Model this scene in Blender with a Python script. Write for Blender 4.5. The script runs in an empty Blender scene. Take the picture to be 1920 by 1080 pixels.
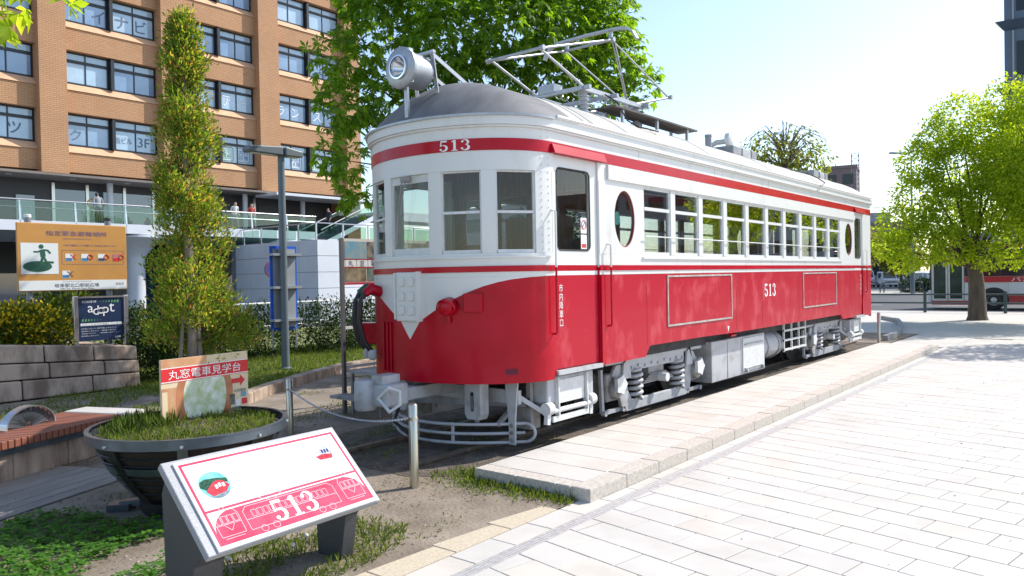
import bpy, bmesh, math, random
import numpy as np
from mathutils import Vector, Matrix

# ------------------------------------------------------------------ camera, sky, sun, exposure
scene = bpy.context.scene
cam_data = bpy.data.cameras.new("camera")
cam_data.sensor_width = 36.0
cam_data.lens = 26.73
cam_data.clip_start = 0.05
cam_data.clip_end = 3000.0
cam = bpy.data.objects.new("camera", cam_data)
scene.collection.objects.link(cam)
right = Vector((0.776792, 0.629476, -0.018810))
up = Vector((0.005681, 0.022863, 0.999722))
fwd = Vector((-0.629732, 0.776683, -0.014183))
m3 = Matrix((right, up, -fwd)).transposed()
cam.matrix_world = Matrix.Translation((0, 0, 1.9)) @ m3.to_4x4()
scene.camera = cam

SUN_AZ, SUN_EL = 64.0, 43.0          # azimuth counted from +X towards +Y
world = bpy.data.worlds.new("World")
scene.world = world
world.use_nodes = True
wn = world.node_tree
bg = wn.nodes["Background"]
sky = wn.nodes.new("ShaderNodeTexSky")
sky.sky_type = 'NISHITA'
sky.sun_disc = False
sky.sun_elevation = math.radians(SUN_EL)
sky.sun_rotation = math.radians(90.0 - SUN_AZ)
sky.air_density = 1.0
sky.dust_density = 0.9
sky.ozone_density = 1.0
wn.links.new(sky.outputs[0], bg.inputs[0])
bg.inputs[1].default_value = 0.15
sun_data = bpy.data.lights.new("sun", 'SUN')
sun_data.energy = 3.6
sun_data.angle = math.radians(0.53)
sun_data.color = (1.0, 0.95, 0.87)
sun = bpy.data.objects.new("sun", sun_data)
scene.collection.objects.link(sun)
ea, aa = math.radians(SUN_EL), math.radians(SUN_AZ)
sdir = Vector((math.cos(ea) * math.cos(aa), math.cos(ea) * math.sin(aa), math.sin(ea)))
sun.rotation_euler = sdir.to_track_quat('Z', 'Y').to_euler()
sun.location = (5, 10, 30)
vs = scene.view_settings
vs.view_transform = 'Standard'
vs.look = 'None'
vs.exposure = 0.76
vs.gamma = 1.0
vs.use_curve_mapping = False
scene.cycles.max_bounces = 8
scene.cycles.transparent_max_bounces = 24
scene.cycles.use_denoising = True

random.seed(7)
RNG = np.random.default_rng(11)
COL = scene.collection
PI = math.pi

# ------------------------------------------------------------------ materials
MATS = {}


def mat(name, col, rough=0.6, metal=0.0, var=0.0, vscale=3.0, bump=0.0, bscale=40.0, col2=None, detail=4.0,
        coat=0.0, spec=0.5, stretch=None, ramp=(0.35, 0.65), bdist=0.02, island=0.0):
    """procedural Principled material: noise colour variation and noise relief"""
    if name in MATS:
        return MATS[name]
    m = bpy.data.materials.new(name)
    m.use_nodes = True
    nt = m.node_tree
    b = nt.nodes["Principled BSDF"]
    b.inputs["Base Color"].default_value = (*col, 1)
    b.inputs["Roughness"].default_value = rough
    b.inputs["Metallic"].default_value = metal
    b.inputs["Coat Weight"].default_value = coat
    b.inputs["Specular IOR Level"].default_value = spec
    tc = nt.nodes.new("ShaderNodeTexCoord")
    vec = tc.outputs["Object"]
    if stretch:
        mp = nt.nodes.new("ShaderNodeMapping")
        mp.inputs["Scale"].default_value = stretch
        nt.links.new(vec, mp.inputs[0])
        vec = mp.outputs[0]
    if var > 0 or col2:
        n = nt.nodes.new("ShaderNodeTexNoise")
        n.inputs["Scale"].default_value = vscale
        n.inputs["Detail"].default_value = detail
        n.inputs["Roughness"].default_value = 0.6
        nt.links.new(vec, n.inputs["Vector"])
        r = nt.nodes.new("ShaderNodeValToRGB")
        r.color_ramp.elements[0].position = ramp[0]
        r.color_ramp.elements[1].position = ramp[1]
        c2 = col2 if col2 else tuple(min(1, c * (1 + var)) for c in col)
        c1 = col if col2 else tuple(c * (1 - var) for c in col)
        r.color_ramp.elements[0].color = (*c1, 1)
        r.color_ramp.elements[1].color = (*c2, 1)
        nt.links.new(n.outputs[0], r.inputs[0])
        nt.links.new(r.outputs[0], b.inputs["Base Color"])
    if island > 0:
        gi = nt.nodes.new("ShaderNodeNewGeometry")
        mr = nt.nodes.new("ShaderNodeMapRange")
        mr.inputs[3].default_value = 1 - island
        mr.inputs[4].default_value = 1 + island * .6
        nt.links.new(gi.outputs["Random Per Island"], mr.inputs[0])
        mm_ = nt.nodes.new("ShaderNodeMix")
        mm_.data_type = 'RGBA'
        mm_.blend_type = 'MULTIPLY'
        mm_.inputs[0].default_value = 1.0
        src = b.inputs["Base Color"].links[0].from_socket
        nt.links.new(src, mm_.inputs[6])
        nt.links.new(mr.outputs[0], mm_.inputs[7])
        nt.links.new(mm_.outputs[2], b.inputs["Base Color"])
    if bump > 0:
        n2 = nt.nodes.new("ShaderNodeTexNoise")
        n2.inputs["Scale"].default_value = bscale
        n2.inputs["Detail"].default_value = 5
        nt.links.new(vec, n2.inputs["Vector"])
        bp = nt.nodes.new("ShaderNodeBump")
        bp.inputs["Strength"].default_value = bump
        bp.inputs["Distance"].default_value = bdist
        nt.links.new(n2.outputs[0], bp.inputs["Height"])
        nt.links.new(bp.outputs[0], b.inputs["Normal"])
    MATS[name] = m
    return m


def glass(name, tint=(0.93, 0.96, 0.95), refl=1.0, ior=1.5):
    """thin pane: clear with mirror reflection after Fresnel"""
    if name in MATS:
        return MATS[name]
    m = bpy.data.materials.new(name)
    m.use_nodes = True
    nt = m.node_tree
    nt.nodes.clear()
    o = nt.nodes.new("ShaderNodeOutputMaterial")
    t = nt.nodes.new("ShaderNodeBsdfTransparent")
    t.inputs[0].default_value = (*tint, 1)
    g = nt.nodes.new("ShaderNodeBsdfGlossy")
    g.inputs["Roughness"].default_value = 0.01
    f = nt.nodes.new("ShaderNodeLayerWeight")       # Schlick reflectance, the same from both faces of the pane
    f.inputs[0].default_value = 0.5
    pw = nt.nodes.new("ShaderNodeMath")
    pw.operation = 'POWER'
    pw.inputs[1].default_value = 5.0
    nt.links.new(f.outputs[1], pw.inputs[0])
    mu = nt.nodes.new("ShaderNodeMath")
    mu.operation = 'MULTIPLY_ADD'
    mu.use_clamp = True
    mu.inputs[1].default_value = 0.96 * refl
    mu.inputs[2].default_value = 0.04 * refl
    mx = nt.nodes.new("ShaderNodeMixShader")
    nt.links.new(pw.outputs[0], mu.inputs[0])
    nt.links.new(mu.outputs[0], mx.inputs[0])
    nt.links.new(t.outputs[0], mx.inputs[1])
    nt.links.new(g.outputs[0], mx.inputs[2])
    nt.links.new(mx.outputs[0], o.inputs[0])
    MATS[name] = m
    return m


def leaf(name, cols, trans=0.45, rough=0.45, tboost=(1.25, 1.35, 0.6)):
    """leaf: colour differs leaf by leaf, light shines through"""
    if name in MATS:
        return MATS[name]
    m = bpy.data.materials.new(name)
    m.use_nodes = True
    nt = m.node_tree
    b = nt.nodes["Principled BSDF"]
    out = nt.nodes["Material Output"]
    geo = nt.nodes.new("ShaderNodeNewGeometry")
    r = nt.nodes.new("ShaderNodeValToRGB")
    while len(r.color_ramp.elements) < len(cols):
        r.color_ramp.elements.new(0.5)
    for i, c in enumerate(cols):
        r.color_ramp.elements[i].position = i / max(1, len(cols) - 1)
        r.color_ramp.elements[i].color = (*c, 1)
    nt.links.new(geo.outputs["Random Per Island"], r.inputs[0])
    nt.links.new(r.outputs[0], b.inputs["Base Color"])
    b.inputs["Roughness"].default_value = rough + .12
    b.inputs["Specular IOR Level"].default_value = 0.22
    tr = nt.nodes.new("ShaderNodeBsdfTranslucent")
    mul = nt.nodes.new("ShaderNodeMix")
    mul.data_type = 'RGBA'
    mul.blend_type = 'MULTIPLY'
    mul.inputs[0].default_value = 1.0
    mul.inputs[7].default_value = (*tboost, 1)
    nt.links.new(r.outputs[0], mul.inputs[6])
    nt.links.new(mul.outputs[2], tr.inputs[0])
    mx = nt.nodes.new("ShaderNodeMixShader")
    mx.inputs[0].default_value = trans
    nt.links.new(b.outputs[0], mx.inputs[1])
    nt.links.new(tr.outputs[0], mx.inputs[2])
    nt.links.new(mx.outputs[0], out.inputs[0])
    MATS[name] = m
    return m


# ------------------------------------------------------------------ mesh builder
def V(*a):
    return Vector(a)


class MB:
    def __init__(self):
        self.v, self.f = [], []

    def add(self, vs, fs):
        n = len(self.v)
        self.v += [tuple(p) for p in vs]
        self.f += [tuple(i + n for i in f) for f in fs]
        return self

    def poly(self, pts):
        return self.add(pts, [tuple(range(len(pts)))])

    def box(self, x0, x1, y0, y1, z0, z1):
        p = [(x0, y0, z0), (x1, y0, z0), (x1, y1, z0), (x0, y1, z0), (x0, y0, z1), (x1, y0, z1), (x1, y1, z1), (x0, y1, z1)]
        return self.add(p, [(0, 3, 2, 1), (4, 5, 6, 7), (0, 1, 5, 4), (1, 2, 6, 5), (2, 3, 7, 6), (3, 0, 4, 7)])

    def hexa(self, p):
        return self.add(p, [(0, 3, 2, 1), (4, 5, 6, 7), (0, 1, 5, 4), (1, 2, 6, 5), (2, 3, 7, 6), (3, 0, 4, 7)])

    def obox(self, c, ax, ay, az):
        """box with half axes as vectors"""
        c, ax, ay, az = Vector(c), Vector(ax), Vector(ay), Vector(az)
        p = [c - ax - ay - az, c + ax - ay - az, c + ax + ay - az, c - ax + ay - az,
             c - ax - ay + az, c + ax - ay + az, c + ax + ay + az, c - ax + ay + az]
        return self.hexa(p)

    def bar(self, a, b, w, h, upv=(0, 0, 1)):
        """rectangular bar from a to b"""
        a, b = Vector(a), Vector(b)
        d = (b - a)
        L = d.length
        d.normalize()
        u = Vector(upv)
        s = d.cross(u)
        if s.length < 1e-4:
            s = d.cross(Vector((1, 0, 0)))
        s.normalize()
        u = s.cross(d).normalized()
        return self.obox((a + b) / 2, d * L / 2, s * w / 2, u * h / 2)

    def tube(self, pts, r, n=8, closed=False):
        pts = [Vector(p) for p in pts]
        k = len(pts)
        rs = r if isinstance(r, (list, tuple)) else [r] * k
        base = len(self.v)
        prev = None
        for i, p in enumerate(pts):
            if closed:
                t = pts[(i + 1) % k] - pts[i - 1]
            else:
                t = pts[min(i + 1, k - 1)] - pts[max(i - 1, 0)]
            t.normalize()
            if prev is None:
                a = Vector((0, 0, 1)) if abs(t.z) < 0.9 else Vector((1, 0, 0))
                nrm = t.cross(a).normalized()
            else:
                nrm = (prev - t * prev.dot(t))
                if nrm.length < 1e-5:
                    nrm = t.cross(Vector((0, 0, 1)))
                nrm.normalize()
            prev = nrm
            bn = t.cross(nrm)
            for j in range(n):
                a = 2 * PI * j / n
                self.v.append(tuple(p + (nrm * math.cos(a) + bn * math.sin(a)) * rs[i]))
        segs = k if closed else k - 1
        for i in range(segs):
            for j in range(n):
                a = base + i * n + j
                b = base + i * n + (j + 1) % n
                c = base + ((i + 1) % k) * n + (j + 1) % n
                d = base + ((i + 1) % k) * n + j
                self.f.append((a, b, c, d))
        if not closed:
            self.f.append(tuple(base + j for j in range(n - 1, -1, -1)))
            self.f.append(tuple(base + (k - 1) * n + j for j in range(n)))
        return self

    def lathe(self, prof, org=(0, 0, 0), axis=(0, 0, 1), n=24, cap=True):
        """prof = [(radius, height along the axis)]"""
        o, ax = Vector(org), Vector(axis).normalized()
        a = Vector((1, 0, 0)) if abs(ax.x) < 0.9 else Vector((0, 1, 0))
        u = ax.cross(a).normalized()
        w = ax.cross(u)
        base = len(self.v)
        for (r, h) in prof:
            for j in range(n):
                t = 2 * PI * j / n
                self.v.append(tuple(o + ax * h + (u * math.cos(t) + w * math.sin(t)) * r))
        for i in range(len(prof) - 1):
            for j in range(n):
                self.f.append((base + i * n + j, base + i * n + (j + 1) % n, base + (i + 1) * n + (j + 1) % n, base + (i + 1) * n + j))
        if cap:
            self.f.append(tuple(base + j for j in range(n - 1, -1, -1)))
            self.f.append(tuple(base + (len(prof) - 1) * n + j for j in range(n)))
        return self

    def prism(self, pts2, org, e1, e2, depth):
        """extrude the polygon pts2 (in e1, e2) along e1 x e2 by depth"""
        o, e1, e2 = Vector(org), Vector(e1), Vector(e2)
        nn = e1.cross(e2).normalized() * depth
        k = len(pts2)
        a = [o + e1 * p[0] + e2 * p[1] for p in pts2]
        vs = a + [p + nn for p in a]
        fs = [tuple(range(k - 1, -1, -1)), tuple(range(k, 2 * k))]
        fs += [(i, (i + 1) % k, k + (i + 1) % k, k + i) for i in range(k)]
        return self.add(vs, fs)

    def build(self, name, material, parent=None, smooth=None, fix=True):
        me = bpy.data.meshes.new(name)
        me.from_pydata(self.v, [], self.f)
        if fix:
            bm = bmesh.new()
            bm.from_mesh(me)
            bmesh.ops.recalc_face_normals(bm, faces=bm.faces)
            bm.to_mesh(me)
            bm.free()
        me.materials.append(material)
        if smooth:
            me.shade_smooth()
            me.set_sharp_from_angle(angle=math.radians(smooth))
        return link(name, me, parent)


def link(name, me, parent=None):
    o = bpy.data.objects.new(name, me)
    COL.objects.link(o)
    if parent is not None:
        o.parent = parent
    return o


def tag(o, label=None, cat=None, group=None, kind=None):
    if label:
        o["label"] = label
    if cat:
        o["category"] = cat
    if group:
        o["group"] = group
    if kind:
        o["kind"] = kind
    return o


def thing(name, label, cat, loc=(0, 0, 0), rz=0.0, group=None):
    o = bpy.data.objects.new(name, None)
    o.empty_display_size = 0.2
    COL.objects.link(o)
    o.location = loc
    o.rotation_euler = (0, 0, rz)
    return tag(o, label, cat, group)


def copy_tree(o, parent=None):
    c = o.copy()
    COL.objects.link(c)
    c.parent = parent
    for ch in list(o.children):
        copy_tree(ch, c)
    return c


def bevel(o, w, seg=2):
    md = o.modifiers.new("bevel", 'BEVEL')
    md.width = w
    md.segments = seg
    md.limit_method = 'ANGLE'
    return o


def mesh_np(name, verts, faces, material, parent=None):
    """verts (N,3), faces (M,k) numpy arrays"""
    me = bpy.data.meshes.new(name)
    k = faces.shape[1]
    me.vertices.add(len(verts))
    me.vertices.foreach_set("co", verts.astype(np.float32).ravel())
    me.loops.add(faces.size)
    me.loops.foreach_set("vertex_index", faces.astype(np.int32).ravel())
    me.polygons.add(len(faces))
    me.polygons.foreach_set("loop_start", np.arange(0, faces.size, k, dtype=np.int32))
    me.update(calc_edges=True)
    me.materials.append(material)
    return link(name, me, parent)


_DG = None


def text(name, body, material, parent, center, e1, e2, height, width=None, ext=0.002, spacing=1.0):
    """flat lettering as a thin mesh: fits `height` (and `width`) round `center` in the plane e1 (right), e2 (up)"""
    cu = bpy.data.curves.new("lettering", 'FONT')
    cu.body = body
    cu.align_x = 'CENTER'
    cu.space_line = spacing
    cu.resolution_u = 3
    ob = bpy.data.objects.new("lettering_source", cu)
    COL.objects.link(ob)
    dg = bpy.context.evaluated_depsgraph_get()
    me = bpy.data.meshes.new_from_object(ob.evaluated_get(dg))
    bpy.data.objects.remove(ob)
    co = np.zeros(len(me.vertices) * 3)
    me.vertices.foreach_get("co", co)
    co = co.reshape(-1, 3)
    lo, hi = co.min(0), co.max(0)
    sy = height / (hi[1] - lo[1])
    sx = width / (hi[0] - lo[0]) if width else sy
    c = (lo + hi) / 2
    e1 = np.array(Vector(e1).normalized())
    e2 = np.array(Vector(e2).normalized())
    nn = np.cross(e1, e2)
    w = np.array(center) + np.outer((co[:, 0] - c[0]) * sx, e1) + np.outer((co[:, 1] - c[1]) * sy, e2) + nn * ext
    me.vertices.foreach_set("co", w.ravel())
    me.update()
    me.materials.clear()
    me.materials.append(material)
    me.name = name
    return link(name, me, parent)


# ------------------------------------------------------------------ foliage
def unit(a):
    return a / np.maximum(np.linalg.norm(a, axis=1, keepdims=True), 1e-9)


def leaf_verts(pos, dirs, nrm, length, width, fold=0.15):
    """rhombic folded leaves: (N*4,3) verts, (N*2,3) faces"""
    n = len(pos)
    side = unit(np.cross(dirs, nrm))
    nn = np.cross(side, dirs)
    L = length[:, None]
    W = width[:, None]
    mid = pos + dirs * L * 0.55
    a = pos
    b = mid + side * W * 0.5 + nn * W * fold
    c = pos + dirs * L - nn * L * 0.08
    d = mid - side * W * 0.5 + nn * W * fold
    v = np.stack([a, b, c, d], 1).reshape(-1, 3)
    i = np.arange(n)[:, None] * 4
    f = np.concatenate([i + np.array([[0, 1, 2]]), i + np.array([[0, 2, 3]])], 1).reshape(-1, 3)
    return v, f


def sample_lobes(lobes, n, shell=0.55):
    """points through the volume of ellipsoid lobes (x,y,z,r[,rz]), denser near the skin"""
    w = np.array([l[3] ** 2.2 for l in lobes])
    w = w / w.sum()
    idx = RNG.choice(len(lobes), n, p=w)
    d = unit(RNG.normal(size=(n, 3)))
    rr = RNG.random(n) ** (1 / 3.0)
    rr = shell + (1 - shell) * rr
    rr *= 1 + 0.12 * RNG.normal(size=n)
    C = np.array([[l[0], l[1], l[2]] for l in lobes])[idx]
    Rr = np.array([[l[3], l[3], (l[4] if len(l) > 4 else l[3])] for l in lobes])[idx]
    return C + d * Rr * rr[:, None], d, idx


def limb_tubes(mb, base, tips, r0, n=7):
    base = Vector(base)
    for t in tips:
        t = Vector(t)
        m = base.lerp(t, 0.5) + Vector((random.uniform(-.15, .15), random.uniform(-.15, .15), random.uniform(0, .25)))
        mb.tube([base, m, t], [r0, r0 * 0.55, r0 * 0.12], n)
# ------------------------------------------------------------------ ground, plaza, platform
M_STONE = mat("pale_granite", (0.54, 0.51, 0.47), 0.75, col2=(0.44, 0.41, 0.37), ramp=(.45, .75), vscale=1.3, detail=12, island=.05, bump=0.12, bscale=220, bdist=0.002)
M_STONE2 = mat("pale_granite_warm", (0.56, 0.515, 0.46), 0.75, col2=(0.46, 0.42, 0.37), ramp=(.45, .75), vscale=1.6, detail=12, bump=0.12, bscale=220, bdist=0.002)
M_STONE3 = mat("pale_granite_grey", (0.53, 0.505, 0.47), 0.75, col2=(0.44, 0.415, 0.38), ramp=(.45, .75), vscale=1.3, detail=12, bump=0.12, bscale=220, bdist=0.002)
M_TAN = mat("tan_border_stone", (0.50, 0.43, 0.32), 0.8, var=0.12, vscale=50, bump=0.15, bscale=200, bdist=0.002)
M_KERB = mat("rough_kerb_granite", (0.58, 0.53, 0.47), 0.85, col2=(0.40, 0.36, 0.31), vscale=34, bump=0.5, bscale=90, bdist=0.01)
M_JOINT = mat("joint_sand", (0.33, 0.305, 0.27), 0.9, var=0.2, vscale=20)
M_DIRT = mat("dry_dirt", (0.14, 0.108, 0.08), 0.95, col2=(0.30, 0.25, 0.195), vscale=1.7, detail=9, bump=0.6, bscale=28, bdist=0.02, ramp=(0.3, 0.7))
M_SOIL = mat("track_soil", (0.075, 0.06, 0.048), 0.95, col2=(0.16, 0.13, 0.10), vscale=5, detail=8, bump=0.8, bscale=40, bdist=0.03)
M_ASPH = mat("asphalt", (0.055, 0.058, 0.063), 0.85, var=0.25, vscale=3, bump=0.2, bscale=120, bdist=0.005)
M_PAVE = mat("concrete_pavement", (0.42, 0.40, 0.37), 0.85, var=0.15, vscale=2, detail=8, bump=0.15, bscale=60, bdist=0.004)
M_LAWN = mat("lawn_soil", (0.10, 0.13, 0.035), 0.95, col2=(0.21, 0.22, 0.07), vscale=1.6, detail=8, bump=0.7, bscale=50, bdist=0.02)
M_STEELG = mat("drain_steel", (0.50, 0.49, 0.48), 0.5, metal=0.25, var=0.15, vscale=20)
M_GAP = mat("dark_gap", (0.03, 0.03, 0.03), 0.9)


def sheet(name, pts, z, material, kind="structure"):
    mb = MB()
    mb.poly([(x, y, z) for x, y in pts])
    o = mb.build(name, material, fix=False)
    if o.data.polygons[0].normal.z < 0:
        o.data.flip_normals()
    return tag(o, kind=kind)


sheet("ground", [(-900, -300), (900, -300), (900, 1500), (-900, 1500)], -0.16, M_PAVE)
dirt = sheet("dirt_ground", [(-14.2, -6), (-3.87, -6), (-3.80, 3.2), (-3.62, 5.2), (-3.62, 5.32), (-4.6, 5.42), (-4.85, 6.2), (-4.85, 25), (-13.2, 25), (-14.2, 8)], 0.0, M_DIRT)
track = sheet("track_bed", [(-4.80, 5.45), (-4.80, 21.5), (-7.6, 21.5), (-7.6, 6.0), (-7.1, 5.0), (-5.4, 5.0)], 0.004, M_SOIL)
lawn = sheet("lawn", [(-30, 5.8), (-13.0, 6.2), (-11.3, 5.9), (-13.1, 10.1), (-13.2, 26), (-24, 26)], 0.008, M_LAWN)
far_lot = sheet("station_forecourt", [(-60, -40), (-24.2, -40), (-24.2, 90), (-60, 90)], -0.14, M_ASPH)

# brick-patterned far plaza (stones too small to tell apart there)
M_FARPLAZA = bpy.data.materials.new("far_plaza_paving")
M_FARPLAZA.use_nodes = True
_nt = M_FARPLAZA.node_tree
_b = _nt.nodes["Principled BSDF"]
_b.inputs["Roughness"].default_value = 0.78
_tc = _nt.nodes.new("ShaderNodeTexCoord")
_mp = _nt.nodes.new("ShaderNodeMapping")
_mp.inputs["Rotation"].default_value = (0, 0, math.radians(10.2))
_br = _nt.nodes.new("ShaderNodeTexBrick")
_br.inputs["Scale"].default_value = 1.0
_br.inputs["Brick Width"].default_value = 0.43
_br.inputs["Row Height"].default_value = 0.304
_br.inputs["Mortar Size"].default_value = 0.004
_br.inputs["Color1"].default_value = (0.52, 0.49, 0.455, 1)
_br.inputs["Color2"].default_value = (0.47, 0.445, 0.41, 1)
_br.inputs["Mortar"].default_value = (0.34, 0.31, 0.28, 1)
_nt.links.new(_tc.outputs["Object"], _mp.inputs[0])
_nt.links.new(_mp.outputs[0], _br.inputs[0])
_nt.links.new(_br.outputs[0], _b.inputs["Base Color"])
plaza_far = sheet("far_plaza", [(-3.27, 24.0), (60, 24), (60, 38.6), (-40, 38.6), (-40, 26.2), (-13.2, 26), (-13.1, 25.0), (-4.8, 25.0), (-4.8, 20.9), (-3.27, 20.9)], 0.0, M_FARPLAZA)
plaza = sheet("plaza", [(-3.90, -8), (60, -8), (60, 24.0), (-3.27, 24.0), (-3.27, 20.9), (-3.6, 20.9), (-3.6, 5.25)], -0.012, M_JOINT)


def clip_x(poly, x0):
    out = []
    for i in range(len(poly)):
        a, b = poly[i], poly[(i + 1) % len(poly)]
        ia, ib = a[0] >= x0, b[0] >= x0
        if ia:
            out.append(a)
        if ia != ib:
            t = (x0 - a[0]) / (b[0] - a[0])
            out.append((x0, a[1] + t * (b[1] - a[1])))
    return out


def stone_mesh(poly, z0, z1, ch=0.004):
    """a slab with chamfered top edge"""
    n = len(poly)
    cx = sum(p[0] for p in poly) / n
    cy = sum(p[1] for p in poly) / n
    ins = []
    for p in poly:
        d = math.hypot(p[0] - cx, p[1] - cy)
        k = 1 - ch * 1.4 / max(d, 0.02)
        ins.append((cx + (p[0] - cx) * k, cy + (p[1] - cy) * k))
    vs = [(*p, z0) for p in poly] + [(*p, z1 - ch) for p in poly] + [(*p, z1) for p in ins]
    fs = []
    for i in range(n):
        j = (i + 1) % n
        fs.append((i, j, n + j, n + i))
        fs.append((n + i, n + j, 2 * n + j, 2 * n + i))
    fs.append(tuple(range(2 * n, 3 * n)))
    return vs, fs


def in_view(x, y, margin=1.12):
    d = Vector((x, y, -1.9))
    c = d.dot(fwd)
    return c > 0.3 and abs(d.dot(right) / c) < 0.673 * margin and -d.dot(up) / c < 0.379 * margin


ang = math.radians(-10.2)
e1 = (math.cos(ang), math.sin(ang))
e2 = (-math.sin(ang), math.cos(ang))
SL, SW, GP = 0.43, 0.304, 0.007
near, rest = [], []
rs = random.Random(3)
for r in range(-20, 95):
    for c in range(-20, 40):
        u = c * SL + (SL / 2 if r % 2 else 0) + 0.1
        w = r * SW + 0.06
        jz = rs.uniform(-0.0012, 0.0012)
        pl = [(u + GP / 2, w + GP / 2), (u + SL - GP / 2, w + GP / 2), (u + SL - GP / 2, w + SW - GP / 2), (u + GP / 2, w + SW - GP / 2)]
        pl = [(a * e1[0] + b * e2[0], a * e1[1] + b * e2[1]) for a, b in pl]
        cx = sum(p[0] for p in pl) / 4
        cy = sum(p[1] for p in pl) / 4
        if cx > 7 or cy < 0.2 or cy > 23.8:
            continue
        pl = clip_x(pl, -3.268)
        if len(pl) < 3:
            continue
        cx = sum(p[0] for p in pl) / len(pl)
        cy = sum(p[1] for p in pl) / len(pl)
        if max(p[0] for p in pl) + 3.268 < 0.03:
            continue
        d = math.hypot(cx, cy)
        (near if in_view(cx, cy) else rest).append((d, pl, jz))
near.sort(key=lambda t: t[0])
rest += near[290:]
stone_mats = [M_STONE, M_STONE, M_STONE2, M_STONE3]
for d, pl, jz in near[:290]:
    vs_, fs_ = stone_mesh(pl, -0.03, jz)
    MB().add(vs_, fs_).build("paving_stone", rs.choice(stone_mats), plaza, fix=False)
mb = MB()
for d, pl, jz in rest:
    mb.add(*stone_mesh(pl, -0.03, jz))
tag(mb.build("paving_stone_field", M_STONE, plaza, fix=False), kind="stuff")
# stones between the dirt and the drain, and the drain itself
for k in range(16):
    y0 = -1.0 + k * 0.60
    if y0 + 0.6 < 5.3:
        MB().add(*stone_mesh([(-3.86, y0 + .004), (-3.625, y0 + .004), (-3.625, y0 + .596), (-3.86 + max(0, (y0 - 2.6)) * .05, y0 + .596)], -0.03, 0.006)).build("border_stone", M_TAN, plaza, fix=False)
for k in range(58):
    y0 = -1.0 + k * 0.43
    x0 = -3.618 if y0 < 5.2 else -3.494
    MB().add(*stone_mesh([(x0, y0 + .003), (-3.385, y0 + .003), (-3.385, y0 + .427), (x0, y0 + .427)], -0.03, 0.001 + 0.001 * (k % 2))).build("gutter_stone", stone_mats[k % 4], plaza, fix=False)
mb = MB()
mb.box(-3.38, -3.272, -1.0, 23.9, -0.03, -0.011)
drain = mb.build("drain_channel", M_GAP, plaza)
mb = MB()
for i in range(4):
    x = -3.376 + i * 0.0285
    mb.box(x, x + 0.0225, -1.0, 23.9, -0.0115, 0.0005)
mb.build("drain_grate", M_STEELG, drain)

# ---------------- platform
platform = MB().box(-4.74, -3.53, 5.34, 20.36, -0.1, 0.10).build("platform", M_JOINT)
tag(platform, kind="structure")
rs = random.Random(5)
y = 5.30
k = 0
while y < 20.3:
    L = 0.60
    y1 = min(y + L, 20.4)
    MB().add(*stone_mesh([(-3.70, y + .006), (-3.50, y + .006), (-3.50, y1 - .006), (-3.70, y1 - .006)], -0.05, 0.113 + rs.uniform(-.002, .002), 0.006)).build("kerb_stone", M_KERB, platform, fix=False)
    y = y1
xs = [-4.79, -4.30, -3.86, -3.703]
for a, b in zip(xs, xs[1:]):
    MB().add(*stone_mesh([(a + .002, 5.30), (b - .002, 5.30), (b - .002, 5.48), (a + .002, 5.48)], -0.05, 0.113, 0.006)).build("kerb_stone", M_KERB, platform, fix=False)
y = 5.486
row = 0
while y < 20.1:
    y1 = min(y + 0.40, 20.39)
    xs = [-4.79, -4.25, -3.705] if row % 2 else [-4.79, -4.52, -3.98, -3.705]
    for a, b in zip(xs, xs[1:]):
        MB().add(*stone_mesh([(a + .002, y + .003), (b - .002, y + .003), (b - .002, y1 - .003), (a + .002, y1 - .003)], 0.05, 0.112 + rs.uniform(-.001, .001))).build("platform_slab", rs.choice([M_STONE, M_STONE2]), platform, fix=False)
    y = y1
    row += 1

# ---------------- rails
M_RAIL = mat("rusty_rail", (0.16, 0.12, 0.09), 0.6, metal=0.4, var=0.3, vscale=8)
for i, x in enumerate((-5.577, -6.643)):
    mb = MB()
    for (w, z0, z1) in ((0.11, 0.004, 0.012), (0.02, 0.012, 0.035), (0.062, 0.035, 0.06)):
        mb.box(x - w / 2, x + w / 2, 5.2, 21.2, z0, z1)
    tag(mb.build("rail", M_RAIL), ["rusty track rail under the tram nearer the pale platform", "rusty track rail under the tram on its far side from the platform"][i], "rail", "track rails")

# curved kerb at the far end of the track
M_KERBG = mat("grey_kerb", (0.30, 0.30, 0.30), 0.85, var=0.15, vscale=10)
ck = [(-5.10, 22.2), (-5.14, 23.4), (-5.30, 24.6), (-5.62, 26.4), (-6.05, 28.4), (-6.55, 30.3), (-7.4, 31.9)]
ckt = thing("curved_kerb", "dark curved kerb edging on the ground beyond the tram's rear", "kerb", (0, 0, 0))
for a, b in zip(ck, ck[1:]):
    MB().bar((a[0], a[1], 0.06), (b[0], b[1], 0.06), 0.14, 0.16).build("kerb_stone", M_KERBG, ckt)

# ---------------- low kerb beside the lawn
lk = [(-9.4, 4.9), (-10.4, 6.05), (-11.3, 7.3), (-12.1, 8.7), (-12.75, 10.1), (-13.1, 11.8)]
lkt = thing("lawn_kerb", "weathered low stone edging between the lawn and the dirt", "kerb", (0, 0, 0))
M_OLDST = mat("weathered_stone", (0.50, 0.385, 0.30), 0.9, col2=(0.20, 0.145, 0.11), vscale=3.2, detail=9, bump=0.6, bscale=25, bdist=0.02, stretch=(1, 1, 0.35), ramp=(0.38, 0.62))
for a, b in zip(lk, lk[1:]):
    A, B = Vector((*a, 0.06)), Vector((*b, 0.06))
    for t in range(2):
        p, q = A.lerp(B, t / 2 + .004), A.lerp(B, (t + 1) / 2 - .004)
        bevel(MB().bar(p, q, 0.22, 0.22).build("kerb_stone", M_OLDST, lkt), 0.015)

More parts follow.
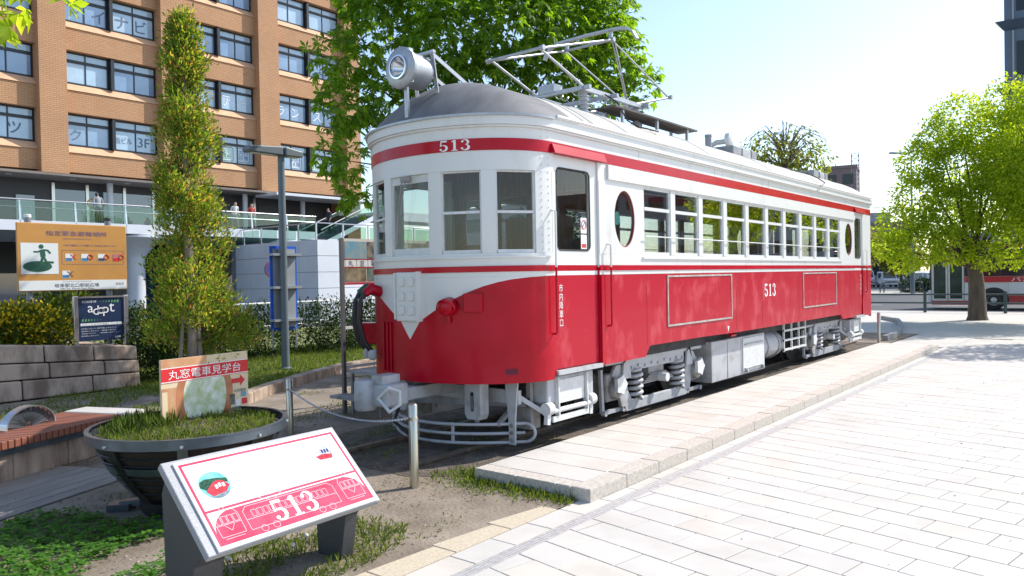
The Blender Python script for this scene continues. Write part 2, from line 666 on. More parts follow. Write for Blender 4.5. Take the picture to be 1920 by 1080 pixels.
# ---------------- retaining wall of big weathered blocks and the raised bed behind it
wall = thing("stone_wall", "weathered retaining wall of big stained stone blocks below the flower bed", "wall", (-14.25, 0, 0))
rs = random.Random(9)
for c in range(3):
    y = -2.0 + (0.37 if c % 2 else 0)
    while y < 6.55:
        L = rs.uniform(0.75, 1.25)
        y1 = min(y + L, 6.6)
        if 6.6 - y1 < 0.25:
            y1 = 6.6

        def ztop(yy):
            return 0.96 - (yy - 4.3) * 0.088
        h0 = [0, .36, .66, 1.0]
        z0a, z1a = h0[c] * ztop(y), h0[c + 1] * ztop(y)
        z0b, z1b = h0[c] * ztop(y1), h0[c + 1] * ztop(y1)
        g = 0.010
        fx = rs.uniform(-.015, .02) - 0.05 * c
        p = [(-.35, y + g, z0a + g), (fx, y + g, z0a + g), (fx, y1 - g, z0b + g), (-.35, y1 - g, z0b + g),
             (-.35, y + g, z1a - g), (fx - .03, y + g, z1a - g), (fx - .03, y1 - g, z1b - g), (-.35, y1 - g, z1b - g)]
        bevel(MB().hexa(p).build("stone_block", M_OLDST, wall), 0.022)
        y = y1
for c in range(3):                                   # the return running back from the corner
    x = 0.0
    for k in range(5):
        L = rs.uniform(.6, .9)
        z0, z1 = .76 * [0, .36, .66, 1.0][c], .76 * [0, .36, .66, 1.0][c + 1]
        a = -0.36 if k == 0 else x
        bevel(MB().box(a - L + .01, a - .01, 6.24, 6.595 - rs.uniform(0, .03), z0 + .01, z1 - .01).build("stone_block", M_OLDST, wall), 0.022)
        x = a - L
MB().box(-.34, -.15, -2, 6.5, 0, .70).build("joint_core", M_GAP, wall)
M_BED = mat("bed_soil", (0.10, 0.075, 0.05), 0.95, var=0.3, vscale=4, bump=0.7, bscale=20, bdist=0.03)
tag(MB().box(-24, -14.62, -6, 6.24, -0.1, 0.72).build("raised_bed", M_BED), kind="structure")
# ------------------------------------------------------------------ the tram
M_RED = mat("red_paint", (0.40, 0.0015, 0.012), 0.26, col2=(0.48, 0.004, 0.022), vscale=2.2, detail=8, coat=0.10, spec=.22, bump=0.2, bscale=2.6, bdist=0.02)
M_REDD = mat("seam_dark_red", (0.20, 0.004, 0.012), 0.5)
M_REDW = mat("faded_red_paint", (0.43, 0.003, 0.020), 0.36, col2=(0.52, 0.05, 0.068), vscale=3.4, detail=14, coat=0.08, spec=.25, bump=0.22, bscale=2.6, bdist=0.02, stretch=(1, 1, 0.6), ramp=(0.52, 0.66))
M_WHITE = mat("cream_white_paint", (0.69, 0.69, 0.665), 0.38, col2=(0.52, 0.50, 0.44), vscale=3.2, detail=11, coat=0.15, ramp=(0.56, 0.85), stretch=(1, 1, 0.22), bump=0.10, bscale=4, bdist=0.02)
M_ROOFC = mat("roof_cap_paint_with_shade", (0.17, 0.17, 0.175), 0.7, col2=(0.09, 0.09, 0.095), vscale=1.8, detail=10, stretch=(2.5, 1, .5), ramp=(0.42, 0.8), bump=0.12, bscale=30, bdist=0.005)  # grey paint of the front dome, with its shade mixed into the colour
M_ROOF = mat("roof_canvas_paint", (0.43, 0.42, 0.39), 0.75, col2=(0.30, 0.29, 0.27), vscale=1.6, detail=9, ramp=(0.45, 0.8), bump=0.12, bscale=30, bdist=0.005)
M_GREY = mat("light_grey_paint", (0.45, 0.46, 0.48), 0.5, col2=(0.25, 0.23, 0.205), ramp=(.50, .78), vscale=4.5, detail=11, bump=0.06, bscale=30, bdist=0.004)
M_GREYD = mat("worn_grey_paint", (0.31, 0.30, 0.295), 0.6, col2=(0.15, 0.125, 0.10), vscale=7, detail=9, ramp=(0.45, 0.75))
M_BLACK = mat("black_rubber", (0.018, 0.018, 0.02), 0.5)
M_WOOD = mat("varnished_wood", (0.26, 0.11, 0.045), 0.4, col2=(0.36, 0.17, 0.07), vscale=6, stretch=(4, 4, 0.5), coat=0.2)
M_WOODL = mat("light_wood_panel", (0.27, 0.15, 0.075), 0.5, var=0.2, vscale=6, stretch=(4, 4, .5))
M_SILVER = mat("silver_paint", (0.40, 0.41, 0.43), 0.36, metal=0.5, var=0.1, vscale=10)
M_CHROME = mat("polished_metal", (0.75, 0.75, 0.75), 0.12, metal=1.0)
M_GLASS = glass("tram_window_glass", (0.92, 0.95, 0.94), 2.3)
M_GLASSF = glass("cab_window_glass", (0.84, 0.87, 0.85), 0.9)
M_SEAT = mat("seat_moquette", (0.03, 0.10, 0.055), 0.9, var=0.2, vscale=30)
M_CEIL = mat("cream_ceiling", (0.60, 0.56, 0.48), 0.6)
M_FLOOR = mat("oiled_floor", (0.24, 0.16, 0.10), 0.6, var=0.2, vscale=8)
M_NUM = mat("white_lettering", (0.80, 0.80, 0.78), 0.5)
M_BLUE = mat("blue_cable", (0.02, 0.09, 0.42), 0.45)
M_STEELDK = mat("dark_wheel_steel", (0.10, 0.10, 0.105), 0.5, metal=0.5, var=0.2, vscale=6)

tram = thing("tram", "old red and white tram numbered 513 with round windows, standing beside the pale platform", "tram", (-6.11, 6.70, 0))
HW, ND, LS = 1.26, 0.947, 13.02
_t = np.linspace(0, PI / 2, 400)
_arc = np.concatenate([[0], np.cumsum(np.hypot(np.diff(HW * np.sin(_t)), np.diff(ND * np.cos(_t))))])
AQ = float(_arc[-1])
STOT = 2 * AQ + LS


def s_of_t(t):
    return float(np.interp(t, _t, _arc))


def OP(s, side=1, off=0.0):
    """point on the plan outline: s = arc length from the front tip (signed), off = outward offset"""
    sg = 1 if s >= 0 else -1
    s = abs(s)
    if s <= AQ or s >= AQ + LS:
        q = s if s <= AQ else STOT - s
        t = float(np.interp(q, _arc, _t))
        x, y = HW * math.sin(t), -ND * math.cos(t)
        n = Vector((math.sin(t) / HW, -math.cos(t) / ND))
        n.normalize()
        x += n.x * off
        y += n.y * off
        if s > AQ:
            y = LS - y
    else:
        x, y = HW + off, s - AQ
    return (x * side * sg, y)


def svals(s0, s1, step=0.07):
    br = {s0, s1}
    for b in (-AQ, AQ, AQ + LS):
        if s0 < b < s1:
            br.add(b)
    br = sorted(br)
    out = [br[0]]
    for a, b in zip(br, br[1:]):
        mid = abs((a + b) / 2)
        n = 1 if AQ <= mid <= AQ + LS else max(1, int((b - a) / step))
        out += [a + (b - a) * i / n for i in range(1, n + 1)]
    return out


def strip(mb, s0, s1, z0, z1, o0=0.0, o1=-0.04, side=1, chord=False, extra=()):
    """solid strip of the shell between two heights (numbers or functions of s)"""
    ss = [s0, s1] if chord else sorted(set(svals(s0, s1)) | {e for e in extra if s0 < e < s1})
    f0 = z0 if callable(z0) else (lambda s: z0)
    f1 = z1 if callable(z1) else (lambda s: z1)
    vs = []
    for s in ss:
        a = OP(s, side, o0)
        b = OP(s, side, o1)
        vs += [(*a, f0(s)), (*a, f1(s)), (*b, f1(s)), (*b, f0(s))]
    fs = []
    for i in range(len(ss) - 1):
        p, q = 4 * i, 4 * i + 4
        for j in range(4):
            fs.append((p + j, q + j, q + (j + 1) % 4, p + (j + 1) % 4))
    n = 4 * (len(ss) - 1)
    fs += [(0, 1, 2, 3), (n + 3, n + 2, n + 1, n)]
    mb.add(vs, fs)
    return mb


DOORS = [(0.03, 0.93), (11.72, 12.39)]
SEG = [(0.0, AQ + DOORS[0][0]), (AQ + DOORS[0][1], AQ + DOORS[1][0]), (AQ + DOORS[1][1], STOT)]


def zbot(s):
    y = abs(s) - AQ
    if y < -0.02:
        return 0.78
    if y < 0.02:
        return 0.80
    kx = [0.02, 2.0, 2.12, 3.6, 5.0, 9.9, 10.6, 10.75, LS, LS + 0.03]
    kz = [0.83, 0.84, 0.975, 0.975, 0.955, 0.955, 0.955, 0.85, 0.84, 0.80]
    return float(np.interp(y, kx, kz))


EX = [AQ + v for v in (-0.02, 0.02, 2.0, 2.12, 3.6, 5.0, 9.9, 10.6, 10.75, LS - 0.01, LS + .03)]
# lower body: front apron, side panels, rear apron
strip(MB(), -SEG[0][1], SEG[0][1], zbot, 1.91, extra=EX + [-e for e in EX]).build("front_apron", M_RED, tram, 40)
for sd in (1, -1):
    strip(MB(), SEG[1][0], SEG[1][1], zbot, 1.91, side=sd, extra=EX).build("side_panel", M_REDW, tram, 40)
mb = MB()
for sd in (1, -1):
    strip(mb, SEG[2][0], SEG[2][1], zbot, 1.91, side=sd, extra=EX)
mb.build("rear_apron", M_REDW, tram, 40)


def loop(name, z0, z1, o0, o1, m, segs=SEG, smooth=40):
    mb = MB()
    for (a, b) in segs:
        if a == 0.0:
            strip(mb, -b, b, z0, z1, o0, o1)
        else:
            for sd in (1, -1):
                strip(mb, a, b, z0, z1, o0, o1, sd)
    return mb.build(name, m, tram, smooth)


FULL = [(0.0, STOT)]
loop("belt_line", 1.911, 1.960, 0.003, -0.04, M_WHITE)
loop("belt_stripe", 1.961, 2.022, 0.014, -0.04, M_RED)
loop("window_sill", 2.023, 2.155, 0.002, -0.05, M_WHITE)
loop("sill_ledge", 2.105, 2.125, 0.022, 0.003, M_WHITE, [(0.0, AQ - .05), (AQ + 1.95, AQ + 10.7)])
# window header, red band, frieze, gutter
loop("window_header", 3.03, 3.235, 0.0, -0.05, M_WHITE)
for sd in (1, -1):
    strip(MB(), AQ + 1.12, AQ + 11.68, 3.05, 3.225, 0.03, 0.001, sd).build("drip_board", M_WHITE, tram)
loop("red_band", 3.236, 3.36, 0.010, -0.05, M_RED, FULL)
loop("frieze", 3.361, 3.50, 0.0, -0.05, M_WHITE, FULL)
loop("gutter", 3.50, 3.60, 0.05, -0.05, M_WHITE, FULL)
loop("gutter_lip", 3.588, 3.612, 0.075, 0.0, M_SILVER, [(0.0, AQ - .02)])
loop("gutter_bead", 3.478, 3.498, 0.028, 0.001, M_WHITE, FULL)

# white moustache panel with its V on the front apron
VS = [0, .15, .30, .45, .6, .75, .9, 1.05, 1.2, 1.4, 1.6, AQ]
VZ = [1.24, 1.44, 1.53, 1.615, 1.69, 1.755, 1.81, 1.85, 1.878, 1.898, 1.907, 1.9095]
strip(MB(), -AQ, AQ, lambda s: float(np.interp(abs(s), VS, VZ)), 1.910, 0.004, 0.0005, extra=[0.0] + VS + [-v for v in VS[1:]]).build("white_chevron", M_WHITE, tram, 40)

# roof: rings from the outline up to the spine
RH, RZ = 0.565, 3.60
NR = 20
plan = []
for sd in (1, -1):
    ss = svals(0.0, STOT, 0.06)
    ss2 = []
    for a, b in zip(ss, ss[1:]):
        k = max(1, int((b - a) / 0.5))
        ss2 += [a + (b - a) * i / k for i in range(k)]
    ss2.append(ss[-1])
    pl = [OP(s, sd, 0.04) for s in ss2]
    plan += pl[:-1] if sd == 1 else pl[::-1][:-1]
vs_, fs_ = [], []
for k in range(NR + 1):
    t = k / NR
    lat = 1 - t
    z = RZ + RH * (1 - lat ** 2.05)
    for (x, y) in plan:
        sy_ = min(max(y, -0.1), LS + 0.1)
        vs_.append((x * lat, sy_ + (y - sy_) * lat, z))
n = len(plan)
for k in range(NR):
    for j in range(n):
        fs_.append((k * n + j, k * n + (j + 1) % n, (k + 1) * n + (j + 1) % n, (k + 1) * n + j))
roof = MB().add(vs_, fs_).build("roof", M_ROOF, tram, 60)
bm = bmesh.new()
bm.from_mesh(roof.data)
bmesh.ops.remove_doubles(bm, verts=bm.verts, dist=0.0005)
bm.to_mesh(roof.data)
bm.free()
roof.data.shade_smooth()
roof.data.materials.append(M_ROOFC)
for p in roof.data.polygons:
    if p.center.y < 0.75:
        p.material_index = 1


def roof_pt(x, y, up_=0.0):
    """point on the straight part of the roof"""
    l = min(1.0, abs(x) / (HW + .04))
    return (x, y, RZ + RH * (1 - l ** 2.05) + up_)


# roof seams
for y in (0.75, 0.95, 1.75, 4.2, 6.8, 9.4, 12.0):
    MB().tube([roof_pt(x, y, 0.001) for x in np.linspace(-1.27, 1.27, 25)], 0.006, 6).build("roof_seam", M_ROOF, roof)
for sd in (1, -1):
    MB().tube([(sd * 1.325, 0.02, 3.625), (sd * 1.325, LS - .02, 3.625)], 0.022, 8).build("roof_edge_bead", M_WHITE, roof, 40)

# ---------------- front and rear windows
WT = [(-1.313, -0.878), (-0.7415, -0.359), (-0.238, 0.238), (0.359, 0.7415), (0.878, 1.313)]
M_FRAME = mat("window_frame_white", (0.64, 0.65, 0.64), 0.45, var=0.08, vscale=12)


def end_point(s, rear, off):
    x, y = OP(s, 1, off)
    return (x, y if not rear else LS - y)


def end_strip(mb, s0, s1, z0, z1, o0, o1, rear, chord=False):
    ss = [s0, s1] if chord else svals(s0, s1)
    vs = []
    for s in ss:
        a, b = end_point(s, rear, o0), end_point(s, rear, o1)
        vs += [(*a, z0), (*a, z1), (*b, z1), (*b, z0)]
    fs = []
    for i in range(len(ss) - 1):
        p, q = 4 * i, 4 * i + 4
        fs += [(p + j, q + j, q + (j + 1) % 4, p + (j + 1) % 4) for j in range(4)]
    k = 4 * (len(ss) - 1)
    fs += [(0, 1, 2, 3), (k + 3, k + 2, k + 1, k)]
    mb.add(vs, fs)
    return mb


def sgn_s(t):
    return math.copysign(s_of_t(abs(t)), t)


for rear in (False, True):
    edges = [-AQ + 0.0] + [sgn_s(t) for w in WT for t in w] + [AQ]
    for i in range(0, len(edges), 2):
        a, b = edges[i], edges[i + 1]
        end_strip(MB(), a, b, 2.156, 3.029, 0.0, -0.06, rear).build("window_pillar", M_WHITE, tram, 40)
    for i, w in enumerate(WT):
        a, b = sgn_s(w[0]), sgn_s(w[1])
        mb = MB()
        fw = 0.018
        o0, o1 = (-0.022, -0.05)
        end_strip(mb, a, a + fw, 2.156, 3.029, o0, o1, rear, True)
        end_strip(mb, b - fw, b, 2.156, 3.029, o0, o1, rear, True)
        if i == 2 and not rear:                      # centre window: one drop light in a cream wooden frame
            end_strip(mb, a + fw, b - fw, 2.156, 2.235, o0, o1, rear, True)
            end_strip(mb, a + fw, b - fw, 2.945, 3.029, o0, o1, rear, True)
        else:
            end_strip(mb, a + fw, b - fw, 2.156, 2.195, o0 + .014, o1, rear, True)
            end_strip(mb, a + fw, b - fw, 3.012, 3.029, o0, o1, rear, True)
            end_strip(mb, a + fw, b - fw, 2.578, 2.606, o0 + .008, o1, rear, True)
        w_o = mb.build("cab_window", M_FRAME, tram)
        end_strip(MB(), a + .01, b - .01, 2.16, 3.025, -0.034, -0.038, rear, True).build("pane", M_GLASSF, w_o)
        if i == 2:
            x0 = -0.10
            mbw = MB()
            yy = -ND - 0.03 if not rear else LS + ND + 0.03
            mbw.tube([(x0 + .05, yy, 2.985), (x0 - .02, yy, 2.62), (x0 - .03, yy, 2.45)], 0.008, 6)
            mbw.tube([(x0 + .10, yy, 2.985), (x0 + .01, yy, 2.60)], 0.007, 6)
            mbw.box(x0 + .03, x0 + .13, yy - .01, yy + .05, 2.96, 3.02)
            mbw.bar((x0 - .02, yy + .006, 2.62), (x0 - .06, yy + .006, 2.28), 0.012, 0.02)
            mbw.build("wiper", M_GREYD, w_o)

# rivets on the corner posts
for sd in (1, -1):
    mb = MB()
    for dz in np.arange(2.2, 3.5, 0.075):
        for ds in (-0.06, -0.16):
            p = OP(AQ + ds, sd, 0.001)
            if 3.23 < dz < 3.37:
                continue
            mb.lathe([(0.009, 0), (0.006, 0.006)], (*p, dz), (sd, 0, 0), 6)
    tag(mb.build("rivets", M_WHITE, tram), kind="stuff")

# ---------------- side windows
WIN = [(2.01 + 0.871 * i, 2.75 + 0.871 * i) for i in range(10)]
for sd in (1, -1):
    gaps = [WIN[i][1] for i in range(9)]
    for i in range(9):
        strip(MB(), AQ + WIN[i][1], AQ + WIN[i + 1][0], 2.156, 3.029, 0.004, -0.06, sd).build("window_pillar", M_WHITE, tram)
    for i, (a, b) in enumerate(WIN):
        mb = MB()
        s0, s1 = AQ + a, AQ + b
        strip(mb, s0, s0 + .028, 2.156, 3.029, -0.012, -0.05, sd)
        strip(mb, s1 - .028, s1, 2.156, 3.029, -0.012, -0.05, sd)
        strip(mb, s0 + .028, s1 - .028, 2.156, 2.195, -0.012, -0.05, sd)
        strip(mb, s0 + .028, s1 - .028, 2.735, 2.778, -0.006, -0.05, sd)
        strip(mb, s0 + .028, s1 - .028, 3.005, 3.029, -0.012, -0.05, sd)
        w_o = mb.build("side_window", M_FRAME, tram)
        for (za, zb, oo) in ((2.19, 2.74, -0.030), (2.775, 3.01, -0.022)):
            strip(MB(), s0 + .02, s1 - .02, za, zb, oo, oo - .004, sd).build("pane", M_GLASS, w_o)
    gr = MB().tube([(sd * (HW + .035), WIN[0][0] - .02, 2.395), (sd * (HW + .035), WIN[9][1] + .1, 2.395)], 0.008, 6)
    gr.build("guard_rail", M_FRAME, tram)


# ---------------- panels with an oval window
def oval_panel(y0, y1, cy, cz, ry, rz, sd, name="oval_panel"):
    N = 48
    rect, ell = [], []
    for k in range(N):
        a = 2 * PI * k / N
        c, s_ = math.cos(a), math.sin(a)
        ell.append((cy + ry * c, cz + rz * s_))
        ty = ((y1 - cy) if c > 0 else (cy - y0)) / max(abs(c), 1e-6)
        tz = ((3.029 - cz) if s_ > 0 else (cz - 2.156)) / max(abs(s_), 1e-6)
        t = min(ty, tz)
        rect.append((cy + t * c, cz + t * s_))
    # snap the nearest ring points to the corners
    for (qy, qz) in ((y0, 2.156), (y1, 2.156), (y0, 3.029), (y1, 3.029)):
        j = min(range(N), key=lambda i: (rect[i][0] - qy) ** 2 + (rect[i][1] - qz) ** 2)
        rect[j] = (qy, qz)
    xo, xi = sd * HW, sd * (HW - 0.05)
    vs = [(xo, *p) for p in rect] + [(xo, *p) for p in ell] + [(xi, *p) for p in rect] + [(xi, *p) for p in ell]
    fs = []
    for i in range(N):
        j = (i + 1) % N
        fs += [(i, j, N + j, N + i), (2 * N + i, 3 * N + i, 3 * N + j, 2 * N + j), (N + i, N + j, 3 * N + j, 3 * N + i), (i, 2 * N + i, 2 * N + j, j)]
    p_o = MB().add(vs, fs).build(name, M_WHITE, tram)
    ring = MB()
    ring.tube([(sd * (HW - .014), cy + (ry - .008) * math.cos(2 * PI * k / N), cz + (rz - .008) * math.sin(2 * PI * k / N)) for k in range(N)], 0.010, 6, closed=True)
    ring.build("oval_window_rim", M_REDD, p_o, 60)
    MB().prism([((ry - .006) * math.cos(2 * PI * k / N), (rz - .006) * math.sin(2 * PI * k / N)) for k in range(N)],
               (sd * (HW - .03), cy, cz), (0, 1, 0), (0, 0, 1), 0.004).build("pane", M_GLASS, p_o)
    return p_o


M_STICK = mat("teal_sticker", (0.05, 0.30, 0.26), 0.5)
for sd in (1, -1):
    p1 = oval_panel(1.085, 2.01, 1.53, 2.595, 0.245, 0.35, sd)
    oval_panel(10.59, 11.70, 11.25, 2.60, 0.27, 0.36, sd)
    if sd == 1:
        MB().prism([(.07 * math.cos(2 * PI * k / 20), .085 * math.sin(2 * PI * k / 20)) for k in range(20)],
                   (HW - .036, 1.40, 2.60), (0, 1, 0), (0, 0, 1), 0.002).build("sticker", M_STICK, p1)

# ---------------- doors
M_STICKW = mat("notice_white", (0.75, 0.75, 0.73), 0.6)
M_STICKR = mat("notice_red", (0.55, 0.05, 0.04), 0.6)
M_STICKB = mat("notice_blue", (0.12, 0.16, 0.45), 0.6)


def rrect(w, h, r, n=6):
    pts = []
    for (cx, cy, a0) in ((w - r, h - r, 0), (-w + r, h - r, 90), (-w + r, -h + r, 180), (w - r, -h + r, 270)):
        for k in range(n + 1):
            a = math.radians(a0 + 90 * k / n)
            pts.append((cx + r * math.cos(a), cy + r * math.sin(a)))
    return pts


def door(y0, y1, wy0, wy1, wz0, wz1, sd):
    xo = sd * (HW - 0.022)
    xi = sd * (HW - 0.062)
    # upper leaf with rounded window opening
    cy, cz = (wy0 + wy1) / 2, (wz0 + wz1) / 2
    inner = [(cy + p[0], cz + p[1]) for p in rrect((wy1 - wy0) / 2, (wz1 - wz0) / 2, 0.07)]
    N = len(inner)
    Y0, Y1, Z0, Z1 = y0 + .008, y1 - .008, 2.024, 3.235
    outer = []
    for (py, pz) in inner:
        c, s_ = py - cy, pz - cz
        ty = ((Y1 - cy) if c > 0 else (cy - Y0)) / max(abs(c), 1e-6)
        tz = ((Z1 - cz) if s_ > 0 else (cz - Z0)) / max(abs(s_), 1e-6)
        t = min(ty, tz)
        outer.append((cy + t * c, cz + t * s_))
    for (qy, qz) in ((Y0, Z0), (Y1, Z0), (Y0, Z1), (Y1, Z1)):
        j = min(range(N), key=lambda i: (outer[i][0] - qy) ** 2 + (outer[i][1] - qz) ** 2)
        outer[j] = (qy, qz)
    vs = [(xo, *p) for p in outer] + [(xo, *p) for p in inner] + [(xi, *p) for p in outer] + [(xi, *p) for p in inner]
    fs = []
    for i in range(N):
        j = (i + 1) % N
        fs += [(i, j, N + j, N + i), (2 * N + i, 3 * N + i, 3 * N + j, 2 * N + j), (N + i, N + j, 3 * N + j, 3 * N + i), (i, 2 * N + i, 2 * N + j, j)]
    d = MB().add(vs, fs).build("door", M_WHITE, tram)
    MB().box(min(xo, xi), max(xo, xi), Y0, Y1, 0.88, 1.91).build("lower_panel", M_REDW, d)
    MB().box(min(xo, xi), max(xo, xi), Y0, Y1, 1.911, 1.960).build("belt_line", M_WHITE, d)
    MB().box(min(xo, xi) - .002, max(xo, xi) + .002, Y0, Y1, 1.961, 2.0235).build("belt_stripe", M_RED, d)
    MB().prism([(p[0] - cy, p[1] - cz) for p in inner], (sd * (HW - .045), cy, cz), (0, 1, 0), (0, 0, 1), 0.004).build("pane", M_GLASSF, d)
    ring = MB().tube([(sd * (HW - .023), *p) for p in inner], 0.009, 6, closed=True)
    ring.build("window_rubber", M_BLACK, d)
    # jambs, threshold and the hood over the door
    for yy in (y0 - .0, y1 + .0):
        jm = MB()
        jm.box(min(sd * HW, sd * (HW - .14)), max(sd * HW, sd * (HW - .14)) - (.001 if sd > 0 else 0), yy - .006, yy + .006, 2.0, 3.235)
        jm.build("jamb", M_WHITE, d)
    for yy in (y0, y1):
        jr = MB()
        jr.box(min(sd * HW, sd * (HW - .14)), max(sd * HW, sd * (HW - .14)) - (.001 if sd > 0 else 0), yy - .006, yy + .006, 0.84, 1.999)
        jr.build("lower_jamb", M_RED, d)
    MB().box(min(sd * (HW + .03), sd * (HW - .1)), max(sd * (HW + .03), sd * (HW - .1)), y0, y1, 0.82, 0.868).build("threshold", M_GREY, d)
    MB().hexa([(sd * (HW + .011), y0 - .05, 3.24), (sd * (HW + .07), y0 - .05, 3.235), (sd * (HW + .07), y1 + .1, 3.235), (sd * (HW + .011), y1 + .1, 3.24),
               (sd * (HW + .011), y0 - .05, 3.335), (sd * (HW + .03), y0 - .05, 3.335), (sd * (HW + .03), y1 + .1, 3.335), (sd * (HW + .011), y1 + .1, 3.335)]).build("rain_hood", M_RED, d)
    return d


def handrail(y, z0, z1, sd, parent):
    """upright grab rail, white above the belt and red below"""
    x0, x = sd * (HW - .005), sd * (HW + .055)
    zm = 2.0
    h = MB().tube([(x0, y, z1), (x, y, z1 - .015), (x, y, zm)], 0.012, 8).build("grab_rail", M_WHITE, parent, 50)
    MB().tube([(x, y, zm), (x, y, z0 + .02), (sd * (HW + .045), y, z0 - .0), (x0, y, z0 - .005)], 0.012, 8).build("lower_grab_rail", M_RED, parent, 50)


for sd in (1, -1):
    d1 = door(0.03, 0.93, 0.11, 0.77, 2.19, 3.10, sd)
    d2 = door(11.72, 12.39, 11.82, 12.29, 2.19, 3.10, sd)
    strip(MB(), AQ + 0.931, AQ + 1.084, 2.156, 3.029, 0.006, -0.05, sd).build("door_post", M_WHITE, tram)
    strip(MB(), AQ + 11.70, AQ + 11.719, 2.156, 3.029, 0.002, -0.05, sd).build("door_post", M_WHITE, tram)
    strip(MB(), AQ + 12.391, AQ + LS, 2.156, 3.029, 0.002, -0.05, sd).build("door_post", M_WHITE, tram)
    strip(MB(), AQ + .0, AQ + 0.029, 2.156, 3.029, 0.002, -0.05, sd).build("door_post", M_WHITE, tram)
    # red pilaster beside the door
    strip(MB(), AQ + 0.94, AQ + 1.02, 0.85, 1.905, 0.02, 0.001, sd).build("door_post_cover", M_RED, tram)
    handrail(-0.02, 1.28, 2.62, sd, tram)
    handrail(1.10, 1.30, 2.28, sd, tram)
    handrail(12.55, 1.4, 2.4, sd, tram)
    if sd == 1:
        bx = HW - .034
        for (ya, yb, za, zb, mm) in ((.60, .72, 2.39, 2.57, M_STICKW), (.60, .72, 2.21, 2.375, M_STICKW)):
            MB().box(bx - .002, bx, ya, yb, za, zb).build("notice", mm, d1)
        MB().box(bx, bx + .001, .615, .705, 2.225, 2.27).build("notice_mark", M_STICKR, d1)
        MB().tube([(bx + .001, .66 + .045 * math.cos(a), 2.49 + .05 * math.sin(a)) for a in np.linspace(0, 2 * PI, 16, endpoint=False)], .006, 5, True).build("notice_mark", M_STICKR, d1)
        MB().bar((bx + .001, .63, 2.46), (bx + .001, .69, 2.53), .004, .012, (1, 0, 0)).build("notice_mark", M_STICKB, d1)
        text("door_lettering", "市\n内\n降\n車\n口", M_NUM, d1, (HW - .0215, 0.165, 1.58), (0, 1, 0), (0, 0, 1), 0.47, 0.072, 0.002, 1.0)
        text("door_lettering", "市\n内\n乗\n車\n口", M_NUM, d2, (HW - .0215, 12.29, 1.58), (0, 1, 0), (0, 0, 1), 0.47, 0.072, 0.002, 1.0)

# ---------------- hatches on the visible side
M_BEAD = mat("hatch_bead", (0.42, 0.38, 0.35), 0.5, var=0.2, vscale=10)
for (ya, yb, za, zb) in ((2.61, 4.76, 1.19, 1.885), (8.14, 10.28, 1.20, 1.88)):
    fr = MB()
    w = 0.024
    xa, xb = HW + .0005, HW + .014
    fr.box(xa, xb, ya, yb, za, za + w).box(xa, xb, ya, yb, zb - w, zb).box(xa, xb, ya, ya + w, za + w, zb - w).box(xa, xb, yb - w, yb, za + w, zb - w)
    h = fr.build("side_hatch", M_BEAD, tram)
    MB().box(HW + .0005, HW + .004, ya + w + .004, yb - w - .004, za + w + .004, zb - w - .004).build("hatch_panel", M_REDW, h)


# panel seams on the sides
for sd in (1, -1):
    for y in (2.05, 4.95, 6.05, 7.9, 10.45, 11.4):
        strip(MB(), AQ + y, AQ + y + .005, 0.99, 1.905, 0.0015, 0.0003, sd).build("panel_seam", M_REDD, tram)
    for y in (1.9, 4.2, 6.4, 8.7, 11.0):
        strip(MB(), AQ + y, AQ + y + .006, 3.365, 3.50, 0.0015, 0.0003, sd).build("panel_seam", M_GREYD, tram)

# ---------------- the number 513 in slab-serif figures
def ribbon(mb, pts, ws, ext, P3):
    """stroke of varying width in the plane mapped by P3(u,v,d)"""
    k = len(pts)
    L, R_ = [], []
    for i, p in enumerate(pts):
        a = pts[max(0, i - 1)]
        b = pts[min(k - 1, i + 1)]
        t = Vector((b[0] - a[0], b[1] - a[1]))
        t.normalize()
        n = Vector((-t.y, t.x)) * ws[i] / 2
        L.append((p[0] + n.x, p[1] + n.y))
        R_.append((p[0] - n.x, p[1] - n.y))
    vs = [P3(*q, ext) for q in L] + [P3(*q, ext) for q in R_]
    vs += [P3(*q, 0) for q in L] + [P3(*q, 0) for q in R_]
    fs = []
    for i in range(k - 1):
        fs += [(i, i + 1, k + i + 1, k + i), (2 * k + i, 2 * k + i + 1, i + 1, i), (k + i, k + i + 1, 3 * k + i + 1, 3 * k + i)]
    fs += [(0, k, 3 * k, 2 * k), (k - 1, 2 * k - 1, 4 * k - 1, 3 * k - 1)]
    mb.add(vs, fs)


def arc(cx, cy, rx, ry, a0, a1, n=14):
    return [(cx + rx * math.cos(math.radians(a0 + (a1 - a0) * i / n)), cy + ry * math.sin(math.radians(a0 + (a1 - a0) * i / n))) for i in range(n + 1)]


def blob(mb, cx, cy, r, ext, P3):
    n = 12
    c = [(cx + r * math.cos(2 * PI * k / n), cy + r * math.sin(2 * PI * k / n)) for k in range(n)]
    mb.add([P3(*q, ext) for q in c], [tuple(range(n))])


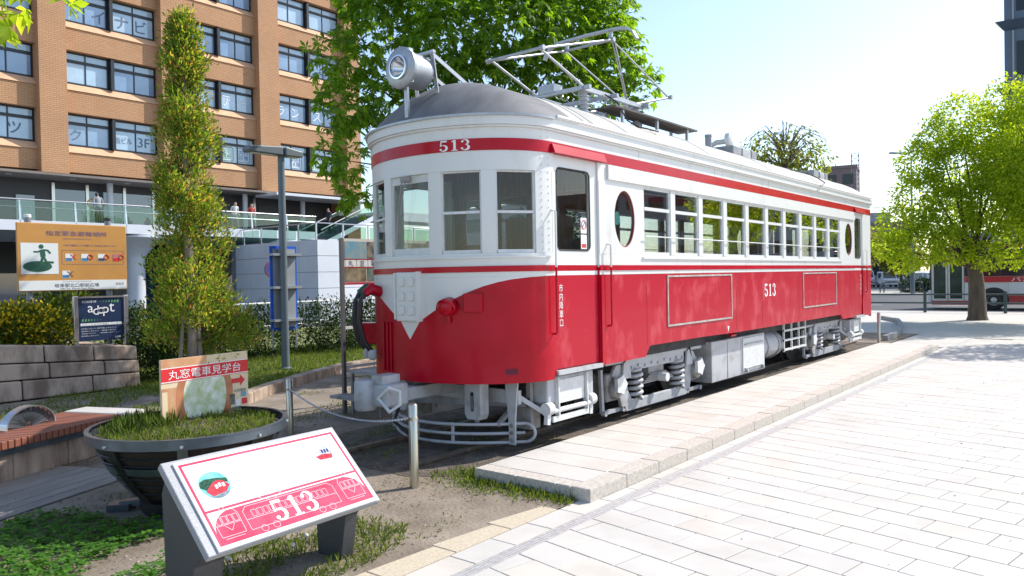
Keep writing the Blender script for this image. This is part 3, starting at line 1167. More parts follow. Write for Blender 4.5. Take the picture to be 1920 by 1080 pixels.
def numeral_513(P3, h):
    """P3(u,v,d) maps plane coordinates (u right, v up) and depth to space; h = figure height"""
    mb = MB()

    def W(P, ox):
        return lambda u, v, d: P(ox + u * h, v * h, d)
    e = 0.0022
    # 5
    Q = W(P3, -0.98 * h)
    ribbon(mb, [(0.10, 0.92), (0.52, 0.92)], [0.15, 0.15], e, Q)
    ribbon(mb, [(0.13, 0.86), (0.10, 0.48)], [0.07, 0.07], e + .0004, Q)
    a = arc(0.27, 0.29, 0.235, 0.27, 138, -150, 22)
    w = [0.05 + 0.11 * max(0, math.sin(PI * min(1, max(0, (i - 3) / 17)))) for i in range(len(a))]
    ribbon(mb, a, w, e + .0008, Q)
    blob(mb, 0.11, 0.17, 0.085, e + .0012, Q)
    # 1
    Q = W(P3, -0.20 * h)
    ribbon(mb, [(0.24, 0.05), (0.24, 0.99)], [0.16, 0.16], e, Q)
    ribbon(mb, [(0.04, 0.035), (0.44, 0.035)], [0.07, 0.07], e + .0004, Q)
    ribbon(mb, [(0.06, 0.82), (0.20, 0.95)], [0.07, 0.10], e + .0008, Q)
    # 3
    Q = W(P3, 0.42 * h)
    a = arc(0.27, 0.745, 0.20, 0.225, 150, -80, 18)
    w = [0.05 + 0.10 * max(0, math.sin(PI * min(1, max(0, (i - 4) / 13)))) for i in range(len(a))]
    ribbon(mb, a, w, e, Q)
    a = arc(0.27, 0.275, 0.235, 0.255, 82, -150, 20)
    w = [0.05 + 0.12 * max(0, math.sin(PI * min(1, max(0, (i - 1) / 16)))) for i in range(len(a))]
    ribbon(mb, a, w, e + .0004, Q)
    blob(mb, 0.115, 0.80, 0.08, e + .0008, Q)
    blob(mb, 0.095, 0.18, 0.085, e + .0012, Q)
    return mb


def front_map(s_c, z_c, h):
    def P3(u, v, d):
        x, y = OP(s_c + u * 1.55, 1, 0.0105 + d)
        return (x, y, z_c - h / 2 + v)
    return P3


numeral_513(front_map(0.62, 3.298, 0.112), 0.112).build("front_number", M_NUM, tram, fix=False)
numeral_513(lambda u, v, d: (HW + .001 + d, 6.41 + u * 1.25, 1.49 + v), 0.215).build("side_number", M_NUM, tram, fix=False)
MB().prism([(-.035, .09), (.035, .09), (0, 0)], (HW + .001, 4.62, .985), (0, 1, 0), (0, 0, 1), .002).build("jacking_mark", M_NUM, tram)

# ---------------- front fittings
pan = MB()
px0, px1, yF = -0.16, 0.17, -ND - 0.055
pan.box(px0, px1, yF, -ND + .06, 1.44, 1.975)
panel = bevel(pan.build("jumper_panel", M_WHITE, tram), 0.012)
for r_ in range(3):
    for c_ in range(2):
        cx, cz = -0.07 + 0.15 * c_, 1.56 + 0.155 * r_
        mb = MB()
        pr = rrect(.05, .052, .03, 4)
        mb.prism(pr, (cx, yF - .0005, cz), (1, 0, 0), (0, 0, 1), 0.014)
        bevel(mb.build("louvre", M_WHITE, panel), 0.006)
mb = MB()
mb.box(px0 - .02, px0, yF - .012, -ND + .08, 1.46, 1.97)
mb.box(px1, px1 + .02, yF - .012, -ND + .08, 1.44, 1.98)
mb.build("panel_edge", M_WHITE, panel)


def front_box(name, s_c, z, w, h, dep, m, parent=tram):
    a = Vector((*OP(s_c, 1, 0), z))
    n = (Vector((*OP(s_c, 1, 1), z)) - a).normalized()
    t = Vector((-n.y, n.x, 0))
    return bevel(MB().obox(a + n * dep / 2, n * dep / 2, t * w / 2, Vector((0, 0, h / 2))).build(name, m, parent), 0.01), a, n, t


# hooded tail lamp and box at the right, lamp box at the left
o_, a, n, t = front_box("tail_lamp_box", 0.80, 1.64, 0.20, 0.20, 0.07, M_RED)
a2 = Vector((*OP(0.53, 1, 0), 1.60))
n2 = (Vector((*OP(0.53, 1, 1), 1.60)) - a2).normalized()
lamp = MB()
lamp.lathe([(0.095, 0), (0.095, 0.10), (0.085, 0.15), (0.06, 0.165)], a2 - n2 * .01, n2, 18)
lo = lamp.build("tail_lamp", M_RED, tram, 40)
hood = MB()
t2 = Vector((-n2.y, n2.x, 0))
pts_in, pts_out = [], []
for k in range(11):
    aa_ = PI * k / 10
    pts_in.append(a2 + t2 * .105 * math.cos(aa_) + V(0, 0, 1) * .105 * math.sin(aa_))
k = len(pts_in)
vsx = [p for p in pts_in] + [p + n2 * (.22 - .10 * abs(math.cos(PI * i / 10))) - V(0, 0, .03) for i, p in enumerate(pts_in)]
hood.add(vsx, [(i, i + 1, k + i + 1, k + i) for i in range(k - 1)])
ho = hood.build("lamp_hood", M_RED, lo, 50)
md = ho.modifiers.new("thickness", 'SOLIDIFY')
md.thickness = 0.008
MB().lathe([(0.02, 0), (0.02, .07), (.0, .075)], a2 - V(0, 0, .10) + n2 * .03, (0, 0, -1), 8).build("lamp_cap", M_RED, lo)
o_, a, n, t = front_box("tail_lamp_box", -1.30, 1.24, 0.20, 0.26, 0.22, M_RED)
MB().lathe([(0.075, 0), (0.075, .03), (0.06, .035)], a + n * .22, n, 16).build("lamp_glass", M_GREYD, o_, 40)
# jumper sockets, two hoses
for i, s_c in enumerate((-0.60, -0.80)):
    a = Vector((*OP(s_c, 1, 0), 1.76))
    n = (Vector((*OP(s_c, 1, 1), 1.76)) - a).normalized()
    t = Vector((-n.y, n.x, 0))
    sock = MB().tube([a, a + n * .12 + V(0, 0, .04), a + n * .20 - V(0, 0, .02)], [.06, .065, .05], 12).build("jumper_socket", [M_RED, mat("green_socket", (0.02, 0.10, 0.06), .5)][i], tram, 50)
    MB().tube([a + n * .19, a + n * .25 - V(0, 0, .12), a + n * .27 - V(0, 0, .34), a + n * .22 - V(0, 0, .56), a + n * .13 - V(0, 0, .68)], .032, 10).build("jumper_hose", M_BLACK, tram, 60)
    MB().lathe([(.036, 0), (.036, .03)], a + n * .215 - V(0, 0, .075), (0, .2, -1), 10).build("hose_clamp", M_FRAME, sock)
    MB().lathe([(.05, 0), (.055, .08), (.03, .12)], a + n * .12 - V(0, 0, .66), (0, 0, -1), 10).build("hose_coupling", M_GREY, tram, 40)
# ribs left of the chevron
for s_c in (-0.34, -0.42, -0.52):
    p = OP(s_c, 1, 0.012)
    MB().tube([(*p, 0.86), (*p, 1.42)], 0.012, 6).build("conduit", M_RED, tram)
# standpipe and blue cable at the front left
ps = OP(-1.42, 1, 0.07)
MB().tube([(*ps, 2.02), (*ps, 3.2)], 0.014, 8).build("standpipe", M_WHITE, tram)
MB().tube([(*ps, 3.2), (*ps, 3.40)], 0.016, 8).build("standpipe_sleeve", M_RED, tram)
MB().tube([(*ps, 1.55), (*ps, 2.02)], 0.014, 8).build("lower_standpipe", M_RED, tram)
MB().lathe([(.022, 0), (.032, .04), (.032, .10), (.02, .14)], (*ps, 3.40), (0, 0, 1), 10).build("cable_gland", M_FRAME, tram, 40)
ps2 = OP(-1.38, 1, 0.09)
MB().tube([(*ps, 3.52), (ps[0] - .01, ps[1] - .02, 3.64), (ps[0] + .03, ps[1] - .0, 3.70), (-1.02, -0.42, 3.79), (-0.78, -.34, 3.94), (-.5, -.26, 4.08), (-.3, -.1, 4.15), (-.2, .3, 4.18)], 0.024, 10).build("roof_cable", M_BLUE, tram, 60)
# grab rail down the right front corner is built with the doors; number plate smear below
MB().obox((*OP(1.16, 1, .004), 0.905), (0.07, 0.055, 0), (0.0015, -0.002, 0), (0, 0, 0.028)).build("painted_over_plate", mat("dull_patch", (.12, .008, .03), .6), tram)

# ---------------- headlight on the roof
hc = Vector((0.0, -0.98, 4.19))
hd = Vector((0.03, -1, 0.0)).normalized()
hl = MB().lathe([(0.16, -0.30), (0.19, -0.29), (0.195, 0.0), (0.225, 0.005), (0.225, 0.035), (0.205, 0.05), (0.115, 0.055), (0.115, 0.07)], hc, hd, 32, cap=False).build("headlight", M_SILVER, tram, 40)
MB().lathe([(0.0, -0.302), (0.162, -0.300)], hc, hd, 32, cap=False).build("back_plate", M_SILVER, hl)
MB().lathe([(0.112, 0.068), (0.09, 0.03), (0.05, -0.03), (0.0, -0.05)], hc, hd, 28, cap=False).build("reflector", M_CHROME, hl, 60)
MB().lathe([(0.113, 0.066), (0.08, 0.078), (0.0, 0.084)], hc, hd, 28, cap=False).build("lens", glass("lamp_lens", (.9, .92, .95), 1.5), hl, 60)
MB().lathe([(0.112, 0.055), (0.130, 0.056), (0.130, 0.082), (0.112, 0.084)], hc, hd, 28, cap=False).build("lens_rim", M_CHROME, hl, 40)
mb = MB()
for z in (.16, -.02, -.14):
    mb.obox(hc + V(.19 if z == -.02 else .13, -.01, z), (.018, 0, 0), (0, .03, 0), (0, 0, .03))
mb.build("clip", M_SILVER, hl)
bk = MB()
for x in (-.14, .17):
    bk.bar((x, -0.60, 3.80), (x, -0.70, 4.42), 0.05, 0.012, (0, 1, 0))
bk.bar((.17, -.70, 4.38), (.17, -.08, 4.12), .045, .012, (1, 0, 0))
bk.bar((-.14, -.70, 4.38), (-.14, -.08, 4.12), .045, .012, (1, 0, 0))
bk.bar((-.16, -.69, 4.40), (.20, -.69, 4.40), .04, .03)
MB().bar((0.0, -0.92, 3.64), (0.0, -0.93, 4.0), 0.05, 0.03, (0, 1, 0)).build("headlight_foot", M_SILVER, hl)
bk.build("headlight_bracket", M_SILVER, hl)
MB().lathe([(.035, 0), (.05, .05), (.035, .09)], (.10, -.55, 3.82), (0, 0, 1), 10).build("cable_box", M_SILVER, hl, 40)

# ---------------- pantograph
pg = MB()
for x in (-.42, .42):
    pg.bar((x, 1.85, 4.43), (x, 3.55, 4.43), .05, .06)
for y in (1.9, 2.6, 3.5):
    pg.bar((-.55, y, 4.43), (.55, y, 4.43), .05, .05)
panto = pg.build("pantograph", M_SILVER, tram)
for x in (-.40, .40):
    for (p, q, r0, r1) in (((x, 1.99, 4.45), (x, 0.98, 4.76), .021, .017), ((x, 0.98, 4.76), (x, 2.66, 5.25), .019, .014),
                           ((x, 3.35, 4.45), (x * .95, 4.46, 4.74), .021, .016), ((x * .95, 4.46, 4.74), (x, 2.74, 5.25), .014, .012)):
        MB().tube([p, q], [r0, r1], 10).build("arm", M_SILVER, panto, 40)
for (y, z, w) in ((0.98, 4.76, .44), (2.70, 5.26, .42), (4.46, 4.74, .42)):
    mb = MB().tube([(-w, y, z), (w, y, z)], .020, 10)
    for sx in (-1, 1):
        mb.lathe([(.035, -.03), (.035, .03)], (sx * w, y, z), (1, 0, 0), 10)
    mb.build("hinge_tube", M_SILVER, panto, 40)
MB().tube([(.40, 2.72, 5.25), (-.38, 4.44, 4.74)], .010, 8).build("brace", M_SILVER, panto)
MB().tube([(.42, 2.76, 5.24), (.30, 3.3, 4.47)], .012, 8).build("brace", M_SILVER, panto)
bow = [(-.80, 2.72, 5.20), (-.74, 2.72, 5.31), (-.64, 2.72, 5.38), (-.5, 2.72, 5.405), (0, 2.72, 5.415), (.5, 2.72, 5.405), (.64, 2.72, 5.38), (.74, 2.72, 5.31), (.80, 2.72, 5.20)]
mb = MB()
for p, q in zip(bow, bow[1:]):
    mb.bar(p, q, .075, .03, (0, 0, 1))
mb.build("collector_bow", M_SILVER, panto)
for x in (-.38, .38):
    MB().bar((x, 2.71, 5.25), (x, 2.72, 5.39), .05, .03, (0, 1, 0)).build("bow_bracket", M_SILVER, panto)
for x in (-.36, .36):
    for y in (2.02, 3.42):
        prof = []
        for k in range(6):
            prof += [(.045, k * .054), (.075, k * .054 + .008), (.075, k * .054 + .022), (.045, k * .054 + .034)]
        MB().lathe(prof, (x, y, roof_pt(x, y)[2] - .01), (0, 0, 1), 16).build("insulator", mat("grey_insulator", (.40, .41, .43), .3), panto, 40)
for x in (-.18, .12):
    mb = MB()
    pts = []
    for k in range(80):
        a = k * .7
        pts.append((x + .035 * math.cos(a), 2.1 + 1.25 * k / 80, 4.46 + .035 * math.sin(a)))
    mb.tube(pts, .008, 5)
    mb.build("spring", M_SILVER, panto)
MB().box(-.30, -.02, 1.86, 2.06, 4.44, 4.56).build("base_box", M_SILVER, panto)
mb = MB()
mb.tube([(.46, 2.4, 4.42), (.62, 2.45, 4.30), (.70, 2.6, 4.05), (.80, 2.8, 3.97), (.74, 2.95, 3.98), (.70, 2.8, 4.0), (.82, 2.7, 3.96), (.90, 2.8, 3.94), (.96, 3.0, 3.92), (.90, 3.1, 3.95), (.86, 2.95, 3.95)], .011, 6)
mb.build("loose_cable", M_BLACK, panto)
# roof walkway plank with legs, cables, resistor and breaker boxes
M_PLANK = mat("weathered_plank", (.10, .085, .075), .8, var=.25, vscale=6, stretch=(4, .6, 4))
for x in (.40, .58, -.40, -.58):
    MB().box(x - .085, x + .085, 2.35, 4.9, 4.215, 4.24).build("walkway_plank", M_PLANK, tram)
for y in (2.6, 3.6, 4.6):
    for x in (.34, .62, -.34, -.62):
        MB().box(x - .02, x + .02, y - .02, y + .02, roof_pt(x, y)[2] - .02, 4.215).build("walkway_leg", M_SILVER, tram)
M_BOXG = mat("roof_box_grey", (.28, .29, .31), .6, var=.15, vscale=8)
MB().lathe([(.06, 0), (.06, .30), (.066, .30), (.066, .34)], (.10, 6.55, 4.12), (0, 0, 1), 14).build("roof_vent_pipe", M_BOXG, tram, 40)
mb = MB()
mb.tube([(-.05, 6.9, 4.0), (-.02, 6.9, 4.3), (.10, 6.9, 4.36), (.28, 6.9, 4.36)], .05, 12)
mb.lathe([(.07, 0), (.13, .02), (.13, .10), (.09, .12)], (.30, 6.88, 4.38), (1, 0, 0), 16)
mb.build("lightning_arrester", M_FRAME, tram, 40)
for (ya, yb, mm) in ((7.35, 7.75, M_BOXG), (7.80, 8.2, M_GREY), (8.24, 8.5, M_BOXG), (12.0, 12.35, M_BOXG), (12.45, 12.8, M_GREY), (12.85, 13.05, M_BOXG)):
    bevel(MB().box(-.25, .45, ya - .5, yb - .5, 4.05, 4.27).build("roof_box", mm, tram), .015)
MB().tube([(.2, 8.1, 4.15), (.45, 8.6, 4.05), (.75, 9.0, 3.99), (1.0, 9.2, 3.92), (1.22, 9.25, 3.80), (1.38, 9.2, 3.68), (1.35, 9.0, 3.60)], .012, 6).build("roof_wire", M_BLACK, tram)
MB().tube([(.1, 8.0, 4.2), (.3, 8.4, 4.15), (.5, 8.9, 4.03)], .02, 6).build("roof_wire", M_BLUE, tram)

# ---------------- interior
_fp = [OP(s, 1, -.13) for s in svals(0.0, STOT)]
_fp = _fp + [(-x, y) for x, y in _fp[::-1][1:-1]]
MB().prism(_fp, (0, 0, .98), (1, 0, 0), (0, 1, 0), .07).build("floor", M_FLOOR, tram)
inner = MB()
for sd in (1, -1):
    for a, b in [SEG[1]]:
        strip(inner, a, b, 1.05, 2.15, -.052, -.065, sd)
    for i in range(9):
        strip(inner, AQ + WIN[i][1] - .01, AQ + WIN[i + 1][0] + .01, 2.151, 3.03, -.062, -.075, sd)
    strip(inner, SEG[1][0], SEG[1][1], 3.03, 3.5, -.062, -.075, sd)
strip(inner, -AQ, AQ, 1.05, 2.15, -.062, -.075)
strip(inner, -AQ, AQ, 3.03, 3.5, -.062, -.075)
inner.build("wood_lining", M_WOOD, tram)
MB().box(-1.17, 1.17, -.3, LS + .3, 3.48, 3.50).build("ceiling", M_CEIL, tram)
for y in (1.05, 11.66):
    mb = MB()
    mb.box(-1.18, -.36, y, y + .04, 1.05, 2.35).box(.36, 1.18, y, y + .04, 1.05, 2.35)
    mb.box(-1.18, 1.18, y, y + .04, 2.95, 3.478)
    for x0, x1 in ((-1.18, -1.0), (-.56, -.36), (.36, .56), (1.0, 1.18)):
        mb.box(x0, x1, y, y + .04, 2.35, 2.95)
    mb.build("bulkhead", M_WOOD, tram)
for sd in (1, -1):
    a, b = sorted((sd * 1.18, sd * .74))
    st = MB().box(a, b, 1.3, 11.4, 1.32, 1.48).build("long_seat", M_SEAT, tram)
    a, b = sorted((sd * 1.18, sd * 1.06))
    MB().box(a, b, 1.3, 11.4, 1.48, 1.95).build("seat_back", M_SEAT, st)
MB().box(-.42, .02, -.62, -.32, 1.05, 2.02).build("controller", mat("controller_green", (.05, .10, .09), .4), tram)
MB().box(.15, .85, .55, 1.0, 1.05, 2.62).build("cab_locker", M_WOODL, tram)
for x in (-.35, .35):
    MB().tube([(x, 1.2, 3.33), (x, 11.5, 3.33)], .014, 6).build("strap_rail", M_CHROME, tram)

# ---------------- running gear
def coil(mb, x, y, z0, z1, R_, r, turns):
    n = int(turns * 14)
    mb.tube([(x + R_ * math.cos(2 * PI * turns * k / n), y + R_ * math.sin(2 * PI * turns * k / n), z0 + (z1 - z0) * k / n) for k in range(n + 1)], r, 8)


WB = 1.15


def bogie(yc):
    """one motor bogie; the same on both sides"""
    bo = MB().box(-.95, .95, -.22, .22, .50, .74).build("bogie", M_GREYD, tram)
    bo.location = (0, yc, 0)
    for sy in (-1, 1):
        ax = MB().tube([(-.62, sy * WB, .45), (.62, sy * WB, .45)], .07, 12).build("axle", M_STEELDK, bo, 40)
        for sx in (-1, 1):
            MB().lathe([(.08, -.09), (.12, -.07), (.34, -.05), (.40, -.055), (.40, .035), (.45, .04), (.45, .065), (.10, .065)], (sx * .535, sy * WB, .46), (-sx, 0, 0), 36).build("wheel", M_STEELDK, bo, 35)
    for sx in (-1, 1):
        X0, X1 = sx * .93, sx * .99
        # dropped equaliser bar
        prof = [(u * 1.237, w) for u, w in [(-.99, .62), (-.90, .74), (-.80, .74), (-.72, .62), (-.66, .38), (-.58, .245), (.58, .245), (.66, .38), (.72, .60), (.80, .74), (.90, .74), (.99, .62),
                (.90, .52), (.86, .40), (.80, .19), (.70, .105), (-.70, .105), (-.80, .19), (-.86, .40), (-.90, .52)]]
        eq = MB().prism(prof, (X0, 0, 0) if sx > 0 else (X1, 0, 0), (0, 1, 0), (0, 0, 1), .05)
        bevel(eq.build("equaliser_bar", M_GREY, bo), .01)
        # top frame with gussets and bolts
        tf = MB().box(min(X0, X1) - .03, max(X0, X1), -1.38, 1.38, .755, .815)
        tf.box(min(X0, X1) - .02, max(X0, X1) - .01, -.80, .80, .63, .755)
        tfo = tf.build("top_frame", M_GREY, bo)
        bo_m = MB()
        for k in range(9):
            y = -.74 + k * .185
            bo_m.lathe([(.02, 0), (.018, .02)], (sx * .982, y, .67 + .02 * (k % 2)), (sx, 0, 0), 8)
        tag(bo_m.build("bolts", M_GREY, tfo), kind="stuff")
        for y in (-.61, .61):
            mb = MB()
            coil(mb, sx * .95, y, .25, .645, .10, .025, 5)
            mb.build("spring", M_GREY, bo, 60)
        # leaf spring and bolster end
        mb = MB()
        for k in range(5):
            mb.box(min(X0, X1) - .02, max(X0, X1) - .0, -.44 + .05 * k, .44 - .05 * k, .42 + .024 * k, .44 + .024 * k)
        mb.build("leaf_spring", M_GREYD, bo)
        MB().tube([(sx * .84, 0.02, .47), (sx * 1.12, 0.02, .47)], .06, 14).build("bolster_end", M_FRAME, bo, 40)
        for sy in (-1, 1):
            y = sy * WB
            ab = MB()
            ab.box(min(sx * .66, sx * .96), max(sx * .66, sx * .96), y - .17, y + .17, .28, .64)
            abo = bevel(ab.build("axle_box", M_GREYD, bo), .03)
            MB().lathe([(.13, 0), (.13, .05), (.115, .075), (.05, .08)], (sx * .96, y, .44), (sx, 0, 0), 18).build("axle_cover", M_GREYD, abo, 35)
            star = []
            for k in range(10):
                a = 2 * PI * k / 10
                rr_ = .14 if k % 2 == 0 else .105
                star.append((rr_ * math.cos(a), rr_ * math.sin(a)))
            mb = MB().prism(star, (sx * 1.04, y, .50), (0, sx, 0), (0, 0, 1), .05)
            mb.build("cover_star", M_FRAME, abo)
            mb = MB()
            mb.bar((sx * .92, y - .22, .15), (sx * .92, y + .22, .15), .04, .05)
            mb.lathe([(.035, -.03), (.035, .03)], (sx * .95, y - .22, .15), (1, 0, 0), 10)
            mb.lathe([(.035, -.03), (.035, .03)], (sx * .95, y + .22, .15), (1, 0, 0), 10)
            mb.bar((sx * .92, y - .22, .15), (sx * .90, y - .22, .70), .04, .05, (0, 1, 0))
            mb.build("pedestal_tie", M_GREY, bo)
            mb = MB().prism([(-.11, 0), (.11, 0), (.07, .20), (0, .24), (-.07, .20)], (sx * .99 - (.0 if sx > 0 else .03), y - sy * .24, .55), (0, 1, 0), (0, 0, 1), .03)
            mb.build("horn_guide", M_GREY, bo)
    return bo


bogie(2.84)
bogie(10.55)
M_UNDER = mat("underframe_black", (.05, .05, .055), .8, var=.3, vscale=5)
MB().box(-1.0, 1.0, .1, LS - .1, .80, .97).build("underframe", M_UNDER, tram)
for y in (2.84, 10.55):  # dark boxes added as backing, for the shadow behind the running gear
    MB().box(-.48, .48, y - .85, y - .30, .22, .72).build("dark_motor_backing", M_UNDER, tram)
    MB().box(-.48, .48, y + .30, y + .85, .22, .72).build("dark_motor_backing", M_UNDER, tram)
MB().box(-.95, .2, 4.3, 8.8, .25, .79).build("dark_underfloor_backing", M_UNDER, tram)  # more dark backing, added between the bogies
MB().box(-.6, .6, .2, .9, .38, .79).build("dark_gear_backing", M_UNDER, tram)  # dark backing added under the front end
for k, y in enumerate((3.75, 6.05, 8.3)):
    MB().tube([(1.02, y, .80), (1.0, y + .1, .62), (.9, y + .35, .52), (.8, y + .55, .60)], .018, 6).build("brake_hose", M_BLACK, tram)
MB().tube([(.98, 3.5, .86), (.98, 11.3, .86)], .02, 6).build("air_pipe", M_GREYD, tram)
# equipment box, tank, ladder grid, steps
bx = MB().box(.35, 1.10, 4.35, 6.55, .20, .84).build("equipment_box", M_GREY, tram)
bevel(bx, .012)
MB().box(1.102, 1.115, 5.55, 6.48, .25, .80).build("box_door", M_FRAME, bx)
mb = MB()
for y in (4.95, 5.50):
    MB().box(1.1, 1.108, y - .012, y + .012, .22, .79).build("box_seam", M_GREY, bx)
MB().tube([(1.125, 5.6, .70), (1.125, 6.40, .70)], .012, 8).build("box_bar", M_GREY, bx)
mb.tube([(1.125, 5.6, .30), (1.125, 6.40, .30)], .012, 8)
mb.lathe([(.03, -.02), (.03, .04)], (1.12, 5.65, .26), (1, 0, 0), 10)
mb.lathe([(.03, -.02), (.03, .04)], (1.12, 6.36, .26), (1, 0, 0), 10)
mb.build("box_hinge", M_GREY, bx, 40)
MB().tube([(1.12, 5.0, .90), (1.12, 5.2, .90)], .03, 8).build("red_cock", M_RED, tram)
tk = MB().lathe([(.10, 0), (.22, .04), (.25, .10), (.25, 1.0), (.22, 1.06), (.10, 1.10)], (.80, 6.62, .56), (0, 1, 0), 28).build("air_tank", M_GREY, tram, 40)
for y in (6.85, 7.4):
    mb = MB()
    mb.tube([(.80 + .257 * math.cos(a), y, .55 + .257 * math.sin(a)) for a in np.linspace(0, 2 * PI, 24, endpoint=False)], .012, 6, True)
    mb.build("tank_strap", M_GREYD, tk)
mb = MB()
for z in (.42, .60, .78, .93):
    mb.box(1.06, 1.10, 7.55, 8.80, z, z + .035)
for y in (7.55, 7.97, 8.38, 8.765):
    mb.box(1.065, 1.095, y, y + .035, .40, .97)
mb.build("side_guard_grid", M_FRAME, tram)
mb = MB().box(.55, .95, 6.8, 7.4, .82, .94)
mb.build("relay_box", M_GREY, tram)


def step_box(yc, sd):
    w = .46
    ms = MB().box(min(sd * .90, sd * 1.18), max(sd * .90, sd * 1.18), yc - w, yc + w, .50, .79)
    so = bevel(ms.build("door_step", M_GREY, tram), .02)
    MB().box(min(sd * 1.182, sd * 1.192), max(sd * 1.182, sd * 1.192), yc - .27, yc + .24, .49, .75).build("step_plate", M_FRAME, so)
    mb = MB()
    for y in (yc - .30, yc + .27):
        mb.bar((sd * 1.20, y, .36), (sd * 1.19, y, .78), .06, .02, (0, 1, 0))
    mb.tube([(sd * 1.20, yc - .40, .42), (sd * 1.20, yc + .36, .42)], .028, 10)
    mb.bar((sd * 1.20, yc - .40, .33), (sd * 1.20, yc + .30, .33), .03, .06)
    for y in (yc - .44, yc + .40):
        mb.lathe([(.07, -.05), (.07, .05)], (sd * 1.17, y, .45), (0, 1, 0), 14)
        mb.bar((sd * 1.17, y, .45), (sd * 1.17, y - .02, .28), .05, .06, (0, 1, 0))
    mb.build("folding_tread", M_FRAME, so, 40)
    mb = MB()
    mb.bar((sd * 1.10, yc - .46, .42), (sd * .95, yc - .72, .62), .04, .05)
    mb.build("step_lever", M_GREY, so)


for sd in (1, -1):
    step_box(.42, sd)
    step_box(12.05, sd)

# coupler, draft gear, life guard, snow plough posts at the front
cp = MB()
cp.bar((0, .6, .66), (0, -1.15, .66), .15, .14)
cpo = bevel(cp.build("coupler", M_GREY, tram), .015)
bevel(MB().box(-.13, .13, -1.42, -1.10, .56, .80).build("coupler_head", M_GREY, cpo), .03)
MB().lathe([(.10, 0), (.115, .02), (.115, .30), (.10, .32)], (-.20, -1.43, .52), (0, 0, 1), 20).build("coupler_knuckle", M_GREY, cpo, 40)
MB().box(-.12, .05, -1.40, -1.16, .80, .89).build("coupler_lock", M_GREY, cpo)
mb = MB()
tri = [(.17, -1.42, .78), (.02, -1.44, .66), (.17, -1.42, .53), (.24, -1.34, .60), (.24, -1.34, .74)]
mb.tube(tri, .022, 6, True)
mb.build("uncoupling_handle", M_FRAME, cpo)
mb = MB()
mb.bar((-.75, -.30, .60), (1.0, -.30, .60), .05, .15)
mb.bar((-1.0, -.10, .40), (1.0, -.10, .52), .05, .10)
mb.build("buffer_beam", M_GREY, tram)
for sd in (1, -1):
    gp = MB()
    gp.prism([(-.12, .78), (.12, .78), (.12, .42), (.09, .36), (-.09, .36), (-.12, .42)], (sd * .58, -.60, 0), (1, 0, 0), (0, 0, 1), -.14)
    go = bevel(gp.build("guard_post", M_GREY, tram), .012)
    mb = MB()
    mb.prism(rrect(.022, .105, .02, 4), (sd * .58 + .0, -.602, .56), (1, 0, 0), (0, 0, 1), .004)
    mb.build("spring_slot", M_BLACK, go)
    mb = MB()
    for k in range(7):
        mb.box(sd * .58 - .018, sd * .58 + .018, -.612, -.607, .475 + .022 * k, .486 + .022 * k)
    mb.build("slot_spring", M_GREYD, go)
    MB().lathe([(.025, 0), (.03, .02), (.02, .05)], (sd * .58, -.53, .36), (0, 0, -1), 10).build("post_nut", M_GREYD, go)
    mb = MB()
    mb.prism([(-.09, .80), (.09, .80), (.045, .36), (.04, .09), (-.04, .09), (-.045, .36)], (sd * .93, -.36, 0), (1, 0, 0), (0, 0, 1), -.025)
    ao = mb.build("guard_arm", M_GREY, tram)
    mb = MB()
    for z in (.14, .22, .30):
        mb.lathe([(.022, 0), (.018, .016)], (sd * .93, -.362, z), (0, -1, 0), 8)
    mb.build("arm_bolt", M_GREYD, ao)


def guard_pt(u):
    """plan of the life guard, u from -1 to 1"""
    return (1.07 * u, -.77 + .62 * abs(u) ** 2.1)


rails_ = MB()
zs = (.11, .21, .31)
us = np.linspace(-.94, .94, 31)
for z in zs:
    rails_.tube([(*guard_pt(u), z) for u in us], .018, 8)
for sg in (-1, 1):
    c = guard_pt(.94 * sg)
    pts = [(c[0], c[1], .31)]
    for k in range(1, 12):
        a = PI / 2 - PI * k / 12
        pts.append((c[0] + sg * .10 * math.cos(a), c[1] + .05 * math.cos(a), .21 + .10 * math.sin(a)))
    pts.append((c[0], c[1], .11))
    rails_.tube(pts, .018, 8)
lg = rails_.build("life_guard", M_GREY, tram, 60)
for u in (-.62, -.1, .35):
    p = guard_pt(u)
    mb = MB()
    mb.bar((p[0], p[1] + .004, .10), (p[0], p[1] + .004, .33), .03, .02, (0, 1, 0))
    mb.build("guard_strut", M_GREY, lg)
for sd in (1, -1):
    mb = MB()
    mb.bar((sd * .80, -.44, .30), (sd * .80, .2, .70), .05, .04)
    mb.box(min(sd * .70, sd * 1.0), max(sd * .70, sd * 1.0), -.12, .06, .22, .46)
    mb.bar((sd * .98, -.10, .80), (sd * .98, -.10, .30), .06, .05, (0, 1, 0))
    mb.bar((sd * 1.05, .0, .80), (sd * 1.05, .0, .40), .05, .05, (0, 1, 0))
    mb.build("guard_linkage", M_GREYD, tram)
MB().tube([(-.05, -1.05, .60), (-.12, -1.1, .35), (.05, -1.02, .20)], .02, 6).build("air_hose", M_BLACK, tram)
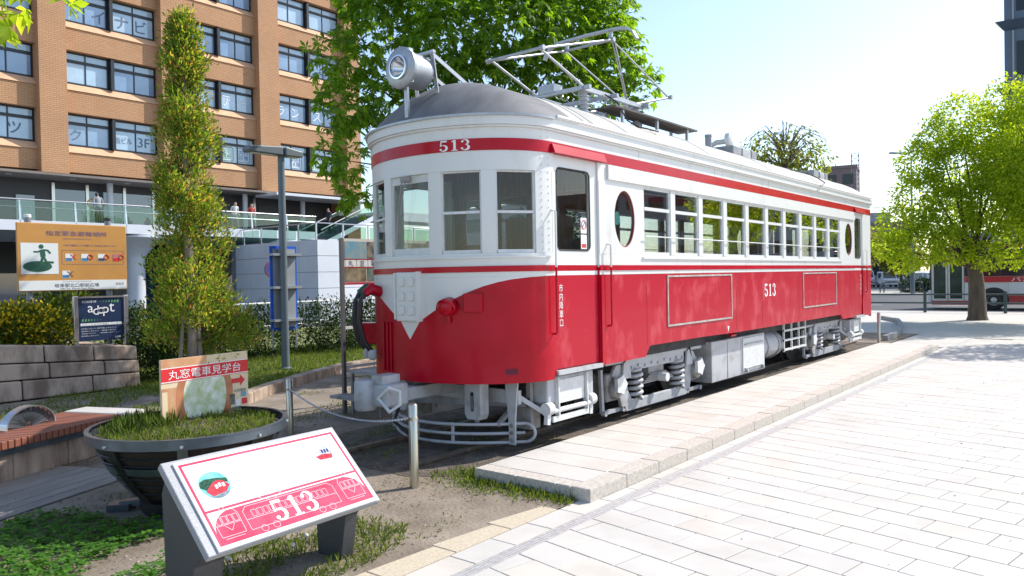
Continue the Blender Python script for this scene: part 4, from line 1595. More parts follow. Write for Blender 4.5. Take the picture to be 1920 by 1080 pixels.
# ------------------------------------------------------------------ station building on the left
def brick_mat(name, c1, c2, mortar, bw, rh, rot=None):
    m = bpy.data.materials.new(name)
    m.use_nodes = True
    nt = m.node_tree
    b = nt.nodes["Principled BSDF"]
    b.inputs["Roughness"].default_value = 0.8
    tc = nt.nodes.new("ShaderNodeTexCoord")
    sep = nt.nodes.new("ShaderNodeSeparateXYZ")
    add = nt.nodes.new("ShaderNodeMath")
    add.operation = 'ADD'
    cmb = nt.nodes.new("ShaderNodeCombineXYZ")
    nt.links.new(tc.outputs["Object"], sep.inputs[0])
    nt.links.new(sep.outputs[0], add.inputs[0])
    nt.links.new(sep.outputs[1], add.inputs[1])
    nt.links.new(add.outputs[0], cmb.inputs[0])
    nt.links.new(sep.outputs[2], cmb.inputs[1])
    br = nt.nodes.new("ShaderNodeTexBrick")
    br.inputs["Scale"].default_value = 1
    br.inputs["Brick Width"].default_value = bw
    br.inputs["Row Height"].default_value = rh
    br.inputs["Mortar Size"].default_value = rh * 0.13
    br.inputs["Color1"].default_value = (*c1, 1)
    br.inputs["Color2"].default_value = (*c2, 1)
    br.inputs["Mortar"].default_value = (*mortar, 1)
    nt.links.new(cmb.outputs[0], br.inputs[0])
    n = nt.nodes.new("ShaderNodeTexNoise")
    n.inputs["Scale"].default_value = 0.5
    n.inputs["Detail"].default_value = 6
    nt.links.new(tc.outputs["Object"], n.inputs["Vector"])
    mx = nt.nodes.new("ShaderNodeMix")
    mx.data_type = 'RGBA'
    mx.blend_type = 'MULTIPLY'
    mx.inputs[0].default_value = 0.35
    nt.links.new(br.outputs[0], mx.inputs[6])
    nt.links.new(n.outputs[0], mx.inputs[7])
    nt.links.new(mx.outputs[2], b.inputs["Base Color"])
    bp = nt.nodes.new("ShaderNodeBump")
    bp.inputs["Strength"].default_value = 0.6
    bp.inputs["Distance"].default_value = 0.02
    bp.invert = True
    nt.links.new(br.outputs["Fac"], bp.inputs["Height"])
    nt.links.new(bp.outputs[0], b.inputs["Normal"])
    return m


M_BRICK = brick_mat("orange_brick_tile", (0.61, 0.335, 0.17), (0.57, 0.30, 0.145), (0.40, 0.225, 0.125), 0.30, 0.105)
M_BRICKP = mat("smooth_orange_sill", (0.58, 0.35, 0.21), 0.7, var=0.08, vscale=3)
M_WFRAME = mat("dark_window_frame", (0.016, 0.018, 0.022), 0.4)
M_WPANE = mat("office_window_glass", (0.12, 0.22, 0.36), 0.06, col2=(0.26, 0.38, 0.52), vscale=0.35, coat=1.0, spec=1.0, bump=0.0)
M_WBLIND = mat("office_window_blind", (0.36, 0.50, 0.62), 0.12, coat=1.0, spec=0.8, var=0.1, vscale=0.7)
M_WTEXT = mat("window_lettering_grey", (0.12, 0.16, 0.22), 0.6)
M_WTEXTW = mat("window_lettering_white", (0.70, 0.75, 0.80), 0.6)
M_GREEN = mat("clinic_green", (0.05, 0.25, 0.15), 0.6)
M_CBLUE = mat("clinic_blue", (0.05, 0.14, 0.38), 0.6)
M_CWHITE = mat("clinic_panel", (0.50, 0.60, 0.62), 0.35, coat=0.6)
M_CONC = mat("soffit_concrete", (0.20, 0.17, 0.15), 0.8, var=0.1, vscale=1)
M_SHOPW = mat("shopfront_dark", (0.045, 0.045, 0.05), 0.5)
M_SHOPG = mat("shopfront_glass", (0.05, 0.10, 0.17), 0.05, coat=1.0, spec=1.0)
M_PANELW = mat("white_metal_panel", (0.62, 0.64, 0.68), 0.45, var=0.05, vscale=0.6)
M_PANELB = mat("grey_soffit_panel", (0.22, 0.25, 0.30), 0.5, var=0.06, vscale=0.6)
M_RAILG = glass("green_balustrade_glass", (0.66, 0.80, 0.74), 1.6)
M_STAIN = mat("stainless_steel", (0.62, 0.62, 0.62), 0.28, metal=0.9)

bld = thing("office_building", "tall orange brick office block with dark window bands behind the trees", "building", (-45, 0, 0))
ZT = 33.0
MB().box(-14, -0.45, 2.0, 37.0, 8.1, ZT).build("wall", M_BRICK, bld)
PIL = [(2.5, 3.9), (9.1, 10.5), (15.7, 17.06), (22.3, 23.75), (28.85, 30.36), (36.0, 37.3)]
for (a, b) in PIL:
    MB().box(-0.6, 0.45, a, b, 7.95, ZT).build("pilaster", M_BRICK, bld)
ROWS = [9.6 + 3.42 * k for k in range(7)]
WH = 1.78
proto = {}
for k, zb in enumerate([8.1 - 0.001 + 0] + [z + WH for z in ROWS[:-1]]):
    zt = ROWS[k]
    for i in range(5):
        a, b = PIL[i][1], PIL[i + 1][0]
        MB().box(-0.44, 0.0, a + .001, b - .001, zb + .02, zt - 0.40).build("spandrel", M_BRICK, bld)
        MB().hexa([(-.44, a + .001, zt - .40), (0.06, a + .001, zt - .40), (0.06, b - .001, zt - .40), (-.44, b - .001, zt - .40),
                   (-.44, a + .001, zt), (-.30, a + .001, zt), (-.30, b - .001, zt), (-.44, b - .001, zt)]).build("sloped_sill", M_BRICKP, bld)
        MB().box(-.43, -.005, (a + b) / 2 - .012, (a + b) / 2 + .012, zb + .03, zt - .41).build("expansion_joint", M_CONC, bld)
first = True
for k, zb in enumerate(ROWS):
    for i in range(5):
        a, b = PIL[i][1], PIL[i + 1][0]
        mid = (a + b) / 2
        # centre mullion fin between the two windows of a bay
        MB().box(-.42, -.05, mid - .09, mid + .09, zb, zb + WH + .05).build("mullion_fin", M_WFRAME, bld)
        for (y0, y1) in ((a + .02, mid - .091), (mid + .091, b - .02)):
            L = y1 - y0
            key = round(L, 2)
            if key not in proto:
                fr = MB()
                fr.box(-.06, .0, 0, L, 0, .12).box(-.06, .0, 0, L, WH - .08, WH).box(-.06, .0, 0, .09, .12, WH - .08).box(-.06, .0, L - .09, L, .12, WH - .08)
                fr.box(-.05, .03, .09, L - .09, 1.20, 1.36).box(-.05, -.005, L / 2 - .035, L / 2 + .035, .12, 1.20).box(-.05, -.005, L / 2 - .035, L / 2 + .035, 1.36, WH - .08)
                fo = fr.build("window", M_WFRAME, bld)
                p1 = MB().box(-.045, -.035, .09, L / 2 - .035, .12, 1.20).build("pane", M_WPANE, fo)
                p2 = MB().box(-.045, -.035, L / 2 + .035, L - .09, .12, 1.20).build("pane", M_WPANE, fo)
                p3 = MB().box(-.045, -.035, .09, L / 2 - .035, 1.36, WH - .08).build("pane", M_WBLIND, fo)
                p4 = MB().box(-.045, -.035, L / 2 + .035, L - .09, 1.36, WH - .08).build("pane", M_WBLIND, fo)
                bl1 = bpy.data.meshes[p1.data.name].copy()
                bl1.materials.clear()
                bl1.materials.append(M_WBLIND)
                bl2 = p2.data.copy()
                bl2.materials.clear()
                bl2.materials.append(M_WBLIND)
                proto[key] = (fo, bl1, bl2)
                fo.location = (-.36, y0, zb)
                continue
            fo, bl1, bl2 = proto[key]
            c = copy_tree(fo, bld)
            c.location = (-.36, y0, zb)
            ch = sorted(c.children, key=lambda o: o.name)
            if (k * 7 + i * 3 + int(y0)) % 3 == 0 or k in (0,):
                ch[0].data = bl1
                ch[1].data = bl2
# lettering and posters behind the window glass
XL = -.385


def wtext(body, y, z, h, m, w=None):
    text("window_lettering", body, m, bld, (XL, y, z), (0, 1, 0), (0, 0, 1), h, w, 0.01)


z2 = ROWS[2] + .66
for ch, y in zip("マイナビ", (17.9, 19.1, 20.4, 21.5)):
    wtext(ch, y, z2, .72, M_WTEXT)
z0 = ROWS[0] + .66
for ch, y in zip("ック", (14.75, 17.75)):
    wtext(ch, y, z0, .62, M_WTEXT)
wtext("当ビル", 20.35, z0, .38, M_WTEXT, .95)
wtext("3F", 21.5, z0, .55, M_WTEXT)
z1 = ROWS[1] + .66
for ch, y in zip("アデランス", (27.0, 28.1, 30.95, 32.2, 34.0)):
    wtext(ch, y, z1, .66, M_WTEXTW)
wtext("バス", 25.6, z1, .4, M_WTEXTW)
for (t1, t2, y, mm) in (("透", "析", 25.2, M_GREEN), ("在宅", "透析", 26.85, M_GREEN), ("内科", "診療", 28.05, M_CBLUE), ("内科", "４階", 32.15, M_CBLUE), ("透析", "３階", 33.75, M_GREEN), ("Ⓖ", "", 34.9, M_GREEN)):
    MB().box(XL - .006, XL + .002, y - .52, y + .52, ROWS[0] + .15, ROWS[0] + 1.16).build("window_poster", M_CWHITE, bld)
    ed = MB().tube([(XL + .006, y + p[0], ROWS[0] + .655 + p[1]) for p in rrect(.46, .44, .1, 3)], .018, 4, True)
    ed.build("poster_border", mm, bld)
    body = t1 if not t2 else t1 + "\n" + t2
    text("window_lettering", body, mm, bld, (XL + .002, y, ROWS[0] + .655), (0, 1, 0), (0, 0, 1), .66, None if t2 else None, .01, .9)
# soffit, recessed upper-storey shopfront
MB().box(-6, .44, 2.0, 37.2, 7.82, 7.949).build("soffit", M_CONC, bld)
sl = MB()
for y in (14.5, 17.6, 20.6, 25.5, 30.0):
    sl.lathe([(.16, 0), (.16, .02)], (-.6, y, 7.80), (0, 0, 1), 14)
tag(sl.build("downlights", M_CWHITE, bld), kind="stuff")
MB().box(-6.2, -1.9, 2.0, 36.5, 4.9, 7.82).build("shop_wall", M_SHOPW, bld)
for (a, b) in ((3, 7.2), (7.6, 12.3), (17.15, 18.75), (18.95, 20.85), (21.05, 22.6), (25.0, 26.8), (27.0, 29.5), (30.0, 33.0)):
    MB().box(-1.899, -1.86, a, b, 5.2, 7.35).build("shop_window", M_SHOPG if a > 12 and a < 24 else M_SHOPW, bld)
for y in (17.05, 18.85, 20.95, 22.7, 26.9, 29.7):
    MB().box(-1.95, -1.80, y - .08, y + .08, 4.9, 7.7).build("shop_mullion", M_STAIN, bld)
for y in (19.85, 25.55, 28.6, 33.2):
    MB().tube([(-1.2, y, 4.9), (-1.2, y, 7.82)], .17, 16).build("round_column", M_PANELW, bld, 60)
MB().box(-1.86, -1.80, 15.2, 16.1, 5.5, 6.9).build("notice_board", mat("pale_notice", (.5, .55, .55), .5), bld)
M_YEL = mat("yellow_logo", (.65, .42, .05), .5)
lg_ = MB().tube([(-1.80, 19.2 + .36 * math.cos(a), 6.65 + .26 * math.sin(a)) for a in np.linspace(.3, 5.2, 18)], .045, 6)
lg_.tube([(-1.80, 19.75, 6.52), (-1.80, 19.80, 6.62)], .07, 6)
lg_.build("cafe_logo", M_YEL, bld)
text("shop_lettering", "CAFE", M_WTEXTW, bld, (-1.80, 19.0, 6.10), (0, 1, 0), (0, 0, 1), .20, .9, .01)
text("shop_lettering", "CRIÉ", M_WTEXTW, bld, (-1.78, 26.15, 7.15), (0, 1, 0), (0, 0, 1), .36, 1.2, .01)
MB().box(-1.86, -1.79, 24.6, 26.78, 6.86, 7.45).build("sign_board", M_SHOPW, bld)
# ground storey below the deck
MB().box(-14, -1.0, 2.0, 36.9, -.14, 4.5).build("ground_storey_wall", M_SHOPW, bld)
for i, (a, b) in enumerate(((3, 7), (8, 13), (14, 17), (20.5, 24), (24.5, 27))):
    MB().box(-.999, -.96, a, b, .2, 2.6).build("ground_storey_glass", M_SHOPG, bld)
for (y) in (5, 12, 19.6, 26.6):
    MB().box(-1.2, -.4, y, y + .9, -.14, 4.4).build("ground_storey_pier", M_CONC, bld)
M_ORP = brick_mat("orange_pier_tile", (0.52, 0.25, 0.11), (0.46, 0.21, 0.09), (0.25, 0.13, 0.07), .3, .105)
MB().box(-1.6, .3, 36.05, 37.25, -.14, 7.82).build("corner_pier", M_ORP, bld)
MB().box(-.9, 1.6, 29.2, 37.6, 7.62, 7.80).build("porch_roof", M_PANELW, bld)

# ------------------------------------------------------------------ pedestrian deck with glass balustrade
deck = thing("pedestrian_deck", "raised pedestrian deck with white fascia and green glass balustrade", "footbridge", (-39, 0, 0))
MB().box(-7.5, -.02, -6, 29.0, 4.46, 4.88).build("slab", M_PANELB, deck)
y = -6.0
while y < 28.9:
    y1 = min(y + 2.35, 29.0)
    MB().box(-.018, .05, y + .012, y1 - .012, 4.45, 4.92).build("fascia_panel", M_PANELW, deck)
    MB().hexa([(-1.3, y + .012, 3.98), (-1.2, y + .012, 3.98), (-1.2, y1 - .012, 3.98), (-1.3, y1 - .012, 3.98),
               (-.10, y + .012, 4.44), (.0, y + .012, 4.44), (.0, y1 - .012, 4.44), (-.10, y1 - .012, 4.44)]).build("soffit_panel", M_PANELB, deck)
    MB().box(-.02, .0, y + .03, y1 - .03, 4.95, 5.50).build("glass_panel", M_RAILG, deck)
    MB().box(-.02, .0, y + .03, y1 - .03, 5.54, 5.80).build("upper_glass_panel", M_RAILG, deck)
    mb = MB()
    mb.bar((0.02, y, 4.92), (-.06, y, 5.86), .05, .09, (0, 1, 0))
    mb.build("baluster", M_STAIN, deck)
    y = y1
MB().tube([(-.04, -6, 5.87), (-.04, 29, 5.87)], .035, 8).build("handrail", M_STAIN, deck, 60)
MB().tube([(-.03, -6, 5.52), (-.03, 29, 5.52)], .02, 6).build("mid_rail", M_STAIN, deck)
for y in (3.5, 18.55, 27.2):
    col_ = MB().lathe([(.46, 0), (.46, 3.2), (.60, 3.5), (.95, 3.9), (1.5, 4.3), (1.5, 4.44)], (-1.4, y, 0), (0, 0, 1), 28)
    col_.build("support_column", M_PANELW, deck, 40)

# stair and lift block in front of the deck
blk = thing("stair_block", "white panelled stair block with corner beside the deck", "stair block", (-32, 23.8, 0))
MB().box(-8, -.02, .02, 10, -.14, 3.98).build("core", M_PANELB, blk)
for r_ in range(5):
    za, zb = -.14 + .83 * r_, -.14 + .83 * (r_ + 1)
    for c_ in range(6):
        MB().box(-.018, .03, c_ * 1.5 + .012, c_ * 1.5 + 1.488, za + .012, zb - .012).build("wall_panel", M_PANELW, blk)
    for c_ in range(5):
        MB().box(-1.5 * c_ - 1.488, -1.5 * c_ - .012 - (.0 if c_ else .02), -.03, .018, za + .012, zb - .012).build("wall_panel", M_PANELW, blk)
for c_ in range(5):
    MB().box(-.05, -.03, c_ * 1.7 + .12, c_ * 1.7 + 1.58, 4.06, 4.75).build("glass_panel", M_RAILG, blk)
    MB().box(-1.7 * c_ - 1.58, -1.7 * c_ - .12, .03, .05, 4.06, 4.75).build("glass_panel", M_RAILG, blk)
    MB().box(-.07, -.02, c_ * 1.7 - .03, c_ * 1.7 + .05, 3.98, 4.85).build("baluster", M_STAIN, blk)
    MB().box(-1.7 * c_ - 1.65, -1.7 * c_ - 1.57, .02, .07, 3.98, 4.85).build("baluster", M_STAIN, blk)
MB().tube([(-.04, 9.0, 4.86), (-.04, .04, 4.86), (-8.4, .04, 4.86)], .035, 8).build("handrail", M_STAIN, blk, 60)

# flight of stairs up from the deck
st = thing("staircase", "flight of steps with glass sides rising from the deck at the building corner", "stairs", (-41, 30.2, 4.3))
for k in range(14):
    MB().box(-1.2, 1.2, k * .36, k * .36 + .37, k * .165, k * .165 + .12).build("step", M_PANELB, st)
for sx in (-1.25, 1.25):
    MB().hexa([(sx - .02, 0, -.2), (sx + .02, 0, -.2), (sx + .02, 5.1, 2.1), (sx - .02, 5.1, 2.1), (sx - .02, 0, .12), (sx + .02, 0, .12), (sx + .02, 5.1, 2.42), (sx - .02, 5.1, 2.42)]).build("stringer", M_PANELW, st)
    MB().hexa([(sx - .01, 0, .14), (sx + .01, 0, .14), (sx + .01, 5.1, 2.44), (sx - .01, 5.1, 2.44), (sx - .01, 0, .9), (sx + .01, 0, .9), (sx + .01, 5.1, 3.2), (sx - .01, 5.1, 3.2)]).build("glass_side", M_RAILG, st)
    MB().tube([(sx, -.3, .82), (sx, 5.2, 3.3)], .04, 8).build("handrail", M_STAIN, st)
MB().box(-1.4, 1.4, 5.1, 12, 1.7, 2.3).build("upper_landing", M_PANELW, st)
MB().box(.6, 1.4, 4.9, 5.7, -4.4, 1.7).build("landing_pier", mat("blue_grey_panel", (.14, .19, .30), .5), st)

# ------------------------------------------------------------------ people on the deck and stairs
M_SKIN = mat("skin", (.45, .27, .19), .6)
M_HAIR = mat("dark_hair", (.02, .016, .014), .6)


def person(label, loc, rz, shirt, trousers, lean=0.0, stride=0.25):
    """walking figure: continuous skinned body, hair and clothes coloured by height"""
    me = bpy.data.meshes.new("person")
    J = {'pel': (0, 0, .93), 'waist': (0, .01, 1.08), 'chest': (0, .02 + lean * .4, 1.30), 'neck': (0, .03 + lean * .7, 1.47), 'head': (0, .05 + lean, 1.58), 'top': (0, .05 + lean, 1.70),
         'hl': (-.10, 0, .90), 'kl': (-.10, stride * .6, .50), 'al': (-.10, stride * .7, .08), 'tl': (-.10, stride * .7 + .15, .03),
         'hr': (.10, 0, .90), 'kr': (.10, -stride * .3, .50), 'ar': (.10, -stride, .10), 'tr': (.10, -stride + .14, .03),
         'sl': (-.18, .02 + lean * .5, 1.40), 'el': (-.23, -.06 + lean * .4, 1.14), 'wl': (-.22, .10 + lean * .4, .92), 'fl': (-.21, .14 + lean * .4, .84),
         'sr': (.18, .02 + lean * .5, 1.40), 'er': (.23, -.02 + lean * .4, 1.14), 'wr': (.22, .16 + lean * .4, .95), 'fr': (.21, .21 + lean * .4, .88)}
    rad = dict(pel=.145, waist=.13, chest=.155, neck=.06, head=.105, top=.06, hl=.09, kl=.062, al=.045, tl=.04, hr=.09, kr=.062, ar=.045, tr=.04,
               sl=.062, el=.045, wl=.034, fl=.035, sr=.062, er=.045, wr=.034, fr=.035)
    E_ = [('pel', 'waist'), ('waist', 'chest'), ('chest', 'neck'), ('neck', 'head'), ('head', 'top'), ('pel', 'hl'), ('hl', 'kl'), ('kl', 'al'), ('al', 'tl'), ('pel', 'hr'), ('hr', 'kr'), ('kr', 'ar'), ('ar', 'tr'),
          ('chest', 'sl'), ('sl', 'el'), ('el', 'wl'), ('wl', 'fl'), ('chest', 'sr'), ('sr', 'er'), ('er', 'wr'), ('wr', 'fr')]
    names = list(J)
    me.from_pydata([J[n_] for n_ in names], [(names.index(a), names.index(b)) for a, b in E_], [])
    ob = bpy.data.objects.new("person_source", me)
    COL.objects.link(ob)
    ob.modifiers.new("skin", 'SKIN')
    for i, n_ in enumerate(names):
        sv = me.skin_vertices[0].data[i]
        sv.radius = (rad[n_], rad[n_] * (.75 if n_ in ('pel', 'waist', 'chest') else 1))
        sv.use_root = n_ == 'pel'
    sb = ob.modifiers.new("sub", 'SUBSURF')
    sb.levels = sb.render_levels = 1
    dg = bpy.context.evaluated_depsgraph_get()
    m2 = bpy.data.meshes.new_from_object(ob.evaluated_get(dg))
    bpy.data.objects.remove(ob)
    m2.materials.clear()
    for mm in (shirt, trousers, M_SKIN, M_HAIR):
        m2.materials.append(mm)
    for p in m2.polygons:
        c = p.center
        if c.z > 1.62 or (c.z > 1.50 and c.y < .03 + lean):
            p.material_index = 3
        elif c.z > 1.44:
            p.material_index = 2
        elif abs(c.x) > .17 and c.z < 1.08:
            p.material_index = 2
        elif c.z > .95:
            p.material_index = 0
        elif c.z < .07:
            p.material_index = 3
        else:
            p.material_index = 1
    m2.shade_smooth()
    m2.name = "person"
    o = link("person", m2)
    o.location = loc
    o.rotation_euler = (0, 0, rz)
    return tag(o, label, "person", "people on the deck")


M_SH1 = mat("white_shirt", (.6, .6, .6), .8)
M_SH2 = mat("grey_shirt", (.25, .27, .3), .8)
M_SH3 = mat("navy_jacket", (.02, .025, .05), .8)
M_SH4 = mat("red_top", (.45, .06, .05), .8)
M_TR1 = mat("dark_trousers", (.03, .035, .05), .8)
M_TR2 = mat("khaki_trousers", (.22, .18, .13), .8)
person("person in grey shirt bending by the cafe window", (-40.2, 16.7, 4.88), PI / 2, M_SH2, M_TR1, .12, .1)
person("person in white top at the glass balustrade right of the conifer", (-40.2, 24.2, 4.88), -PI / 2, M_SH1, M_TR2, .03)
person("person in red top further along the deck near the lamp post", (-40.4, 25.4, 4.88), -PI / 2, M_SH4, M_TR1)
person("person in navy jacket walking on the stairs", (-41.0, 31.5, 5.0), PI, M_SH3, M_TR1)

# ------------------------------------------------------------------ evacuation board, adopt board
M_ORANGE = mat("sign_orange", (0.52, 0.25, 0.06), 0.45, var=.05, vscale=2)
M_SIGNW = mat("sign_white", (.72, .74, .72), .45)
M_SIGNG = mat("sign_green", (.02, .10, .055), .5)
M_SIGNT = mat("sign_text_dark", (.05, .05, .09), .5)
M_SIGNV = mat("sign_text_violet", (.12, .09, .20), .5)
M_SIGNB = mat("sign_blue", (.04, .18, .38), .5)
M_SIGNR = mat("sign_red", (.62, .015, .02), .45)
M_SIGNP = mat("sign_pink", (.45, .16, .18), .5)
M_POST = mat("grey_post_steel", (.22, .23, .25), .45, metal=.4)
E1, E2 = (0, 1, 0), (0, 0, 1)
sg = thing("evacuation_sign", "orange evacuation area board with green running figure above the flower bed", "sign", (-15.5, 5.02, 0))
SWd, z0s, z1s = 1.93, 1.80, 3.06
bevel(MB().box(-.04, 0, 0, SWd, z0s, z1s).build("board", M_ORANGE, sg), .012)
MB().box(.001, .004, .02, SWd - .02, z0s + .02, z0s + .20).build("white_strip", M_SIGNW, sg)
MB().box(.001, .004, .06, .68, z0s + .32, z1s - .37).build("pictogram_field", M_SIGNW, sg)
MB().prism([(.24 * math.cos(a), .10 * math.sin(a)) for a in np.linspace(0, 2 * PI, 28, endpoint=False)], (.0045, .33, z0s + .46), E1, E2, .002).build("pictogram", M_SIGNG, sg)
rm = MB()
cy_, cz_ = .40, z0s + .70
rm.prism([(.042 * math.cos(a), .042 * math.sin(a)) for a in np.linspace(0, 2 * PI, 14, endpoint=False)], (.0045, cy_ - .005, cz_ + .125), E1, E2, .0022)


def limb2(pts, w, d):
    for i, (p, q) in enumerate(zip(pts, pts[1:])):
        rm.bar((.0055 + .0002 * i + d, *p), (.0055 + .0002 * i + d, *q), w, .004, (1, 0, 0))


limb2([(cy_ + .01, cz_ + .07), (cy_ + .025, cz_ - .06)], .085, 0)
limb2([(cy_ + .01, cz_ + .06), (cy_ - .06, cz_ + .03), (cy_ - .13, cz_ + .03)], .028, .001)
limb2([(cy_ + .02, cz_ + .065), (cy_ + .10, cz_ + .06), (cy_ + .15, cz_ + .0)], .028, .0015)
limb2([(cy_ + .025, cz_ - .05), (cy_ + .08, cz_ - .16), (cy_ + .20, cz_ - .165)], .036, .002)
limb2([(cy_ + .02, cz_ - .05), (cy_ - .005, cz_ - .15), (cy_ - .06, cz_ - .24)], .036, .0025)
rm.build("running_figure", M_SIGNG, sg, fix=False)
text("title", "指定緊急避難場所", M_SIGNV, sg, (.003, 1.02, z1s - .18), E1, E2, .09, 1.08)
text("subtitle", "Designated Emergency Evacuation Site", M_SIGNV, sg, (.003, 1.02, z1s - .28), E1, E2, .03, .5)
text("small_text", "災害の種類により避難できる場所が異なります", M_SIGNV, sg, (.003, 1.25, z1s - .40), E1, E2, .035, .95)
text("place_name", "岐阜駅北口駅前広場", M_SIGNT, sg, (.005, 1.0, z0s + .105), E1, E2, .075, .78)
text("place_reading", "ぎふえききたぐちえきまえひろば", M_SIGNT, sg, (.005, 1.0, z0s + .175), E1, E2, .025, .5)
text("place_english", "Gifu Sta. North Gate Plaza", M_SIGNT, sg, (.005, 1.0, z0s + .045), E1, E2, .025, .6)
text("city_name", "岐阜市", M_SIGNT, sg, (.005, 1.78, z0s + .12), E1, E2, .05)
fr = MB()
for (a, b, c, d) in ((.74, 1.86, z0s + .50, z0s + .505), (.74, 1.86, z0s + .76, z0s + .765), (.74, .745, z0s + .505, z0s + .76), (1.855, 1.86, z0s + .505, z0s + .76)):
    fr.box(.0008, .0022, a, b, c, d)
fr.build("icon_frame", M_SIGNV, sg)
for i, y in enumerate((.80, 1.08, 1.38, 1.66, .74)):
    z = z0s + (.56 if i < 4 else .24)
    ic = MB().box(.001, .0032, y, y + .13, z, z + .14).build("icon", [M_SIGNW, M_SIGNW, M_SIGNW, M_SIGNP, M_SIGNW][i], sg)
    MB().box(.0034, .0046, y + .006, y + .124, z + .006, z + .06).build("icon_wave", [M_SIGNB, M_SIGNB, M_SIGNT, M_SIGNR, M_SIGNB][i], ic)
    if i in (0, 4):
        xm = MB()
        xm.bar((.006, y + .09, z + .03), (.006, y + .19, z + .13), .012, .002, (1, 0, 0))
        xm.bar((.0065, y + .19, z + .03), (.0065, y + .09, z + .13), .012, .002, (1, 0, 0))
        xm.build("cross_mark", M_SIGNR if i == 0 else M_SIGNT, ic, fix=False)
    else:
        MB().tube([(.006, y + .16 + .045 * math.cos(a), z + .08 + .045 * math.sin(a)) for a in np.linspace(0, 2 * PI, 16, endpoint=False)], .007, 4, True).build("ring_mark", M_SIGNR, ic)
for y in (.22, 1.62):
    MB().tube([(-.10, y, .5), (-.10, y, z1s + .10)], .055, 14).build("post", M_POST, sg, 40)
    MB().lathe([(.06, 0), (.06, .05), (.05, .06)], (-.10, y, z1s + .095), (0, 0, 1), 14).build("post_cap", M_SIGNW if y < 1 else M_BLACK, sg, 40)

ad = thing("adopt_sign", "small dark blue community board lettered adopt, in a steel frame", "sign", (-15.05, 5.76, 0))
M_NAVY = mat("board_navy", (.012, .028, .075), .4, var=.1, vscale=2)
MB().box(-.03, 0, .08, .90, .86, 1.66).build("board", M_NAVY, ad)
for y in (.0, .90):
    bevel(MB().box(-.05, .03, y, y + .08, .5, 1.70).build("post", M_STAIN, ad), .01)
MB().box(-.04, .02, .081, .899, 1.66, 1.69).build("frame_rail", M_STAIN, ad)
for ch, y, z, h in zip("adopt", (.30, .395, .485, .575, .68), (1.45, 1.43, 1.42, 1.40, 1.47), (.12, .17, .12, .17, .16)):
    text("logo_letter", ch, M_NUM, ad, (.001, y, z), E1, E2, h)
text("heading", "ぎふまち育て隊", M_NUM, ad, (.001, .28, 1.59), E1, E2, .045, .25)
M_LG = mat("board_green", (.10, .30, .10), .5)
for r_, (yy, zz) in enumerate(((.48, 1.59), (.16, 1.245))):
    for k in range(7):
        w = (.012 + .005 * k) if r_ == 0 else (.042 - .005 * k)
        MB().prism([(-w / 2, -w * .6), (w * .3, -w * .6), (w / 2, w * .6), (-w * .3, w * .6)], (.001, yy + .052 * k, zz), E1, E2, .002).build("leaf_mark", M_LG, ad)
MB().box(.0005, .002, .12, .86, 1.145, 1.19).build("rule", M_NUM, ad)
text("motto", "わたしたちがお世話しています", M_SIGNT, ad, (.0025, .5, 1.167), E1, E2, .03, .7)
for k, (yy, ww) in enumerate(((.26, .26), (.58, .34), (.28, .30), (.62, .26), (.26, .24), (.62, .30), (.28, .30))):
    text("small_text", "岐阜市美しいまちづくり", M_NUM, ad, (.001, yy, 1.10 - .045 * (k // 2) - .01), E1, E2, .02, ww)
text("city_name", "岐阜市", M_NUM, ad, (.001, .78, .91), E1, E2, .035)

# ------------------------------------------------------------------ lamp post with the back of a blue-edged sign
M_LAMPG = mat("lamp_post_grey", (.13, .16, .18), .5, metal=.2, var=.08, vscale=3)
lp = thing("lamp_post", "grey lamp post with two flat heads beside the tram", "street lamp", (-14, 9.54, 0))
MB().tube([(0, 0, 0), (0, 0, 4.72)], [.085, .07], 18).build("pole", M_LAMPG, lp, 50)
MB().lathe([(.13, 0), (.13, .05), (.09, .08)], (0, 0, 0), (0, 0, 1), 18).build("base", M_LAMPG, lp, 40)
for sy, L in ((-1, .78), (1, .42)):
    o = MB().prism([(0, -.09), (L, -.09), (L + .03, -.05), (L, .04), (.05, .09), (0, .09)] if sy > 0 else [(0, -.09), (0, .09), (-.05, .09), (-L, .04), (-L - .03, -.05), (-L, -.09)],
                   (-.14, .03 * sy, 4.66), E1, E2, .28).build("lamp_head", M_LAMPG, lp)
    bevel(o, .02)
    MB().box(-.09, .09, min(.15 * sy, (L - .05) * sy), max(.15 * sy, (L - .05) * sy), 4.562, 4.568).build("diffuser", M_SIGNW, o)
sb_ = thing("blue_sign", "grey back of a tall blue-edged sign strapped to the lamp post", "sign", (-14, 9.62, 0))
M_BLUEP = mat("sign_edge_blue", (.01, .10, .55), .4)
M_SBACK = mat("sign_back_grey", (.30, .33, .35), .5, metal=.3, var=.08, vscale=3)
MB().box(-.16, -.13, -.32, .34, .86, 2.66).build("board", M_BLUEP, sb_)
MB().box(-.129, -.10, -.26, .28, .92, 2.60).build("back_channel", M_SBACK, sb_)
for z in (1.05, 1.75, 2.45):
    MB().box(-.15, .03, -.34, .36, z, z + .05).build("strap", M_SBACK, sb_)
for y in (-.28, .30):
    MB().tube([(-.14, y, .45), (-.14, y, .9)], .018, 8).build("leg", M_SBACK, sb_)

rsn = thing("round_road_sign", "small round blue road sign on a thin white pole", "road sign", (-25, 16.48, 0))
MB().tube([(0, 0, 0), (0, 0, 2.5)], .035, 8).build("pole", M_SIGNW, rsn)
MB().lathe([(.30, 0), (.30, .02)], (.04, 0, 2.36), (1, 0, 0), 24).build("disc", mat("road_sign_blue", (.03, .05, .22), .4), rsn, 40)
MB().tube([(.066, .27 * math.cos(a), 2.36 + .27 * math.sin(a)) for a in np.linspace(0, 2 * PI, 24, endpoint=False)], .03, 6, True).build("red_rim", mat("road_sign_red", (.22, .04, .09), .4), rsn)

